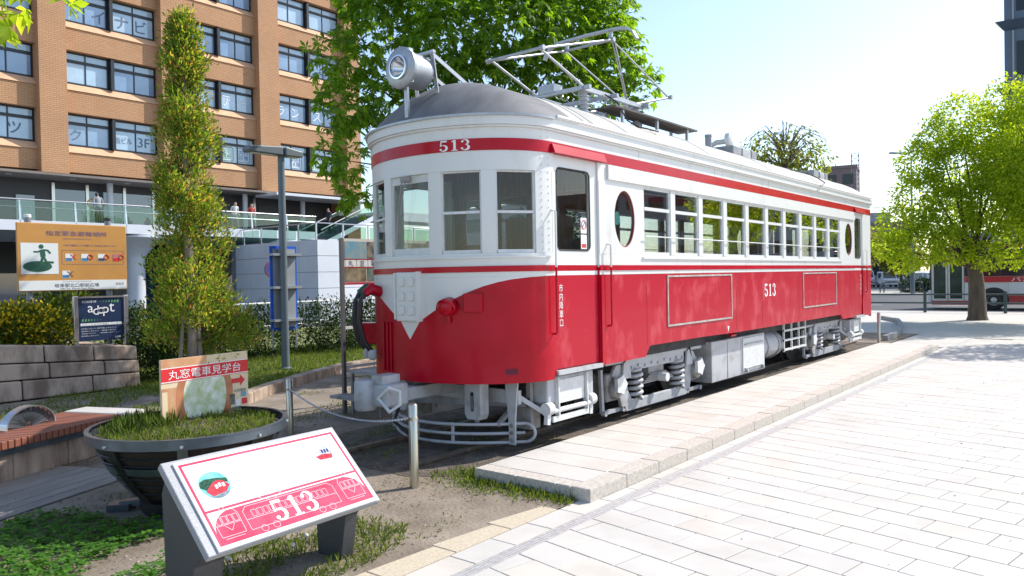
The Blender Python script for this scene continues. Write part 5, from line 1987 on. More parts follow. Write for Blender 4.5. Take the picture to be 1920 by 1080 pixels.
# ------------------------------------------------------------------ white pipe guard fence along the road
M_WPIPE = mat("white_pipe", (.62, .62, .60), .5, var=.05, vscale=4)
y = 14.4
i = 0
fpos = ["behind the hedge by the blue-edged sign", "left of the picture board frame", "behind the picture board frame", "hidden mostly behind the tram front", "behind the tram"]
while i < 4:
    fe = thing("guard_fence", "white pipe guard fence section " + fpos[i], "fence", (-25, y, 0), 0, "white fence sections")
    L = 2.55
    MB().tube([(0, .0, 0), (0, .0, .98), (0, .12, 1.10), (0, L - .12, 1.10), (0, L, .98), (0, L, 0)], .035, 8).build("frame_tube", M_WPIPE, fe, 60)
    MB().tube([(0, 0, .25), (0, L, .25)], .022, 6).build("bottom_rail", M_WPIPE, fe)
    for k in range(1, 18):
        MB().tube([(0, k * L / 18, .25), (0, k * L / 18, 1.10)], .012, 5).build("bar", M_WPIPE, fe)
    y += 2.68
    i += 1

# ------------------------------------------------------------------ picture board and viewing steps behind the tram's nose
M_FRG = mat("brown_grey_frame", (.14, .13, .13), .5, metal=.3)
pf = thing("picture_board", "frame with old tram pictures and viewing steps behind the tram nose", "notice board", (-8.7, 6.86, 0))
for y in (.03, 1.75):
    MB().box(-.025, .025, y - .025, y + .025, 0, 2.50).build("post", M_FRG, pf)
MB().box(-.012, .012, .056, 1.724, 1.86, 2.50).build("board", mat("board_cream", (.58, .55, .48), .6), pf)
rs = random.Random(4)
M_PIC = [mat("picture_sky", (.10, .30, .42), .5, col2=(.30, .33, .30), vscale=7, detail=6), mat("picture_dark", (.05, .06, .05), .5, col2=(.26, .22, .17), vscale=9, detail=6),
         mat("picture_green", (.06, .13, .11), .5, col2=(.20, .22, .18), vscale=9, detail=6), mat("picture_sepia", (.13, .10, .05), .5, col2=(.34, .28, .18), vscale=8, detail=6)]
for k in range(4):
    MB().box(.013, .016, .075 + .41 * k, .465 + .41 * k, 2.21, 2.46).build("picture", M_PIC[k % 2], pf)
    MB().box(.013, .016, .075 + .41 * k, .465 + .41 * k, 1.885, 2.08).build("picture", M_PIC[3 - k % 2], pf)
for k, ch in enumerate("丸窓電車見学台"):
    MB().box(.013, .015, .085 + .21 * k, .275 + .21 * k, 2.095, 2.195).build("letter_tile", M_SIGNW, pf)
    text("letter", ch, M_SIGNT, pf, (.016, .18 + .21 * k, 2.145), E1, E2, .085)
for z in (2.085, 2.203, 1.868):
    MB().box(.0125, .018, .057, 1.72, z - .006, z + .004).build("red_rule", M_RED, pf)
MB().box(-.02, .02, .056, 1.724, 1.835, 1.858).build("bottom_rail", M_RED, pf)
for z in (1.20, .64):
    MB().box(-.02, .02, .056, 1.724, z, z + .04).build("cross_rail", M_FRAME, pf)
MB().box(.03, .75, .05, 1.2, .58, .62).build("viewing_step", M_GREYD, pf)
for x in (.10, .70):
    for y in (.1, 1.15):
        MB().box(x - .02, x + .02, y - .02, y + .02, 0, .58).build("step_leg", M_GREYD, pf)
MB().box(.03, .75, -.25, .02, .26, .30).build("lower_step", M_GREYD, pf)
# ------------------------------------------------------------------ bollards and chain
M_BOLL = mat("brushed_bollard_steel", (.52, .49, .42), .30, metal=.95, var=.06, vscale=5, stretch=(1, 1, .2))


def bollard(label, x, y, h, r=.042):
    t = thing("bollard", label, "bollard", (x, y, 0), 0, "steel bollards round the tram")
    MB().lathe([(r, 0), (r, h - .012), (r - .008, h)], (0, 0, 0), (0, 0, 1), 24).build("post", M_BOLL, t, 40)
    MB().lathe([(r + .004, -.015), (r + .004, .015)], (0, 0, h - .135), (0, 0, 1), 24).build("collar", M_BOLL, t, 40)
    return t


bollard("steel bollard at the platform corner holding the chain's near end", -5.068, 4.784, .765)
bollard("steel bollard behind the round planter holding the chain's far end", -8.08, 5.55, .70)
bollard("steel bollard standing beyond the tram's rear end", -5.08, 21.47, .80)
ch = MB()
A_, B_ = Vector((-8.04, 5.54, .56)), Vector((-5.105, 4.79, .63))
N_ = 96
Pp = []
for k in range(N_ + 1):
    t = k / N_
    p = A_.lerp(B_, t)
    p.z -= .16 * (1 - (2 * t - 1) ** 2)
    Pp.append(p)
for k in range(N_):
    c = (Pp[k] + Pp[k + 1]) / 2
    d = (Pp[k + 1] - Pp[k]).normalized()
    s_ = d.cross(Vector((0, 0, 1))).normalized()
    u_ = s_.cross(d)
    w_ = s_ if k % 2 else u_
    ch.tube([c + d * .021 * math.cos(a) + w_ * .011 * math.sin(a) for a in np.linspace(0, 2 * PI, 8, endpoint=False)], .0042, 4, True)
tag(ch.build("chain", M_CHROME), "thin steel chain sagging between two bollards before the tram", "chain")

# ------------------------------------------------------------------ information panel
M_GRAN = mat("dark_granite", (.055, .058, .066), .45, var=.25, vscale=120, detail=2)
M_GRANL = mat("grey_granite", (.30, .31, .33), .5, var=.2, vscale=140, detail=2)
ip = thing("information_panel", "sloping information panel about tram 513 on a dark granite stand", "sign", (-4.11, 2.743, 0), 1.611 - PI / 2)
# panel frame: local y along the panel, x towards the reader
TILT = .747
PW, PH = 1.20, .621
cz_ = .642
ev = Vector((-math.cos(TILT), 0, math.sin(TILT)))      # up the slope
eu = Vector((0, 1, 0))
en = eu.cross(ev)
if en.z < 0:
    en = -en
cc = Vector((0, 0, cz_))


def pp(u, v, d=0.0):
    return cc + eu * u + ev * v + en * d


def slab(name, u0, u1, v0, v1, d0, d1, m, parent=ip):
    p = [pp(u0, v0, d0), pp(u1, v0, d0), pp(u1, v1, d0), pp(u0, v1, d0), pp(u0, v0, d1), pp(u1, v0, d1), pp(u1, v1, d1), pp(u0, v1, d1)]
    return MB().hexa(p).build(name, m, parent)


M_PRINTW = mat("panel_print_white", (.78, .78, .78), .85, spec=.15)
M_PRINTR = mat("panel_print_red", (.46, .05, .10), .85, spec=.15, col2=(.54, .10, .16), vscale=4)
M_PRINTP = mat("panel_line_white", (.72, .62, .64), .85, spec=.15)
bevel(slab("stone_bed", -PW / 2 - .03, PW / 2 + .03, -PH / 2 - .005, PH / 2 + .03, -.06, -.012, M_GRANL), .006)
slab("plate", -PW / 2 + .03, PW / 2, -PH / 2, PH / 2, -.0115, .002, M_PRINTW)
b_ = .016
f_ = MB()
L0, R0, B0, T0 = -PW / 2 + .05, PW / 2 - .02, -PH / 2 + .025, PH / 2 - .02


def flat(name, u0, u1, v0, v1, d, m):
    return MB().hexa([pp(u0, v0, .0022), pp(u1, v0, .0022), pp(u1, v1, .0022), pp(u0, v1, .0022), pp(u0, v0, d), pp(u1, v0, d), pp(u1, v1, d), pp(u0, v1, d)]).build(name, m, ip)


flat("red_border", L0, R0, T0 - b_, T0, .0035, M_PRINTR)
flat("red_border", L0, L0 + b_, B0, T0 - b_, .0035, M_PRINTR)
flat("red_border", R0 - b_, R0, B0, T0 - b_, .0035, M_PRINTR)
flat("red_border", L0 + b_, R0 - b_, -.065, -.05, .0035, M_PRINTR)
# red field with rounded top corners
rf = []
u0, u1, v0, v1 = L0 + b_ + .002, R0 - b_ - .002, B0, -.075
rr_ = .14
rf = [(u0, v0), (u1, v0)]
for k in range(9):
    a = PI / 2 * k / 8
    rf.append((u1 - rr_ + rr_ * math.cos(a), v1 - rr_ + rr_ * math.sin(a)))
for k in range(9):
    a = PI / 2 + PI / 2 * k / 8
    rf.append((u0 + rr_ + rr_ * math.cos(a), v1 - rr_ + rr_ * math.sin(a)))
k = len(rf)
MB().add([pp(u, v, .0022) for u, v in rf] + [pp(u, v, .0040) for u, v in rf], [tuple(range(k, 2 * k))] + [(i, (i + 1) % k, k + (i + 1) % k, k + i) for i in range(k)]).build("red_field", M_PRINTR, ip)
# thin white line drawing of the tram elevations
ln = MB()


def line(pts, w=.0026, d=.0046):
    for i, (p, q) in enumerate(zip(pts, pts[1:])):
        a, b = pp(*p, d), pp(*q, d)
        dd = (b - a)
        if dd.length < 1e-5:
            continue
        ln.bar(a, b, w, .001, en)


def front_elev(c, base):
    line([(c - .075, base), (c - .08, base + .13), (c - .06, base + .165), (c + .06, base + .165), (c + .08, base + .13), (c + .075, base), (c - .075, base)])
    line([(c - .078, base + .075), (c + .078, base + .075)])
    for k in range(4):
        x = c - .066 + .036 * k
        line([(x, base + .082), (x, base + .13), (x + .028, base + .13), (x + .028, base + .082), (x, base + .082)], .0025)
    line([(c - .03, base + .07), (c, base + .03), (c + .03, base + .07)], .0025)
    line([(c + .014 * math.cos(a), base + .18 + .014 * math.sin(a)) for a in np.linspace(0, 2 * PI, 12)], .0025)
    line([(c - .06, base - .015), (c + .06, base - .015)], .0025)


def side_elev(l, r_, base):
    line([(l, base), (l, base + .13), (l + .03, base + .158), (r_ - .03, base + .158), (r_, base + .13), (r_, base), (l, base)])
    line([(l, base + .07), (r_, base + .07)])
    n_ = 14
    for k in range(n_):
        x = l + .05 + (r_ - l - .1) * k / n_
        line([(x, base + .08), (x, base + .125), (x + .03, base + .125), (x + .03, base + .08), (x, base + .08)], .0022)
    for cx in (l + .12, r_ - .12):
        for s_ in (-.04, .04):
            line([(cx + s_ + .022 * math.cos(a), base - .012 + .022 * math.sin(a)) for a in np.linspace(0, 2 * PI, 12)], .0022)
    line([(l + .2, base + .16), (l + .14, base + .19), (l + .22, base + .215), (l + .30, base + .19), (l + .24, base + .16)], .0022)


front_elev(-.44, B0 + .045)
side_elev(-.33, .33, B0 + .04)
front_elev(.46, B0 + .045)
tag(ln.build("line_drawing", M_PRINTP, ip, fix=False), kind="stuff")
n513 = numeral_513(lambda u, v, d: tuple(pp(u * 1.1 + .0, v - .245, .0055 + d * .3)), .145)
n513.build("panel_number", M_NUM, ip, fix=False)
# two small tram pictures
M_PSKY = mat("print_teal_sky", (.05, .36, .38), .85, spec=.15, col2=(.22, .50, .50), vscale=12)
M_PTREE = mat("print_dark_tree", (.03, .09, .06), .85, spec=.15, var=.5, vscale=60)
M_PRED = mat("print_tram_red", (.50, .05, .07), .85, spec=.15, var=.3, vscale=40)
M_PGREY = mat("print_grey", (.18, .20, .25), .85, spec=.15, var=.4, vscale=40)


def disc_part(name, poly, d, m):
    k = len(poly)
    MB().add([pp(u, v, .0022) for u, v in poly] + [pp(u, v, d) for u, v in poly], [tuple(range(k, 2 * k))] + [(i, (i + 1) % k, k + (i + 1) % k, k + i) for i in range(k)]).build(name, m, ip)


cu_, cv_, cr_ = -.40, .105, .095
disc_part("round_picture", [(cu_ + cr_ * math.cos(a), cv_ + cr_ * 1.0 * math.sin(a)) for a in np.linspace(0, 2 * PI, 28, endpoint=False)], .0032, M_PSKY)
disc_part("picture_trees", [(cu_ - .093, cv_), (cu_ - .06, cv_ - .03), (cu_ + .03, cv_ + .02), (cu_ + .085, cv_ + .0), (cu_ + .09, cv_ + .03), (cu_ + .02, cv_ + .045), (cu_ - .05, cv_ + .05), (cu_ - .085, cv_ + .035)], .0038, M_PTREE)
disc_part("picture_tram", [(cu_ - .07, cv_ - .035), (cu_ - .04, cv_ - .075), (cu_ + .05, cv_ - .06), (cu_ + .085, cv_ - .02), (cu_ + .06, cv_ + .015), (cu_ + .02, cv_ + .03), (cu_ - .02, cv_ + .01)], .0044, M_PRED)
for (a, b) in ((-.005, .0), (.018, .008), (.042, .004)):
    disc_part("picture_window", [(cu_ + a, cv_ + b - .03), (cu_ + a + .016, cv_ + b - .027), (cu_ + a + .016, cv_ + b), (cu_ + a, cv_ + b - .003)], .005, M_PRINTW)
disc_part("picture_track", [(cu_ - .06, cv_ - .073), (cu_, cv_ - .094), (cu_ + .05, cv_ - .08), (cu_ + .07, cv_ - .062), (cu_ + .04, cv_ - .066), (cu_ - .03, cv_ - .079)], .0048, M_PGREY)
cu_, cv_ = .42, .15
disc_part("small_picture", [(cu_ - .09, cv_ - .02), (cu_ - .06, cv_ - .06), (cu_ + .05, cv_ - .065), (cu_ + .075, cv_ - .01), (cu_ + .06, cv_ + .05), (cu_ - .02, cv_ + .02)], .0032, mat("print_pale_grey", (.45, .46, .52), .85, spec=.15, var=.3, vscale=40))
disc_part("picture_tram", [(cu_ - .075, cv_ - .03), (cu_ - .05, cv_ - .058), (cu_ + .045, cv_ - .062), (cu_ + .06, cv_ - .03), (cu_ - .02, cv_ - .018)], .0038, M_PRED)
for a in (-.01, .012, .034):
    disc_part("picture_window", [(cu_ + a, cv_ - .012), (cu_ + a + .014, cv_ - .010), (cu_ + a + .014, cv_ + .018), (cu_ + a, cv_ + .016)], .0042, mat("print_navy", (.03, .04, .16), .85, spec=.15))
# stone legs
for u in (-.47, .55):
    w = .055
    lg = [pp(u - w, -PH / 2 + .06, -.061), pp(u - w, PH / 2 - .02, -.061)]
    x1, z1 = lg[0].x, lg[0].z
    x2, z2 = lg[1].x, lg[1].z
    mb = MB()
    uu0, uu1 = u - w, u + w
    if u < 0:
        uu0, uu1 = u - .13, u + .06
    prof = [(x1 + .01, z1 - .004), (x2, z2 - .004), (x2 - .05, z2 - .12), (x2 - .02, 0), (x1 - .18, 0), (x1 - .12, z1 - .12)]
    k = len(prof)
    mb.add([(x, uu0, z) for x, z in prof] + [(x, uu1, z) for x, z in prof], [tuple(range(k)), tuple(range(2 * k - 1, k - 1, -1))] + [(i, (i + 1) % k, k + (i + 1) % k, k + i) for i in range(k)])
    bevel(mb.build("granite_leg", M_GRAN, ip), .006)

# ------------------------------------------------------------------ round iron planter with its sign board
PX, PY, PR, PZ = -6.20, 3.27, .785, .72
M_IRON = mat("black_iron", (.030, .033, .038), .42, metal=.5, var=.3, vscale=9, bump=.1, bscale=40, bdist=.004)
M_IRONB = mat("blue_grey_steel_rim", (.13, .16, .19), .35, metal=.7, var=.2, vscale=5)
pl = thing("round_planter", "round dark metal basket planter on feet, full of grass", "planter", (PX, PY, 0))


def pr_at(z):
    """bowl radius at height z"""
    return float(np.interp(z, [.16, .26, .40, .55, .72], [.42, .52, .62, .70, .765]))


MB().lathe([(PR - .012, -.045), (PR, -.045), (PR, .03), (PR - .012, .03)], (0, 0, PZ - .03), (0, 0, 1), 64, cap=False).build("rim_band", M_IRONB, pl, 40)
MB().lathe([(PR - .03, .008), (PR + .006, .008), (PR + .006, .016), (PR - .03, .016)], (0, 0, PZ - .01), (0, 0, 1), 64, cap=False).build("rim_lip", M_IRONB, pl, 40)
MB().lathe([(.36, .14)] + [(pr_at(z) - .03, z) for z in np.linspace(.16, .66, 12)], (0, 0, 0), (0, 0, 1), 56).build("liner", mat("dark_brown_liner", (.028, .02, .016), .8, var=.3, vscale=12), pl, 40)
for z in (.245, .315, .385, .50, .565, .63):
    r_ = pr_at(z)
    MB().tube([(r_ * math.cos(a), r_ * math.sin(a), z) for a in np.linspace(0, 2 * PI, 56, endpoint=False)], .006, 5, True).build("hoop", M_IRON, pl)
MB().lathe([(pr_at(.42) - .004, 0), (pr_at(.42) + .006, 0), (pr_at(.47) + .008, .06), (pr_at(.47) - .004, .06)], (0, 0, .42), (0, 0, 1), 56, cap=False).build("middle_band", M_IRONB, pl, 40)
for k in range(8):
    a = 2 * PI * k / 8 + .22
    mb = MB()
    zz = [.14, .26, .40, .55, .69]
    for z0_, z1_ in zip(zz, zz[1:]):
        r0_, r1_ = pr_at(z0_) + .008, pr_at(z1_) + .008
        mb.bar((r0_ * math.cos(a), r0_ * math.sin(a), z0_), (r1_ * math.cos(a), r1_ * math.sin(a), z1_), .075, .012, (math.cos(a), math.sin(a), -.5))
    so = mb.build("strap", M_IRONB if k % 2 else M_IRON, pl)
    MB().lathe([(.016, 0), (.012, .014)], ((PR) * math.cos(a), PR * math.sin(a), PZ - .05), (math.cos(a), math.sin(a), 0), 8).build("bolt", M_STAIN, so)
for k in range(4):
    a = 2 * PI * k / 4 + .75
    c_, s_ = math.cos(a), math.sin(a)
    mb = MB()
    mb.bar((.08 * c_, .08 * s_, .10), (.58 * c_, .58 * s_, .05), .09, .05)
    mb.obox((.58 * c_, .58 * s_, .03), (.09 * c_, .09 * s_, 0), (-.08 * s_, .08 * c_, 0), (0, 0, .03))
    mb.build("foot", M_IRONB, pl)
MB().lathe([(.0, .02), (.38, .02), (.40, .05), (.40, .13), (.36, .14)], (0, 0, 0), (0, 0, 1), 32, cap=False).build("base_drum", M_IRON, pl, 40)
MB().lathe([(PR - .06, .0), (PR * .6, .03), (0.0, .05)], (0, 0, PZ - .055), (0, 0, 1), 40, cap=False).build("soil", M_BED, pl, 40)

bd = thing("direction_board", "printed board with red arrow standing in the round planter", "sign", (-6.508, 3.594, 0), 1.714 - PI / 2)
BW, BH, BZ = .915, .58, .955
M_PRB = mat("board_print_brown", (.46, .20, .09), .4, col2=(.58, .33, .17), vscale=5, coat=.2)
M_PRC = mat("board_print_cream", (.70, .58, .38), .4, col2=(.62, .48, .30), vscale=3, coat=.2)
M_PRG = mat("board_print_view", (.36, .46, .20), .4, col2=(.70, .74, .68), vscale=9, detail=6)


def bb(name, y0, y1, z0, z1, d, m, o=bd):
    return MB().box(.0105, .0105 + d, y0, y1, z0, z1).build(name, m, o)


zb_, zt_ = BZ - BH / 2, BZ + BH / 2
MB().box(-.01, .01, -BW / 2, BW / 2, zb_ - .01, zt_).build("board", M_PRC, bd)
for y in (-.3, .3):
    MB().tube([(-.025, y, .45), (-.025, y, zt_ - .1)], .015, 8).build("stake", M_STAIN, bd)
bb("left_print", -BW / 2 + .002, -.08, zb_, zb_ + .33, .0008, M_PRB)
bb("top_print", -BW / 2 + .002, .0, zt_ - .075, zt_ - .001, .0008, M_PRB)
mb = MB()


def ovalp(cy, cz, ry, rz, d, m, name):
    pts = []
    for k in range(40):
        a = 2 * PI * k / 40
        y, z = ry * math.cos(a), rz * math.sin(a)
        z_ = min(max(cz + z, zb_ + .002), zt_ - .20)
        pts.append((y + cy, z_))
    MB().prism([(p[0], p[1]) for p in pts], (.0105, 0, 0), E1, E2, d).build(name, m, bd)


ovalp(-.02, BZ - .07, .30, .36, .0016, mat("print_round_frame", (.33, .10, .045), .4, col2=(.52, .22, .10), vscale=4), "round_window_frame")
ovalp(-.02, BZ - .07, .225, .31, .0022, M_PRG, "round_window_view")
bb("left_band", -.45, -.40, zb_, zb_ + .30, .0014, M_PRC)
bb("red_header", -BW / 2 + .001, BW / 2 - .001, zt_ - .205, zt_ - .075, .0030, M_SIGNR)
for z in (zt_ - .078, zt_ - .197):
    bb("header_rule", -BW / 2 + .001, BW / 2 - .001, z - .004, z + .003, .0036, M_NUM)
text("header_text", "丸窓電車見学台", M_NUM, bd, (.0142, -.01, zt_ - .138), E1, E2, .082, .76)
MB().prism([(-.075, -.022), (.02, -.022), (.02, -.05), (.075, 0), (.02, .05), (.02, .022), (-.075, .022)], (.0125, .345, BZ + .02), E1, E2, .002).build("red_arrow", M_SIGNR, bd)
text("small_text", "丸窓電車", M_SIGNT, bd, (.0118, .36, BZ - .075), E1, E2, .03, .14)
for (a, b, c, d, m) in ((.24, .30, BZ - .20, BZ - .10, M_PIC[1]), (.31, .36, BZ - .22, BZ - .16, M_SIGNW), (.37, .43, BZ - .14, BZ - .09, M_PIC[0]), (.38, .44, BZ - .21, BZ - .155, M_SIGNR), (.25, .37, BZ - .25, BZ - .225, M_PIC[2])):
    bb("small_picture", a, b, c, d, .0026, m)

# ------------------------------------------------------------------ slatted bench with an arched divider
bdv = Vector((-.385, .923, 0)).normalized()       # along the bench
bwv = Vector((-.923, -.385, 0)).normalized()      # across, away from the camera
bq = math.atan2(bdv.y, bdv.x)
bn = thing("slat_bench", "low bench of red-brown slats with an arched metal divider", "bench", (-8.91, 3.90, 0), bq)
# local: x along (towards the far end), y across to the left = away
M_SLAT = mat("red_brown_slat", (.27, .095, .055), .6, col2=(.20, .07, .042), vscale=7, stretch=(1, .5, 1), bump=.08, bscale=30, bdist=.004)
ns = 44
sm = None
for k in range(ns):
    if sm is None:
        sm = MB().box(-.030, .030, 0, .86, .34, .42).build("slat", M_SLAT, bn)
        bevel(sm, .006)
        sm.location = (-.035, 0, 0)
    else:
        o = sm.copy()
        COL.objects.link(o)
        o.parent = bn
        o.location = (-.035 - k * .071, 0, 0)
MB().box(-3.15, .0, .06, .14, .27, .339).build("bearer", M_IRONB, bn)
MB().box(-3.15, .0, .72, .80, .27, .339).build("bearer", M_IRONB, bn)
bevel(MB().box(.006, .34, -.0, .86, .0, .43).build("end_block", M_STONE3, bn), .02)
for k in range(5):
    bevel(MB().box(-.64 - .64 * k, -.006 - .64 * k, .10, .78, 0, .268).build("plinth_block", M_OLDST, bn), .012)
av = MB()
acx, acy = -.78, .48
arcp = [(acx + .29 * math.cos(a), acy, .425 + .21 * math.sin(a)) for a in np.linspace(0, PI, 21)]
for p, q in zip(arcp, arcp[1:]):
    av.bar(p, q, .10, .014, (0, 0, 1))
ao_ = av.build("divider_arch", M_STAIN, bn)
for k in range(1, 12):
    a = PI * k / 12
    MB().bar((acx + .04 * math.cos(a), acy, .43 + .03 * math.sin(a)), (acx + .275 * math.cos(a), acy, .425 + .197 * math.sin(a)), .05, .010, (0, 1, 0)).build("divider_spoke", M_IRONB, ao_)

# ------------------------------------------------------------------ plank paving in front of the bench
M_GPL = mat("grey_stone_plank", (.30, .27, .245), .85, col2=(.22, .195, .175), vscale=3, detail=8, stretch=(.5, 2, 1), bump=.2, bscale=30, bdist=.005)
pk = MB().box(-3.6, .0, .0, 1.24, -.05, .004).build("plank_path", M_GAP)
pk.location = (-7.72, 3.58, 0)
pk.rotation_euler = (0, 0, bq)
tag(pk, kind="structure")
for k in range(8):
    bevel(MB().box(-3.6, -.004, k * .155 + .004, k * .155 + .151, -.04, .016 + .002 * (k % 3)).build("plank", M_GPL, pk), .004)
# ------------------------------------------------------------------ trees, shrubs, grass
L_CHEST = leaf("chestnut_leaf", [(.06, .125, .016), (.09, .175, .022), (.12, .225, .028), (.19, .30, .035)], .6, .42, (2.5, 2.3, .5))
L_YOUNG = leaf("young_bright_leaf", [(.16, .25, .025), (.21, .32, .03), (.28, .38, .04), (.36, .45, .06)], .64, .5, (2.3, 2.0, .6))
L_CONI = leaf("conifer_spray", [(.07, .14, .025), (.10, .19, .03), (.15, .25, .035), (.25, .31, .05), (.30, .16, .08)], .6, .6, (2.3, 1.9, .8))
L_HEDGE = leaf("dark_hedge_leaf", [(.013, .028, .008), (.02, .042, .010), (.03, .06, .013), (.05, .085, .018)], .25, .5)
L_BUSH = leaf("bright_bush_leaf", [(.06, .10, .012), (.11, .15, .015), (.17, .20, .02)], .35, .5)
L_YELL = leaf("yellow_flower", [(.55, .38, .01), (.65, .48, .015), (.70, .55, .03)], .3, .6, (1.1, 1.1, .6))
L_GRASS = leaf("grass_blade", [(.07, .12, .02), (.11, .17, .022), (.17, .22, .03), (.25, .25, .06)], .4, .55)
L_CLOV = leaf("clover_leaf", [(.06, .17, .025), (.09, .23, .03), (.13, .29, .035)], .5, .5)
L_SPARSE = leaf("sparse_tree_leaf", [(.16, .19, .03), (.24, .26, .04), (.32, .33, .06)], .6, .55)
M_BARK = mat("grey_brown_bark", (.13, .10, .075), .9, col2=(.075, .058, .045), vscale=6, detail=8, stretch=(1, 1, .25), bump=.8, bscale=18, bdist=.03)
M_TWIG = mat("dark_twig", (.07, .055, .045), .9)


def crown(name, parent, lobes, n, size, m, droop=.25, shell=.45, wid=.55, palmate=0, origin=(0, 0, 0)):
    pos, d, idx = sample_lobes(lobes, n, shell)
    pos = pos - np.array(origin)
    out = unit(d + RNG.normal(size=d.shape) * .55)
    out[:, 2] -= droop
    out = unit(out)
    nrm = unit(RNG.normal(size=d.shape) * .55 + np.array([0, 0, 1.0]) + .5 * d)
    if palmate:
        V_, F_ = [], []
        side = unit(np.cross(out, nrm))
        offn = 0
        for k in range(palmate):
            a = (k - (palmate - 1) / 2) * (1.15 if palmate > 5 else .75) * (2 / palmate * 1.9)
            dd = unit(out * math.cos(a) + side * math.sin(a) - np.array([0, 0, .22 + .1 * abs(a)]))
            L = size * (1 - .22 * abs(a)) * RNG.uniform(.75, 1.2, n)
            v, f = leaf_verts(pos, dd, nrm, L, L * .36, .12)
            V_.append(v)
            F_.append(f + offn)
            offn += len(v)
        return mesh_np(name, np.concatenate(V_), np.concatenate(F_), m, parent)
    L = size * RNG.uniform(.6, 1.3, n)
    v, f = leaf_verts(pos, out, nrm, L, L * wid, .18)
    return mesh_np(name, v, f, m, parent)


def shift(lobes, o):
    return lobes


def tree(name, label, base, fork, trunk_r, lobes, n, size, m, group=None, palmate=0, cat="tree", droop=.25, shell=.45, branch=.25, wid=.55):
    t = thing(name, label, cat, base, 0, group)
    b = Vector(base)
    mb = MB()
    fk = Vector(fork) - b
    mb.tube([(0, 0, -.1), (0, 0, .15), fk * .5 + V(.03, .02, 0), fk], [trunk_r * 1.35, trunk_r * 1.05, trunk_r * .9, trunk_r * .75], 14)
    limb_tubes(mb, fk - V(0, 0, .25), [Vector(l[:3]) - b for l in lobes], trunk_r * branch)
    mb.build("trunk", M_BARK, t, 60)
    crown("crown", t, lobes, n, size, m, droop, shell, wid, palmate, base)
    return t


CH = [[-12.04, 9.63, 6.27, 0.60], [-11.52, 9.39, 5.21, 0.62], [-11.24, 8.95, 4.12, 0.50], [-11.03, 9.11, 3.42, 0.34], [-11.8, 10.48, 6.95, 0.87], [-11.26, 10.24, 5.41, 0.72],
      [-10.32, 11.03, 6.65, 1.0], [-9.65, 12.23, 7.11, 1.2], [-10.24, 11.72, 5.71, 0.87], [-9.28, 13.82, 7.31, 1.16], [-8.92, 14.75, 6.74, 0.85],
      [-8.5, 15.07, 6.08, 0.5], [-9.44, 13.02, 5.92, 0.95], [-9.02, 14.0, 5.68, 0.69], [-11.09, 11.04, 5.73, 0.82], [-9.0, 14.7, 7.62, 0.72], [-11.07, 11.09, 8.23, 1.2],
      [-10.12, 12.52, 8.74, 1.35], [-9.27, 13.85, 8.58, 1.16], [-12.01, 10.33, 7.93, 0.76], [-11.45, 12.02, 5.28, 0.69], [-10.32, 13.58, 4.99, 0.83]]
tree("horse_chestnut_tree", "big horse chestnut with broad drooping leaves rising behind the tram", (-10.6, 12.2, 0), (-10.5, 12.3, 4.2), .20, CH, 6800, .205, L_CHEST, palmate=6, droop=.55, shell=.25)

RT = [[-4.7, 31.69, 7.25, .95], [-5.35, 31.2, 6.55, .75], [-4.0, 32.2, 6.7, .85], [-5.85, 30.94, 5.75, .8], [-3.6, 32.6, 5.7, .95], [-4.7, 31.4, 5.5, 1.0], [-5.9, 31.0, 4.5, .9], [-6.6, 30.7, 3.55, .7], [-5.1, 31.3, 3.9, .95], [-3.7, 31.87, 4.1, 1.0], [-6.0, 31.2, 2.75, .8],
      [-7.0, 30.9, 2.75, .5], [-5.0, 31.7, 2.75, .7], [-3.1, 32.6, 2.75, .8], [-6.55, 31.3, 2.2, .42], [-2.9, 32.4, 4.9, 1.0], [-4.4, 33.4, 4.6, 1.1], [-3.2, 33.6, 6.2, 1.0], [-2.0, 32.6, 3.5, 1.0], [-3.9, 31.5, 2.35, .5], [-5.3, 30.6, 3.2, .6], [-2.4, 31.9, 2.3, .5]]
tree("young_leaf_tree", "bright green street tree with thick trunk in front of the bus", (-4.33, 32.55, 0), (-4.40, 32.45, 2.2), .30, RT, 34000, .135, L_YOUNG, "plaza trees", droop=.2, shell=.5)
T2 = [[-3.65, 35.79, 8.47, 0.95], [-3.33, 36.02, 7.2, 1.26], [-3.01, 36.25, 5.51, 1.47], [-3.44, 35.66, 5.87, 1.03], [-2.67, 36.58, 8.23, 1.26], [-2.53, 36.61, 4.02, 1.47], [-1.6, 36.9, 6.5, 1.5], [-1.5, 36.5, 9.0, 1.2], [-2.2, 36.4, 3.2, 1.0], [-.6, 37.0, 7.0, 1.5], [-.8, 36.0, 4.6, 1.4]]
T2 = [[x * .86, y * .86, 1.9 + (z - 1.9) * .86, r * .86] for x, y, z, r in T2]
tree("young_leaf_tree", "second bright green tree at the right edge, reaching higher than the first", (-1.1, 31.2, 0), (-1.2, 31.2, 2.6), .22, T2, 20000, .14, L_YOUNG, "plaza trees", droop=.2, shell=.35)
for tx, ty, lb in ((.35, 24.9, "nearest the camera"), (5.4, 36.0, "beside the road")):
    T3 = [[tx + a * 1.1, ty + b * 1.1, c, d] for a, b, c, d in ((0, 0, 5.2, 1.2), (-.6, .3, 4.2, .9), (.7, -.2, 4.3, 1.0), (.1, -.6, 3.7, .9), (.2, .8, 4.4, 1.0), (-.1, .1, 6.0, .8))]
    tree("plaza_tree", "street tree outside the right edge, " + lb, (tx, ty, 0), (tx, ty, 2.6), .16, T3, 4600, .17, L_YOUNG, "plaza trees", droop=.2)

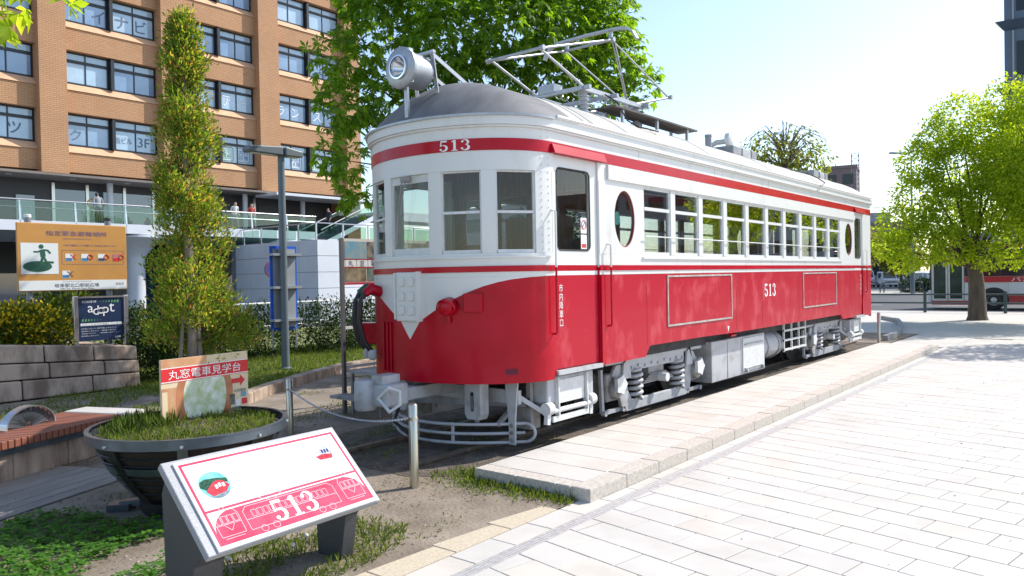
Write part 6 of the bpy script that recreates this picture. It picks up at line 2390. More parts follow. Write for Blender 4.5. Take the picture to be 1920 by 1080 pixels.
SP = [[-8.08, 21.84, 5.5, 0.60], [-8.56, 21.45, 5.22, 0.5], [-7.52, 22.94, 5.6, 0.65], [-7.16, 23.23, 5.2, 0.50], [-7.72, 22.12, 4.99, 0.62], [-8.3, 21.9, 4.6, .6], [-7.3, 22.9, 4.7, .6]]
spt = tree("weeping_tree", "sparse pale-leaved tree with bare arching twigs behind the tram's rear", (-7.75, 22.3, 0), (-7.75, 22.3, 5.2), .16, SP, 2300, .12, L_SPARSE, droop=1.0, shell=.1, branch=.35)
tw = MB()
rs = random.Random(21)
for k in range(46):
    a = rs.uniform(0, 2 * PI)
    r_ = rs.uniform(.5, 1.55)
    z0 = rs.uniform(5.1, 6.0)
    x, y = .15 * math.cos(a), .15 * math.sin(a)
    tw.tube([(x, y, z0 - .3), (r_ * .5 * math.cos(a), r_ * .5 * math.sin(a), z0 + rs.uniform(.05, .3)), (r_ * .85 * math.cos(a + .2), r_ * .85 * math.sin(a + .2), z0 - .05), (r_ * math.cos(a + .3), r_ * math.sin(a + .3), z0 - rs.uniform(.35, .9))], [.022, .011, .006, .003], 5)
tag(tw.build("bare_twigs", mat("pale_twig", (.17, .14, .12), .9), spt), kind="stuff")

# ---------------- columnar conifer in the round planter
cf = thing("columnar_conifer", "tall thin yellow-green conifer with grey trunks rising from the round planter", "tree", (-6.72, 3.57, .68))
mb = MB()
mb.tube([(0, 0, 0), (.01, .01, .75), (-.015, .0, 1.9), (0, .0, 2.8), (0, -.015, 3.55)], [.05, .042, .03, .018, .005], 10)
mb.tube([(.01, .05, 0), (.03, .07, .55), (.025, .04, 1.2), (.0, .01, 1.8)], [.035, .028, .02, .01], 8)
mb.tube([(0, -.07, 0), (-.01, -.10, .5), (.0, -.06, 1.0)], [.025, .02, .01], 8)
mb.build("trunk", mat("grey_conifer_bark", (.21, .165, .14), .9, var=.25, vscale=9, stretch=(1, 1, .3), bump=.5, bscale=30, bdist=.02), cf, 60)
hz = [.15, .35, .62, .95, 1.25, 1.55, 1.85, 2.2, 2.55, 2.9, 3.2, 3.5, 3.70]
hr = [.10, .22, .34, .44, .42, .36, .31, .28, .25, .21, .17, .11, .03]
nc = 980
cz_ = RNG.uniform(.25, 3.66, nc)
ca = RNG.uniform(0, 2 * PI, nc)
hrr = np.interp(cz_, hz, hr) * .80 * RNG.uniform(.30, 1.15, nc) * (1 + .22 * np.sin(cz_ * 7.3 + ca * 2))
keep = (np.sin(cz_ * 8.7 + ca * 1.3) < .55) & ~((cz_ < .75) & (RNG.random(nc) < .45))
cz_, ca, hrr = cz_[keep], ca[keep], hrr[keep]
cl = np.stack([hrr * np.cos(ca), hrr * np.sin(ca), cz_], 1)
xc = np.array([.10, .36, .80]) + RNG.normal(size=(46, 3)) * np.array([.09, .10, .13])
xc2 = np.array([-.08, .16, .66]) + RNG.normal(size=(22, 3)) * np.array([.09, .09, .08])
cl = np.concatenate([cl, xc, xc2])
cl = cl[~((cl[:, 2] < .72) & (cl[:, 0] * .63 - cl[:, 1] * .78 > -.02))]      # clear of the board
per = 54
pos = np.repeat(cl, per, 0) + RNG.normal(size=(len(cl) * per, 3)) * np.array([.036, .036, .052])
rad = pos.copy()
rad[:, 2] = 0
d = unit(unit(rad) * .6 + np.array([0, 0, .75]) + RNG.normal(size=pos.shape) * .45)
nn = unit(RNG.normal(size=pos.shape))
L = RNG.uniform(.022, .058, len(pos))
v, f = leaf_verts(pos, d, nn, L, L * .36, .1)
mesh_np("crown", v, f, L_CONI, cf)
tb = MB()
for p in cl[::3]:
    tb.tube([(0, 0, max(.05, p[2] - .10)), tuple(p)], [.006, .002], 4)
tag(tb.build("twigs", M_TWIG, cf), kind="stuff")

# ---------------- overhanging branch at the top left
ob_ = thing("overhanging_tree", "chestnut branch hanging into the top left corner", "tree", (-7.4, -2.2, 0))
mb = MB()
mb.tube([(0, 0, 0), (.05, .1, 2.5), (.2, .5, 4.2)], [.16, .13, .09], 10)
mb.tube([(.2, .5, 4.2), (.9, 2.0, 4.9), (1.35, 3.2, 4.55), (1.6, 3.9, 4.02)], [.07, .04, .02, .006], 8)
mb.tube([(1.1, 2.5, 4.8), (1.5, 3.6, 4.5), (1.8, 4.15, 4.15)], [.02, .01, .004], 6)
mb.build("trunk", M_BARK, ob_, 60)
crown("crown", ob_, [(-5.66, 1.87, 3.70, .12), (-5.48, 2.03, 3.76, .11), (-5.72, 1.78, 3.62, .10), (-5.56, 1.96, 3.84, .15), (-5.64, 1.88, 3.80, .15), (-5.95, 1.5, 4.1, .35), (-6.2, .9, 4.5, .5)], 170, .15, L_YOUNG, .5, .2, .5, 6, (-7.4, -2.2, 0))


# ---------------- shrubs and hedges
def shrub(name, label, base, lobes, n, size, m, cat="shrub", flowers=None, group=None, wid=.5):
    t = thing(name, label, cat, base, 0, group)
    crown("foliage", t, lobes, n, size, m, -.2, .45, wid, 0, base)
    st_ = MB()
    for l in lobes[:5]:
        st_.tube([(0, 0, -.05), tuple(Vector(l[:3]) - Vector(base))], [.02, .008], 5)
    tag(st_.build("stems", M_TWIG, t), kind="stuff")
    if flowers:
        lb = [(a, b, c, d * 1.04) + ((e[0],) if e else ()) for a, b, c, d, *e in lobes]
        fo = crown("flowers", t, lb, flowers, .075, L_YELL, -.6, .9, .8, 0, base)
        tag(fo, kind="stuff")
    return t


shrub("flowering_shrub", "yellow flowering bush under the orange board's left end", (-15.3, 4.7, .7), [(-15.3, 4.6, 1.15, .42), (-15.2, 4.95, 1.2, .40), (-15.4, 4.25, 1.05, .45), (-15.25, 5.25, 1.15, .40), (-15.3, 5.5, 1.0, .34), (-15.1, 4.8, .95, .4)], 5200, .085, L_BUSH, flowers=1500)
shrub("flowering_shrub", "yellow flowering bush at the photo's left edge", (-15.4, 3.5, .7), [(-15.4, 3.7, 1.1, .45), (-15.3, 3.2, 1.15, .5), (-15.4, 2.7, 1.1, .5)], 3800, .085, L_BUSH, flowers=900)
shrub("dark_shrub", "dark shrub between the adopt board and the conifer", (-15.2, 7.2, .3), [(-15.2, 7.1, .95, .5), (-15.0, 7.5, .7, .5), (-15.5, 7.8, .9, .55), (-14.8, 7.1, .5, .45), (-14.7, 7.8, .45, .5)], 6000, .08, L_HEDGE)
shrub("leafy_shrub", "thin green shrub behind the adopt board's top", (-16.2, 5.9, .7), [(-16.2, 5.6, 1.45, .35), (-16.2, 6.2, 1.4, .4), (-16.3, 5.9, 1.2, .4)], 1500, .10, L_BUSH)
hd = [("dark clipped hedge left of the lamp post foot", (-17.2, 10.9, 0), [(-17.2, 10.3, .6, .7), (-17.2, 11.1, .6, .75), (-17.6, 9.6, .6, .7), (-16.6, 10.6, .4, .6)]),
      ("dark hedge between the lamp post and the picture board", (-17.0, 12.9, 0), [(-17.0, 12.2, .6, .75), (-17.1, 13.1, .6, .8), (-16.9, 13.9, .65, .75), (-16.3, 12.8, .35, .6)]),
      ("dark hedge behind the picture board", (-17.0, 15.6, 0), [(-17.0, 14.8, .6, .8), (-17.1, 15.7, .65, .8), (-17.0, 16.6, .65, .8)]),
      ("dark hedge behind the adopt board and conifer", (-17.6, 8.6, 0), [(-17.6, 8.2, .6, .8), (-17.4, 9.0, .6, .75), (-18.0, 7.6, .7, .8)])]
for lb, b, l in hd:
    shrub("hedge", lb, b, l, 6500, .085, L_HEDGE, "hedge", None, "dark hedges by the lawn")


# ---------------- grass, weeds, clover
def blades(name, pts, hmin, hmax, m, lean=.35, w=.012, parent=None):
    n = len(pts)
    d = unit(RNG.normal(size=(n, 3)) * lean + np.array([0, 0, 1.0]))
    nn = unit(RNG.normal(size=(n, 3)) + .01)
    L = RNG.uniform(hmin, hmax, n)
    v, f = leaf_verts(pts, d, nn, L, np.full(n, w) * RNG.uniform(.6, 1.4, n), .1)
    o = mesh_np(name, v, f, m, parent)
    return tag(o, kind="stuff")


def scatter(poly_fn, x0, x1, y0, y1, n, z=0.0):
    p = np.stack([RNG.uniform(x0, x1, n), RNG.uniform(y0, y1, n), np.full(n, z)], 1)
    k = np.array([poly_fn(a, b) for a, b in p[:, :2]])
    return p[k]


# grass in the planter
n = 3800
a = RNG.uniform(0, 2 * PI, n)
r_ = np.sqrt(RNG.random(n)) * (PR - .09)
pts = np.stack([r_ * np.cos(a), r_ * np.sin(a), np.full(n, PZ - .03)], 1)
g1 = blades("planter_grass", pts, .015, .065, L_GRASS, .5, .012, pl)
n = 520
a = RNG.normal(4.0, .35, n)
r_ = np.sqrt(RNG.random(n)) * (PR - .15) * .8 + .08
pts = np.stack([r_ * np.cos(a), r_ * np.sin(a), np.full(n, PZ - .03)], 1)
blades("tall_planter_weeds", pts, .06, .17, leaf("weed_leaf", [(.05, .085, .015), (.08, .12, .02), (.13, .17, .03)], .4, .55), .4, .014, pl)


def tuft(x, y):
    """weeds along the platform's front kerb"""
    d = abs(y - (5.26 + (x + 4.7) * -.02))
    if x < -4.82:
        d = math.hypot(x + 4.82, y - 5.4) * .8
    w = .24 * (1 - .6 * (x + 5.1) / 1.6)
    return random.random() < math.exp(-(d / max(w, .05)) ** 2) and y < 5.30 + (.3 if x < -4.82 else 0)


weeds = np.concatenate([scatter(tuft, -5.2, -3.62, 4.72, 5.7, 6500)])
blades("corner_weeds", weeds, .015, .085, L_GRASS, .5, .013)
nz = RNG.normal(size=(64, 2)) * 3


def patch(x, y, fq=1.1, th=.15):
    return math.sin(x * 1.9 * fq + 1.3) * math.cos(y * 1.7 * fq + .4) + .6 * math.sin(x * 4.3 * fq + y * 3.1) > th + random.uniform(-.3, .3)


def lawnf(x, y):
    xe = np.interp(y, [5.6, 7.3, 8.7, 10.1, 11.8, 20], [-11.0, -11.5, -12.3, -12.95, -13.3, -13.4])
    return x < xe


blades("lawn_grass", scatter(lawnf, -18.5, -11.2, 6.3, 16, 42000, .01), .04, .11, L_GRASS, .5, .016)
blades("edge_grass", scatter(lambda x, y: patch(x, y, 1.3, .35) and x > np.interp(y, [4, 7.3, 10], [-9.2, -11.1, -12.7]), -13, -8.4, 5.6, 13, 9000), .02, .07, L_GRASS, .6, .012)
blades("bench_grass", scatter(lambda x, y: (x - (-10.6 - (y - 4.0) * .42)) < 0 and patch(x, y, 1.2, -.5), -14.2, -9.6, 1.0, 6.6, 14000), .03, .10, L_GRASS, .5, .013)
blades("dirt_grass", scatter(lambda x, y: patch(x, y, 1.7, .75), -9.5, -4.0, 1.0, 6.0, 16000), .01, .04, L_GRASS, .7, .010)
blades("panel_grass", scatter(lambda x, y: math.hypot((x + 4.45) / .5, (y - 3.15) / .85) < 1 and patch(x, y, 3, -.4), -5.2, -3.9, 2.1, 4.1, 6000), .02, .09, L_GRASS, .6, .010)
blades("track_weeds", scatter(lambda x, y: patch(x, y, 2.0, .7), -7.6, -4.9, 4.9, 8.0, 3500), .02, .07, L_GRASS, .6, .012)


def clov(x, y):
    return math.hypot((x + 5.75) / 1.0, (y - 2.05) / 1.0) < 1 + .25 * math.sin(5 * math.atan2(y - 2, x + 5.7)) and x < -4.85 and patch(x, y, 1.5, -.75)


cpts = scatter(clov, -7.2, -4.8, .8, 3.2, 5600)
n = len(cpts)
cpts[:, 2] = RNG.uniform(.02, .075, n)
V_, F_ = [], []
off = 0
for k in range(3):
    a = RNG.uniform(0, .3, n) + 2 * PI * k / 3
    d = unit(np.stack([np.cos(a), np.sin(a), RNG.uniform(-.1, .25, n)], 1))
    L = RNG.uniform(.022, .042, n)
    nn = unit(RNG.normal(size=(n, 3)) * .25 + np.array([0, 0, 1]))
    v, f = leaf_verts(cpts, d, nn, L, L * 1.0, .05)
    V_.append(v)
    F_.append(f + off)
    off += len(v)
tag(mesh_np("clover_patch", np.concatenate(V_), np.concatenate(F_), L_CLOV), kind="stuff")
# dandelion clocks round the panel
rs = random.Random(8)
M_DAND = mat("white_seed_head", (.6, .6, .58), .8)
spots = [(-4.55, 2.62, "nearest the left leg"), (-4.32, 2.95, "below the red figure 3"), (-4.52, 3.2, "nearest the right leg")]
for i, (x, y, w) in enumerate(spots):
    t = thing("dandelion", "white dandelion seed head under the information panel, " + w, "flower", (x, y, 0), 0, "dandelions under the panel")
    h = rs.uniform(.10, .16)
    MB().tube([(0, 0, 0), (.01, .01, h)], .003, 5).build("stem", MATS["sign_green"], t)
    MB().lathe([(.004, -.015), (.014, -.008), (.016, 0), (.013, .009), (.003, .015)], (.01, .01, h), (0, 0, 1), 10).build("seed_head", M_DAND, t, 60)

# dead leaves and grit on the dirt, a few on the paving
L_DEAD = leaf("dead_leaf", [(.10, .06, .03), (.17, .11, .06), (.25, .18, .10), (.30, .25, .18)], .1, .8)


def litter(name, pts, size):
    n = len(pts)
    a = RNG.uniform(0, 2 * PI, n)
    d = unit(np.stack([np.cos(a), np.sin(a), RNG.uniform(-.05, .2, n)], 1))
    nn = unit(RNG.normal(size=(n, 3)) * .2 + np.array([0, 0, 1.0]))
    L = RNG.uniform(.4, 1.2, n) * size
    v, f = leaf_verts(pts, d, nn, L, L * .55, .12)
    return tag(mesh_np(name, v, f, L_DEAD), kind="stuff")


p = scatter(lambda x, y: random.random() < .35 + .65 * (x < -4.6), -9.5, -3.9, 1.2, 6.3, 2600, .012)
litter("leaf_litter", p, .035)
p = scatter(lambda x, y: True, -3.2, 3.0, 2.0, 16.0, 150, .004)
litter("paving_litter", p, .03)
p = scatter(lambda x, y: lawnf(x, y) or x < -11, -17, -11, 5.5, 13, 900, .05)
litter("lawn_litter", p, .05)
M_GRIT = mat("grit", (.30, .26, .21), .9, island=.5, var=.2, vscale=9)
g = MB()
rs = random.Random(31)
for k in range(1300):
    x, y = rs.uniform(-9.0, -3.9), rs.uniform(1.2, 6.3)
    r_ = rs.uniform(.004, .013)
    z = .002
    q = [(x + r_ * rs.uniform(.6, 1.2) * math.cos(2 * PI * j / 5), y + r_ * rs.uniform(.6, 1.2) * math.sin(2 * PI * j / 5), z) for j in range(5)]
    g.add(q + [(x, y, z + r_ * rs.uniform(.5, 1))], [(j, (j + 1) % 5, 5) for j in range(5)])
tag(g.build("pebbles", M_GRIT, fix=False), kind="stuff")
# ------------------------------------------------------------------ road, fence, bus and street at the right
road = sheet("road", [(-200, 39.2), (200, 39.2), (200, 66), (-200, 66)], -0.10, M_ASPH)
rk = tag(MB().box(-24, 60, 38.6, 38.95, -.14, .012).build("road_kerb", M_KERBG), kind="structure")
M_LINE = mat("road_paint", (.62, .62, .60), .7, var=.1, vscale=6)
for k in range(6):
    tag(MB().box(-20 + 6 * k, -17 + 6 * k, 47.2, 47.35, -.10, -.094).build("lane_line", M_LINE), kind="structure")
far_pave = tag(MB().box(-200, 200, 66, 66.3, -.14, .03).build("far_kerb", M_KERBG), kind="structure")
sheet("car_park", [(-120, 66.3), (120, 66.3), (120, 175), (-120, 175)], -.02, mat("worn_asphalt", (.15, .15, .15), .9, var=.15, vscale=.6))
sheet("far_pavement", [(-120, 66.3), (120, 66.3), (120, 74), (-120, 74)], 0.0, M_PAVE)

M_GPIPE = mat("dark_green_pipe", (.035, .06, .065), .45, metal=.2)
x = -22.0
i = 0
M_FENCEPOS = ["far left", "left", "behind the tram's rear", "just right of the tram's rear", "left of the bright tree", "behind the bright tree's trunk", "right of the tree", "at the right edge"]
for k in range(8):
    fe = thing("pipe_fence", "dark green two-rail pipe fence section beside the road, " + M_FENCEPOS[k], "fence", (x, 37.55 + .02 * k, 0), 0, "green pipe fence")
    L = 3.0
    MB().tube([(0, 0, 0), (0, 0, .92)], .065, 10).build("post", M_GPIPE, fe, 40)
    for z in (.80, .42):
        MB().tube([(0, 0, z), (L, .02, z)], .035, 8).build("rail", M_GPIPE, fe)
    x += L


def lathe_wheel(r, w):
    return [(r * .55, -w / 2), (r * .9, -w / 2), (r, -w * .35), (r, w * .35), (r * .9, w / 2), (r * .55, w / 2)]


# ---------------- city bus
M_BUSW = mat("bus_white", (.66, .67, .68), .3, coat=.5)
M_BUSR = mat("bus_red", (.42, .012, .025), .3, coat=.5)
M_BUSG = mat("bus_dark_glass", (.018, .022, .026), .12, spec=.4)
M_TYRE = mat("tyre_black", (.02, .02, .021), .75)
M_ALU = mat("aluminium_frame", (.5, .51, .52), .35, metal=.5)
bus = thing("city_bus", "white and red city bus with open-framed glass front door, half behind the tree", "bus", (-7.75, 42.6, -.10), math.radians(2.5))
BL, BD, BH_ = 10.4, 2.45, 3.0
# local: x back along the bus, y across (0 = near side, +y far side)
MB().box(.12, BL, .06, BD, .32, BH_ - .05).build("shell", M_BUSW, bus)
bevel(MB().box(.05, BL, .0, BD, BH_ - .05, BH_ + .08).build("roof", M_BUSR, bus), .05)
MB().box(1.55, BL, .0, .058, 1.62, 2.90).build("window_band", M_BUSG, bus)
for xx in (3.0, 4.55, 6.1, 7.65, 9.2):
    MB().box(xx, xx + .05, -.008, -.001, 1.66, 2.86).build("window_divider", M_WFRAME, bus)
MB().box(1.55, BL, -.004, .057, 1.33, 1.60).build("red_stripe", M_BUSR, bus)
MB().box(1.55, 2.15, .0, .057, .45, 1.32).build("side_panel", M_BUSW, bus)
MB().box(3.36, BL, .0, .057, .72, 1.32).build("side_panel", M_BUSW, bus)
MB().box(3.36, BL, -.004, .057, .26, .70).build("red_skirt", M_BUSR, bus)
MB().box(.14, 2.15, -.004, .057, .24, .44).build("front_skirt", M_BUSR, bus)
text("bus_lettering", "バス", M_NUM, bus, (3.85, -.006, 1.465), (1, 0, 0), (0, 0, 1), .20, .78, .003)
dr = MB()
for (a, b) in ((.16, .82), (.86, 1.52)):
    dr.box(a, a + .07, -.02, .05, .44, 2.58).box(b - .07, b, -.02, .05, .44, 2.58).box(a + .07, b - .07, -.02, .05, 2.48, 2.58).box(a + .07, b - .07, -.02, .05, .44, .54)
do_ = dr.build("front_door", M_ALU, bus)
for (a, b) in ((.16, .82), (.86, 1.52)):
    MB().box(a + .07, b - .07, .0, .02, .54, 2.48).build("door_glass", mat("bus_door_glass", (.02, .045, .035), .15, spec=.3, var=.4, vscale=2), do_)
MB().box(.1, 1.55, .0, .05, 2.60, 2.93).build("door_header", M_BUSG, bus)
fw_ = MB().hexa([(0, .05, .95), (.119, .05, .95), (.119, BD - .05, .95), (0, BD - .05, .95), (.08, .05, 2.75), (.119, .05, 2.75), (.119, BD - .05, 2.75), (.08, BD - .05, 2.75)])
fw_.build("windscreen", M_BUSG, bus)
bevel(MB().box(-.05, .118, .02, BD - .02, .28, .94).build("front_panel", M_BUSW, bus), .04)
MB().box(-.056, -.051, .15, .45, .55, .72).build("headlight", M_SIGNW, bus)
MB().box(-.056, -.051, BD - .45, BD - .15, .55, .72).build("headlight", M_SIGNW, bus)
mm_ = MB().tube([(.0, .0, 2.75), (-.35, -.10, 2.72), (-.42, -.12, 2.45)], .025, 6)
mm_.build("mirror_arm", M_BLACK, bus)
bevel(MB().box(-.52, -.36, -.22, -.04, 2.05, 2.48).build("mirror", M_BLACK, bus), .03)
for xw in (2.75, 7.7):
    ar = MB()
    N = 20
    pts = [(xw + .62 * math.cos(PI * k / N), .46 + .62 * math.sin(PI * k / N)) for k in range(N + 1)] + [(xw - .62, .26), (xw + .62, .26)]
    ar.prism([(p[0], p[1]) for p in pts], (0, -.007, 0), (1, 0, 0), (0, 0, 1), -.05)
    ar.build("wheel_arch", M_BLACK, bus)
    w_ = MB().lathe(lathe_wheel(.48, .28), (xw, .10, .48), (0, 1, 0), 28, cap=False).build("wheel", M_TYRE, bus, 40)
    MB().lathe([(.27, 0), (.25, .02), (.16, .05), (.12, -.02), (.05, -.03), (.0, -.03)], (xw, -.02, .48), (0, 1, 0), 20, cap=False).build("rim", M_ALU, w_, 40)

# ---------------- parked cars far across the road
M_CW = mat("car_white", (.66, .67, .69), .3, coat=.6)
M_CS = mat("car_silver", (.42, .44, .46), .3, metal=.4, coat=.6)
M_CG = mat("car_glass", (.025, .035, .045), .06, coat=1.0, spec=1.0)
M_CL = mat("car_headlamp", (.6, .6, .6), .1, coat=1.0)


def car(label, x, y, rz, L, W, H, body, van=True):
    """front faces local -y"""
    c = thing("parked_car", label, "car", (x, y, -.02), rz, "cars across the road")
    hood = .95 if not van else .55
    hz = H * .56
    prof = [(0, .28), (-.0, hz * .80), (.12, hz * .95), (hood, hz), (hood + (.75 if not van else .55), H * .97), (hood + 1.1, H), (L - .45, H), (L - .08, hz * 1.05), (L, hz * .9), (L, .28)]
    N = len(prof)
    vs, fs = [], []
    for (yy, zz) in prof:
        t = .90 if zz > hz * 1.02 else 1.0
        vs.append((-W / 2 * t, yy, zz))
    for (yy, zz) in prof:
        t = .90 if zz > hz * 1.02 else 1.0
        vs.append((W / 2 * t, yy, zz))
    fs = [tuple(range(N)), tuple(range(2 * N - 1, N - 1, -1))] + [(i, N + i, N + (i + 1) % N, (i + 1) % N) for i in range(N)]
    bevel(MB().add(vs, fs).build("body", body, c), .06)
    ya, yb = hood + .05, hood + (.72 if not van else .52)
    MB().hexa([(-W * .44, ya - .04, hz + .06), (W * .44, ya - .04, hz + .06), (W * .44, ya + .05, hz + .06), (-W * .44, ya + .05, hz + .06),
               (-W * .40, yb - .05, H * .94), (W * .40, yb - .05, H * .94), (W * .40, yb + .02, H * .94), (-W * .40, yb + .02, H * .94)]).build("windscreen", M_CG, c)
    for sx in (-1, 1):
        for (a, b) in ((hood + .75, L * .52), (L * .55, L - .55)):
            MB().hexa([(sx * W * .492 - .02, a, hz + .05), (sx * W * .492 + .02, a, hz + .05), (sx * W * .492 + .02, b, hz + .05), (sx * W * .492 - .02, b, hz + .05),
                       (sx * W * .458 - .02, a + .1, H * .92), (sx * W * .458 + .02, a + .1, H * .92), (sx * W * .458 + .02, b - .1, H * .92), (sx * W * .458 - .02, b - .1, H * .92)]).build("side_window", M_CG, c)
        MB().box(sx * W * .36 - .13, sx * W * .36 + .13, -.045, .05, hz * .66, hz * .82).build("headlight", M_CL, c)
        MB().box(sx * (W / 2 + .08) - .07, sx * (W / 2 + .08) + .07, hood + .2, hood + .3, hz + .06, hz + .22).build("mirror", body, c)
        for yy in (.75, L - .75):
            w_ = MB().lathe(lathe_wheel(.30, .2), (sx * (W / 2 - .09), yy, .31), (1, 0, 0), 18, cap=False).build("wheel", M_TYRE, c, 40)
            MB().lathe([(.17, 0), (.15, .02), (.0, .02)], (sx * (W / 2 + .0), yy, .31), (sx, 0, 0), 14, cap=False).build("rim", M_ALU, w_)
    MB().box(-W * .22, W * .22, -.03, .01, .42, .55).build("number_plate", M_SIGNW, c)
    MB().box(-W * .30, W * .30, -.025, .02, .60, .68).build("grille", M_BLACK, c)
    return c


car("white boxy van parked just right of the tram's rear, half hidden", -23.3, 93.5, .35, 4.2, 1.7, 1.95, M_CW)
car("white compact car with dark windscreen, second from the tram", -20.4, 92.0, .5, 3.4, 1.5, 1.75, M_CW)
car("white saloon car between the compact car and the street lamp", -19.6, 101.0, .9, 4.3, 1.7, 1.45, M_CW, False)
car("silver car right of the street lamp", -18.3, 110.0, 1.2, 4.3, 1.7, 1.5, M_CS, False)
car("white van nearest the bus front", -15.4, 101.5, .45, 3.6, 1.55, 2.0, M_CW)
car("white car hidden mostly behind the bus", -12.0, 104, .4, 4.0, 1.7, 1.6, M_CW, False)

# low dark barrier in front of the car park, clipped bush
for k in range(9):
    t = thing("car_park_barrier", "short dark hoop barrier, number %s of the row before the parked cars" % ["one", "two", "three", "four", "five", "six", "seven", "eight", "nine"][k], "barrier", (-24.0 + 1.6 * k, 69.5, 0), 0, "hoop barriers before the cars")
    MB().tube([(0, 0, 0), (0, 0, .78), (.10, 0, .88), (1.2, 0, .88), (1.3, 0, .78), (1.3, 0, 0)], .05, 8).build("hoop", M_GPIPE, t, 60)
    MB().tube([(0, 0, .45), (1.3, 0, .45)], .03, 6).build("cross_bar", M_GPIPE, t)
shrub("clipped_bush", "dark clipped bush on the far pavement left of the bus", (-13.3, 70.5, 0), [(-14.3, 70.5, .45, .75, .6), (-13.3, 70.5, .5, .85, .65), (-12.3, 70.5, .5, .85, .65), (-11.5, 70.5, .45, .7, .6)], 5200, .16, L_HEDGE)

# ---------------- far street lamp, trees and buildings
fl = thing("far_street_lamp", "tall street lamp with single arm above the parked cars", "street lamp", (-13.3, 66.9, 0))
MB().tube([(0, 0, 0), (0, 0, 3.2)], .17, 10).build("lower_pole", M_LAMPG, fl, 40)
MB().tube([(0, 0, 3.2), (0, 0, 10.9), (-.25, -.2, 11.1), (-.6, -.45, 11.15)], [.10, .06, .045, .04], 8).build("pole", M_LAMPG, fl, 40)
bevel(MB().obox((-.95, -.72, 11.16), (-.40, -.30, .02), (.08, -.10, 0), (0, 0, .06)).build("lamp_head", M_LAMPG, fl), .02)


def far_tree(label, x, y, h, r, m, n=2600, size=.45, dens=6):
    rr = random.Random(int(abs(x * 7 + y)))
    lobes = []
    for k in range(dens):
        lobes.append((x + rr.uniform(-.55, .55) * r, y + rr.uniform(-.55, .55) * r, h * rr.uniform(.42, .82), r * rr.uniform(.40, .62)))
    lobes.append((x, y, h - r * .45, r * .45))
    return tree("far_tree", label, (x, y, 0), (x, y, h * .4), .16, lobes, n, size, m, "trees across the road", droop=.2)


L_PALE = leaf("pale_far_leaf", [(.20, .21, .05), (.26, .25, .07), (.30, .24, .10)], .45, .6)
far_tree("pale yellow-green tree just right of the tram's rear", -21.2, 78.0, 6.4, 3.0, L_PALE)
far_tree("pinkish green tree between the tram and the bright tree", -18.6, 88.0, 5.6, 2.6, L_PALE)
far_tree("round green tree behind the parked cars", -16.5, 120.0, 6.0, 3.2, L_BUSH)
far_tree("green tree at the road's far end behind the bus", -9.5, 118.0, 8.0, 4.0, L_BUSH)
far_tree("dark green tree far behind the picture board", -44.0, 62.0, 9.0, 4.0, L_HEDGE)

M_BRN = mat("mauve_brown_wall", (.24, .17, .16), .8, var=.06, vscale=.3)
M_GRYW = mat("grey_far_wall", (.34, .35, .37), .8, var=.06, vscale=.3)
M_DKW = mat("dark_blue_tower", (.07, .10, .14), .35, var=.15, vscale=.2, coat=.4)


def block(name, label, x, y, rz, w, d, h, m, floors, bays, roofm=None, wm=None):
    b = thing(name, label, "building", (x, y, 0), rz)
    MB().box(0, w, 0, d, 0, h).build("wall", m, b)
    MB().box(-.15, w + .15, -.15, d + .15, h, h + .5).build("parapet", roofm or m, b)
    wmesh = None
    for f_ in range(floors):
        for c_ in range(bays):
            bw = w / bays
            x0, z0 = c_ * bw + bw * .18, f_ * (h / floors) + h / floors * .3
            if wmesh is None:
                wmesh = MB().box(0, bw * .64, -.05, .02, 0, h / floors * .45).build("window", wm or M_BUSG, b)
                wmesh.location = (x0, 0, z0)
            else:
                o = wmesh.copy()
                COL.objects.link(o)
                o.parent = b
                o.location = (x0, 0, z0)
    return b


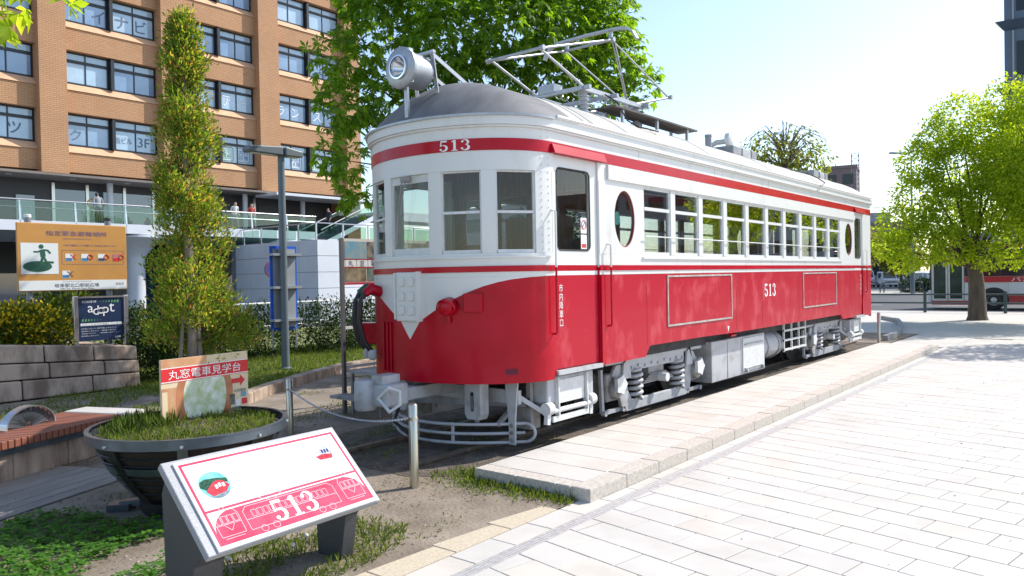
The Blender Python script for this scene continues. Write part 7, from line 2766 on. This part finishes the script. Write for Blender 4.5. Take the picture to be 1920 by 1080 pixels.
br = block("brown_house", "mauve-brown building with grey roof plant beyond the tram's rear", -30.5, 112.0, .25, 8.2, 10, 8.0, M_BRN, 2, 3)
MB().box(1.0, 5.5, 1, 5, 8.5, 9.9).build("roof_plant", M_GRYW, br)
for k in range(4):
    MB().tube([(1.4 + 1.1 * k, 1, 9.9), (1.4 + 1.1 * k, 1, 10.6)], .05, 5).build("roof_rail_post", M_GRYW, br)
MB().tube([(1.4, 1, 10.6), (4.7, 1, 10.6)], .05, 5).build("roof_rail", M_GRYW, br)
bt = block("antenna_building", "brown block with lattice antenna mast above the tram roof's rear", -39.0, 130.0, .2, 5.0, 8, 18.6, M_BRN, 5, 2)
am = MB()
for (sx, sy) in ((0, 0), (1.1, 0), (0, 1.1), (1.1, 1.1)):
    am.tube([(4.3 + sx, 0 + sy, 12), (4.3 + sx, 0 + sy, 21.0)], .06, 5)
for k in range(12):
    z = 12.2 + .75 * k
    am.tube([(4.3, 0, z), (5.4, 0, z + .75)], .035, 4)
    am.tube([(5.4, 0, z), (4.3, 0, z + .75)], .035, 4)
    am.tube([(4.3, 0, z), (5.4, 0, z)], .03, 4)
tag(am.build("lattice_mast", M_GRYW, bt), kind="stuff")
block("grey_block", "pale grey low building behind the parked cars", -22.0, 138.0, .1, 22, 10, 7.0, M_GRYW, 2, 8)
tw_ = thing("dark_tower", "dark blue-grey tower with projecting floor ledges at the top right", "building", (-15.0, 143.0, 0), .1)
MB().box(0, 26, 0, 22, 0, 62).build("wall", M_DKW, tw_)
for z in (9.5, 20.0, 30.2, 40.6, 51.0):
    MB().hexa([(-.1, -.2, z - 1.3), (26, -.2, z - 1.3), (26, 0, z - 1.3), (-.1, 0, z - 1.3), (-1.2, -1.2, z), (26.5, -1.2, z), (26.5, 0, z), (-1.2, 0, z)]).build("floor_ledge", M_DKW, tw_)
    for k in range(6):
        MB().box(1.6 + 4 * k, 5.0 + 4 * k, -.08, .0, z + 1.5, z + 7.2).build("window", M_BUSG, tw_)
    MB().box(1.05, 1.30, -.25, -.01, z + .1, z + 8.9).build("downpipe", M_GRYW, tw_)
block("far_block", "pale office block far behind the deck and stairs", -60.0, 62.0, 0, 12, 12, 9.0, M_GRYW, 3, 4)

block("reflection_block", "long office block across the road, outside the right edge, unseen and added for window reflections", 14.0, 92.0, -.05, 60, 14, 13.0, M_GRYW, 4, 18)  # unseen block, added so the tram windows have something to reflect
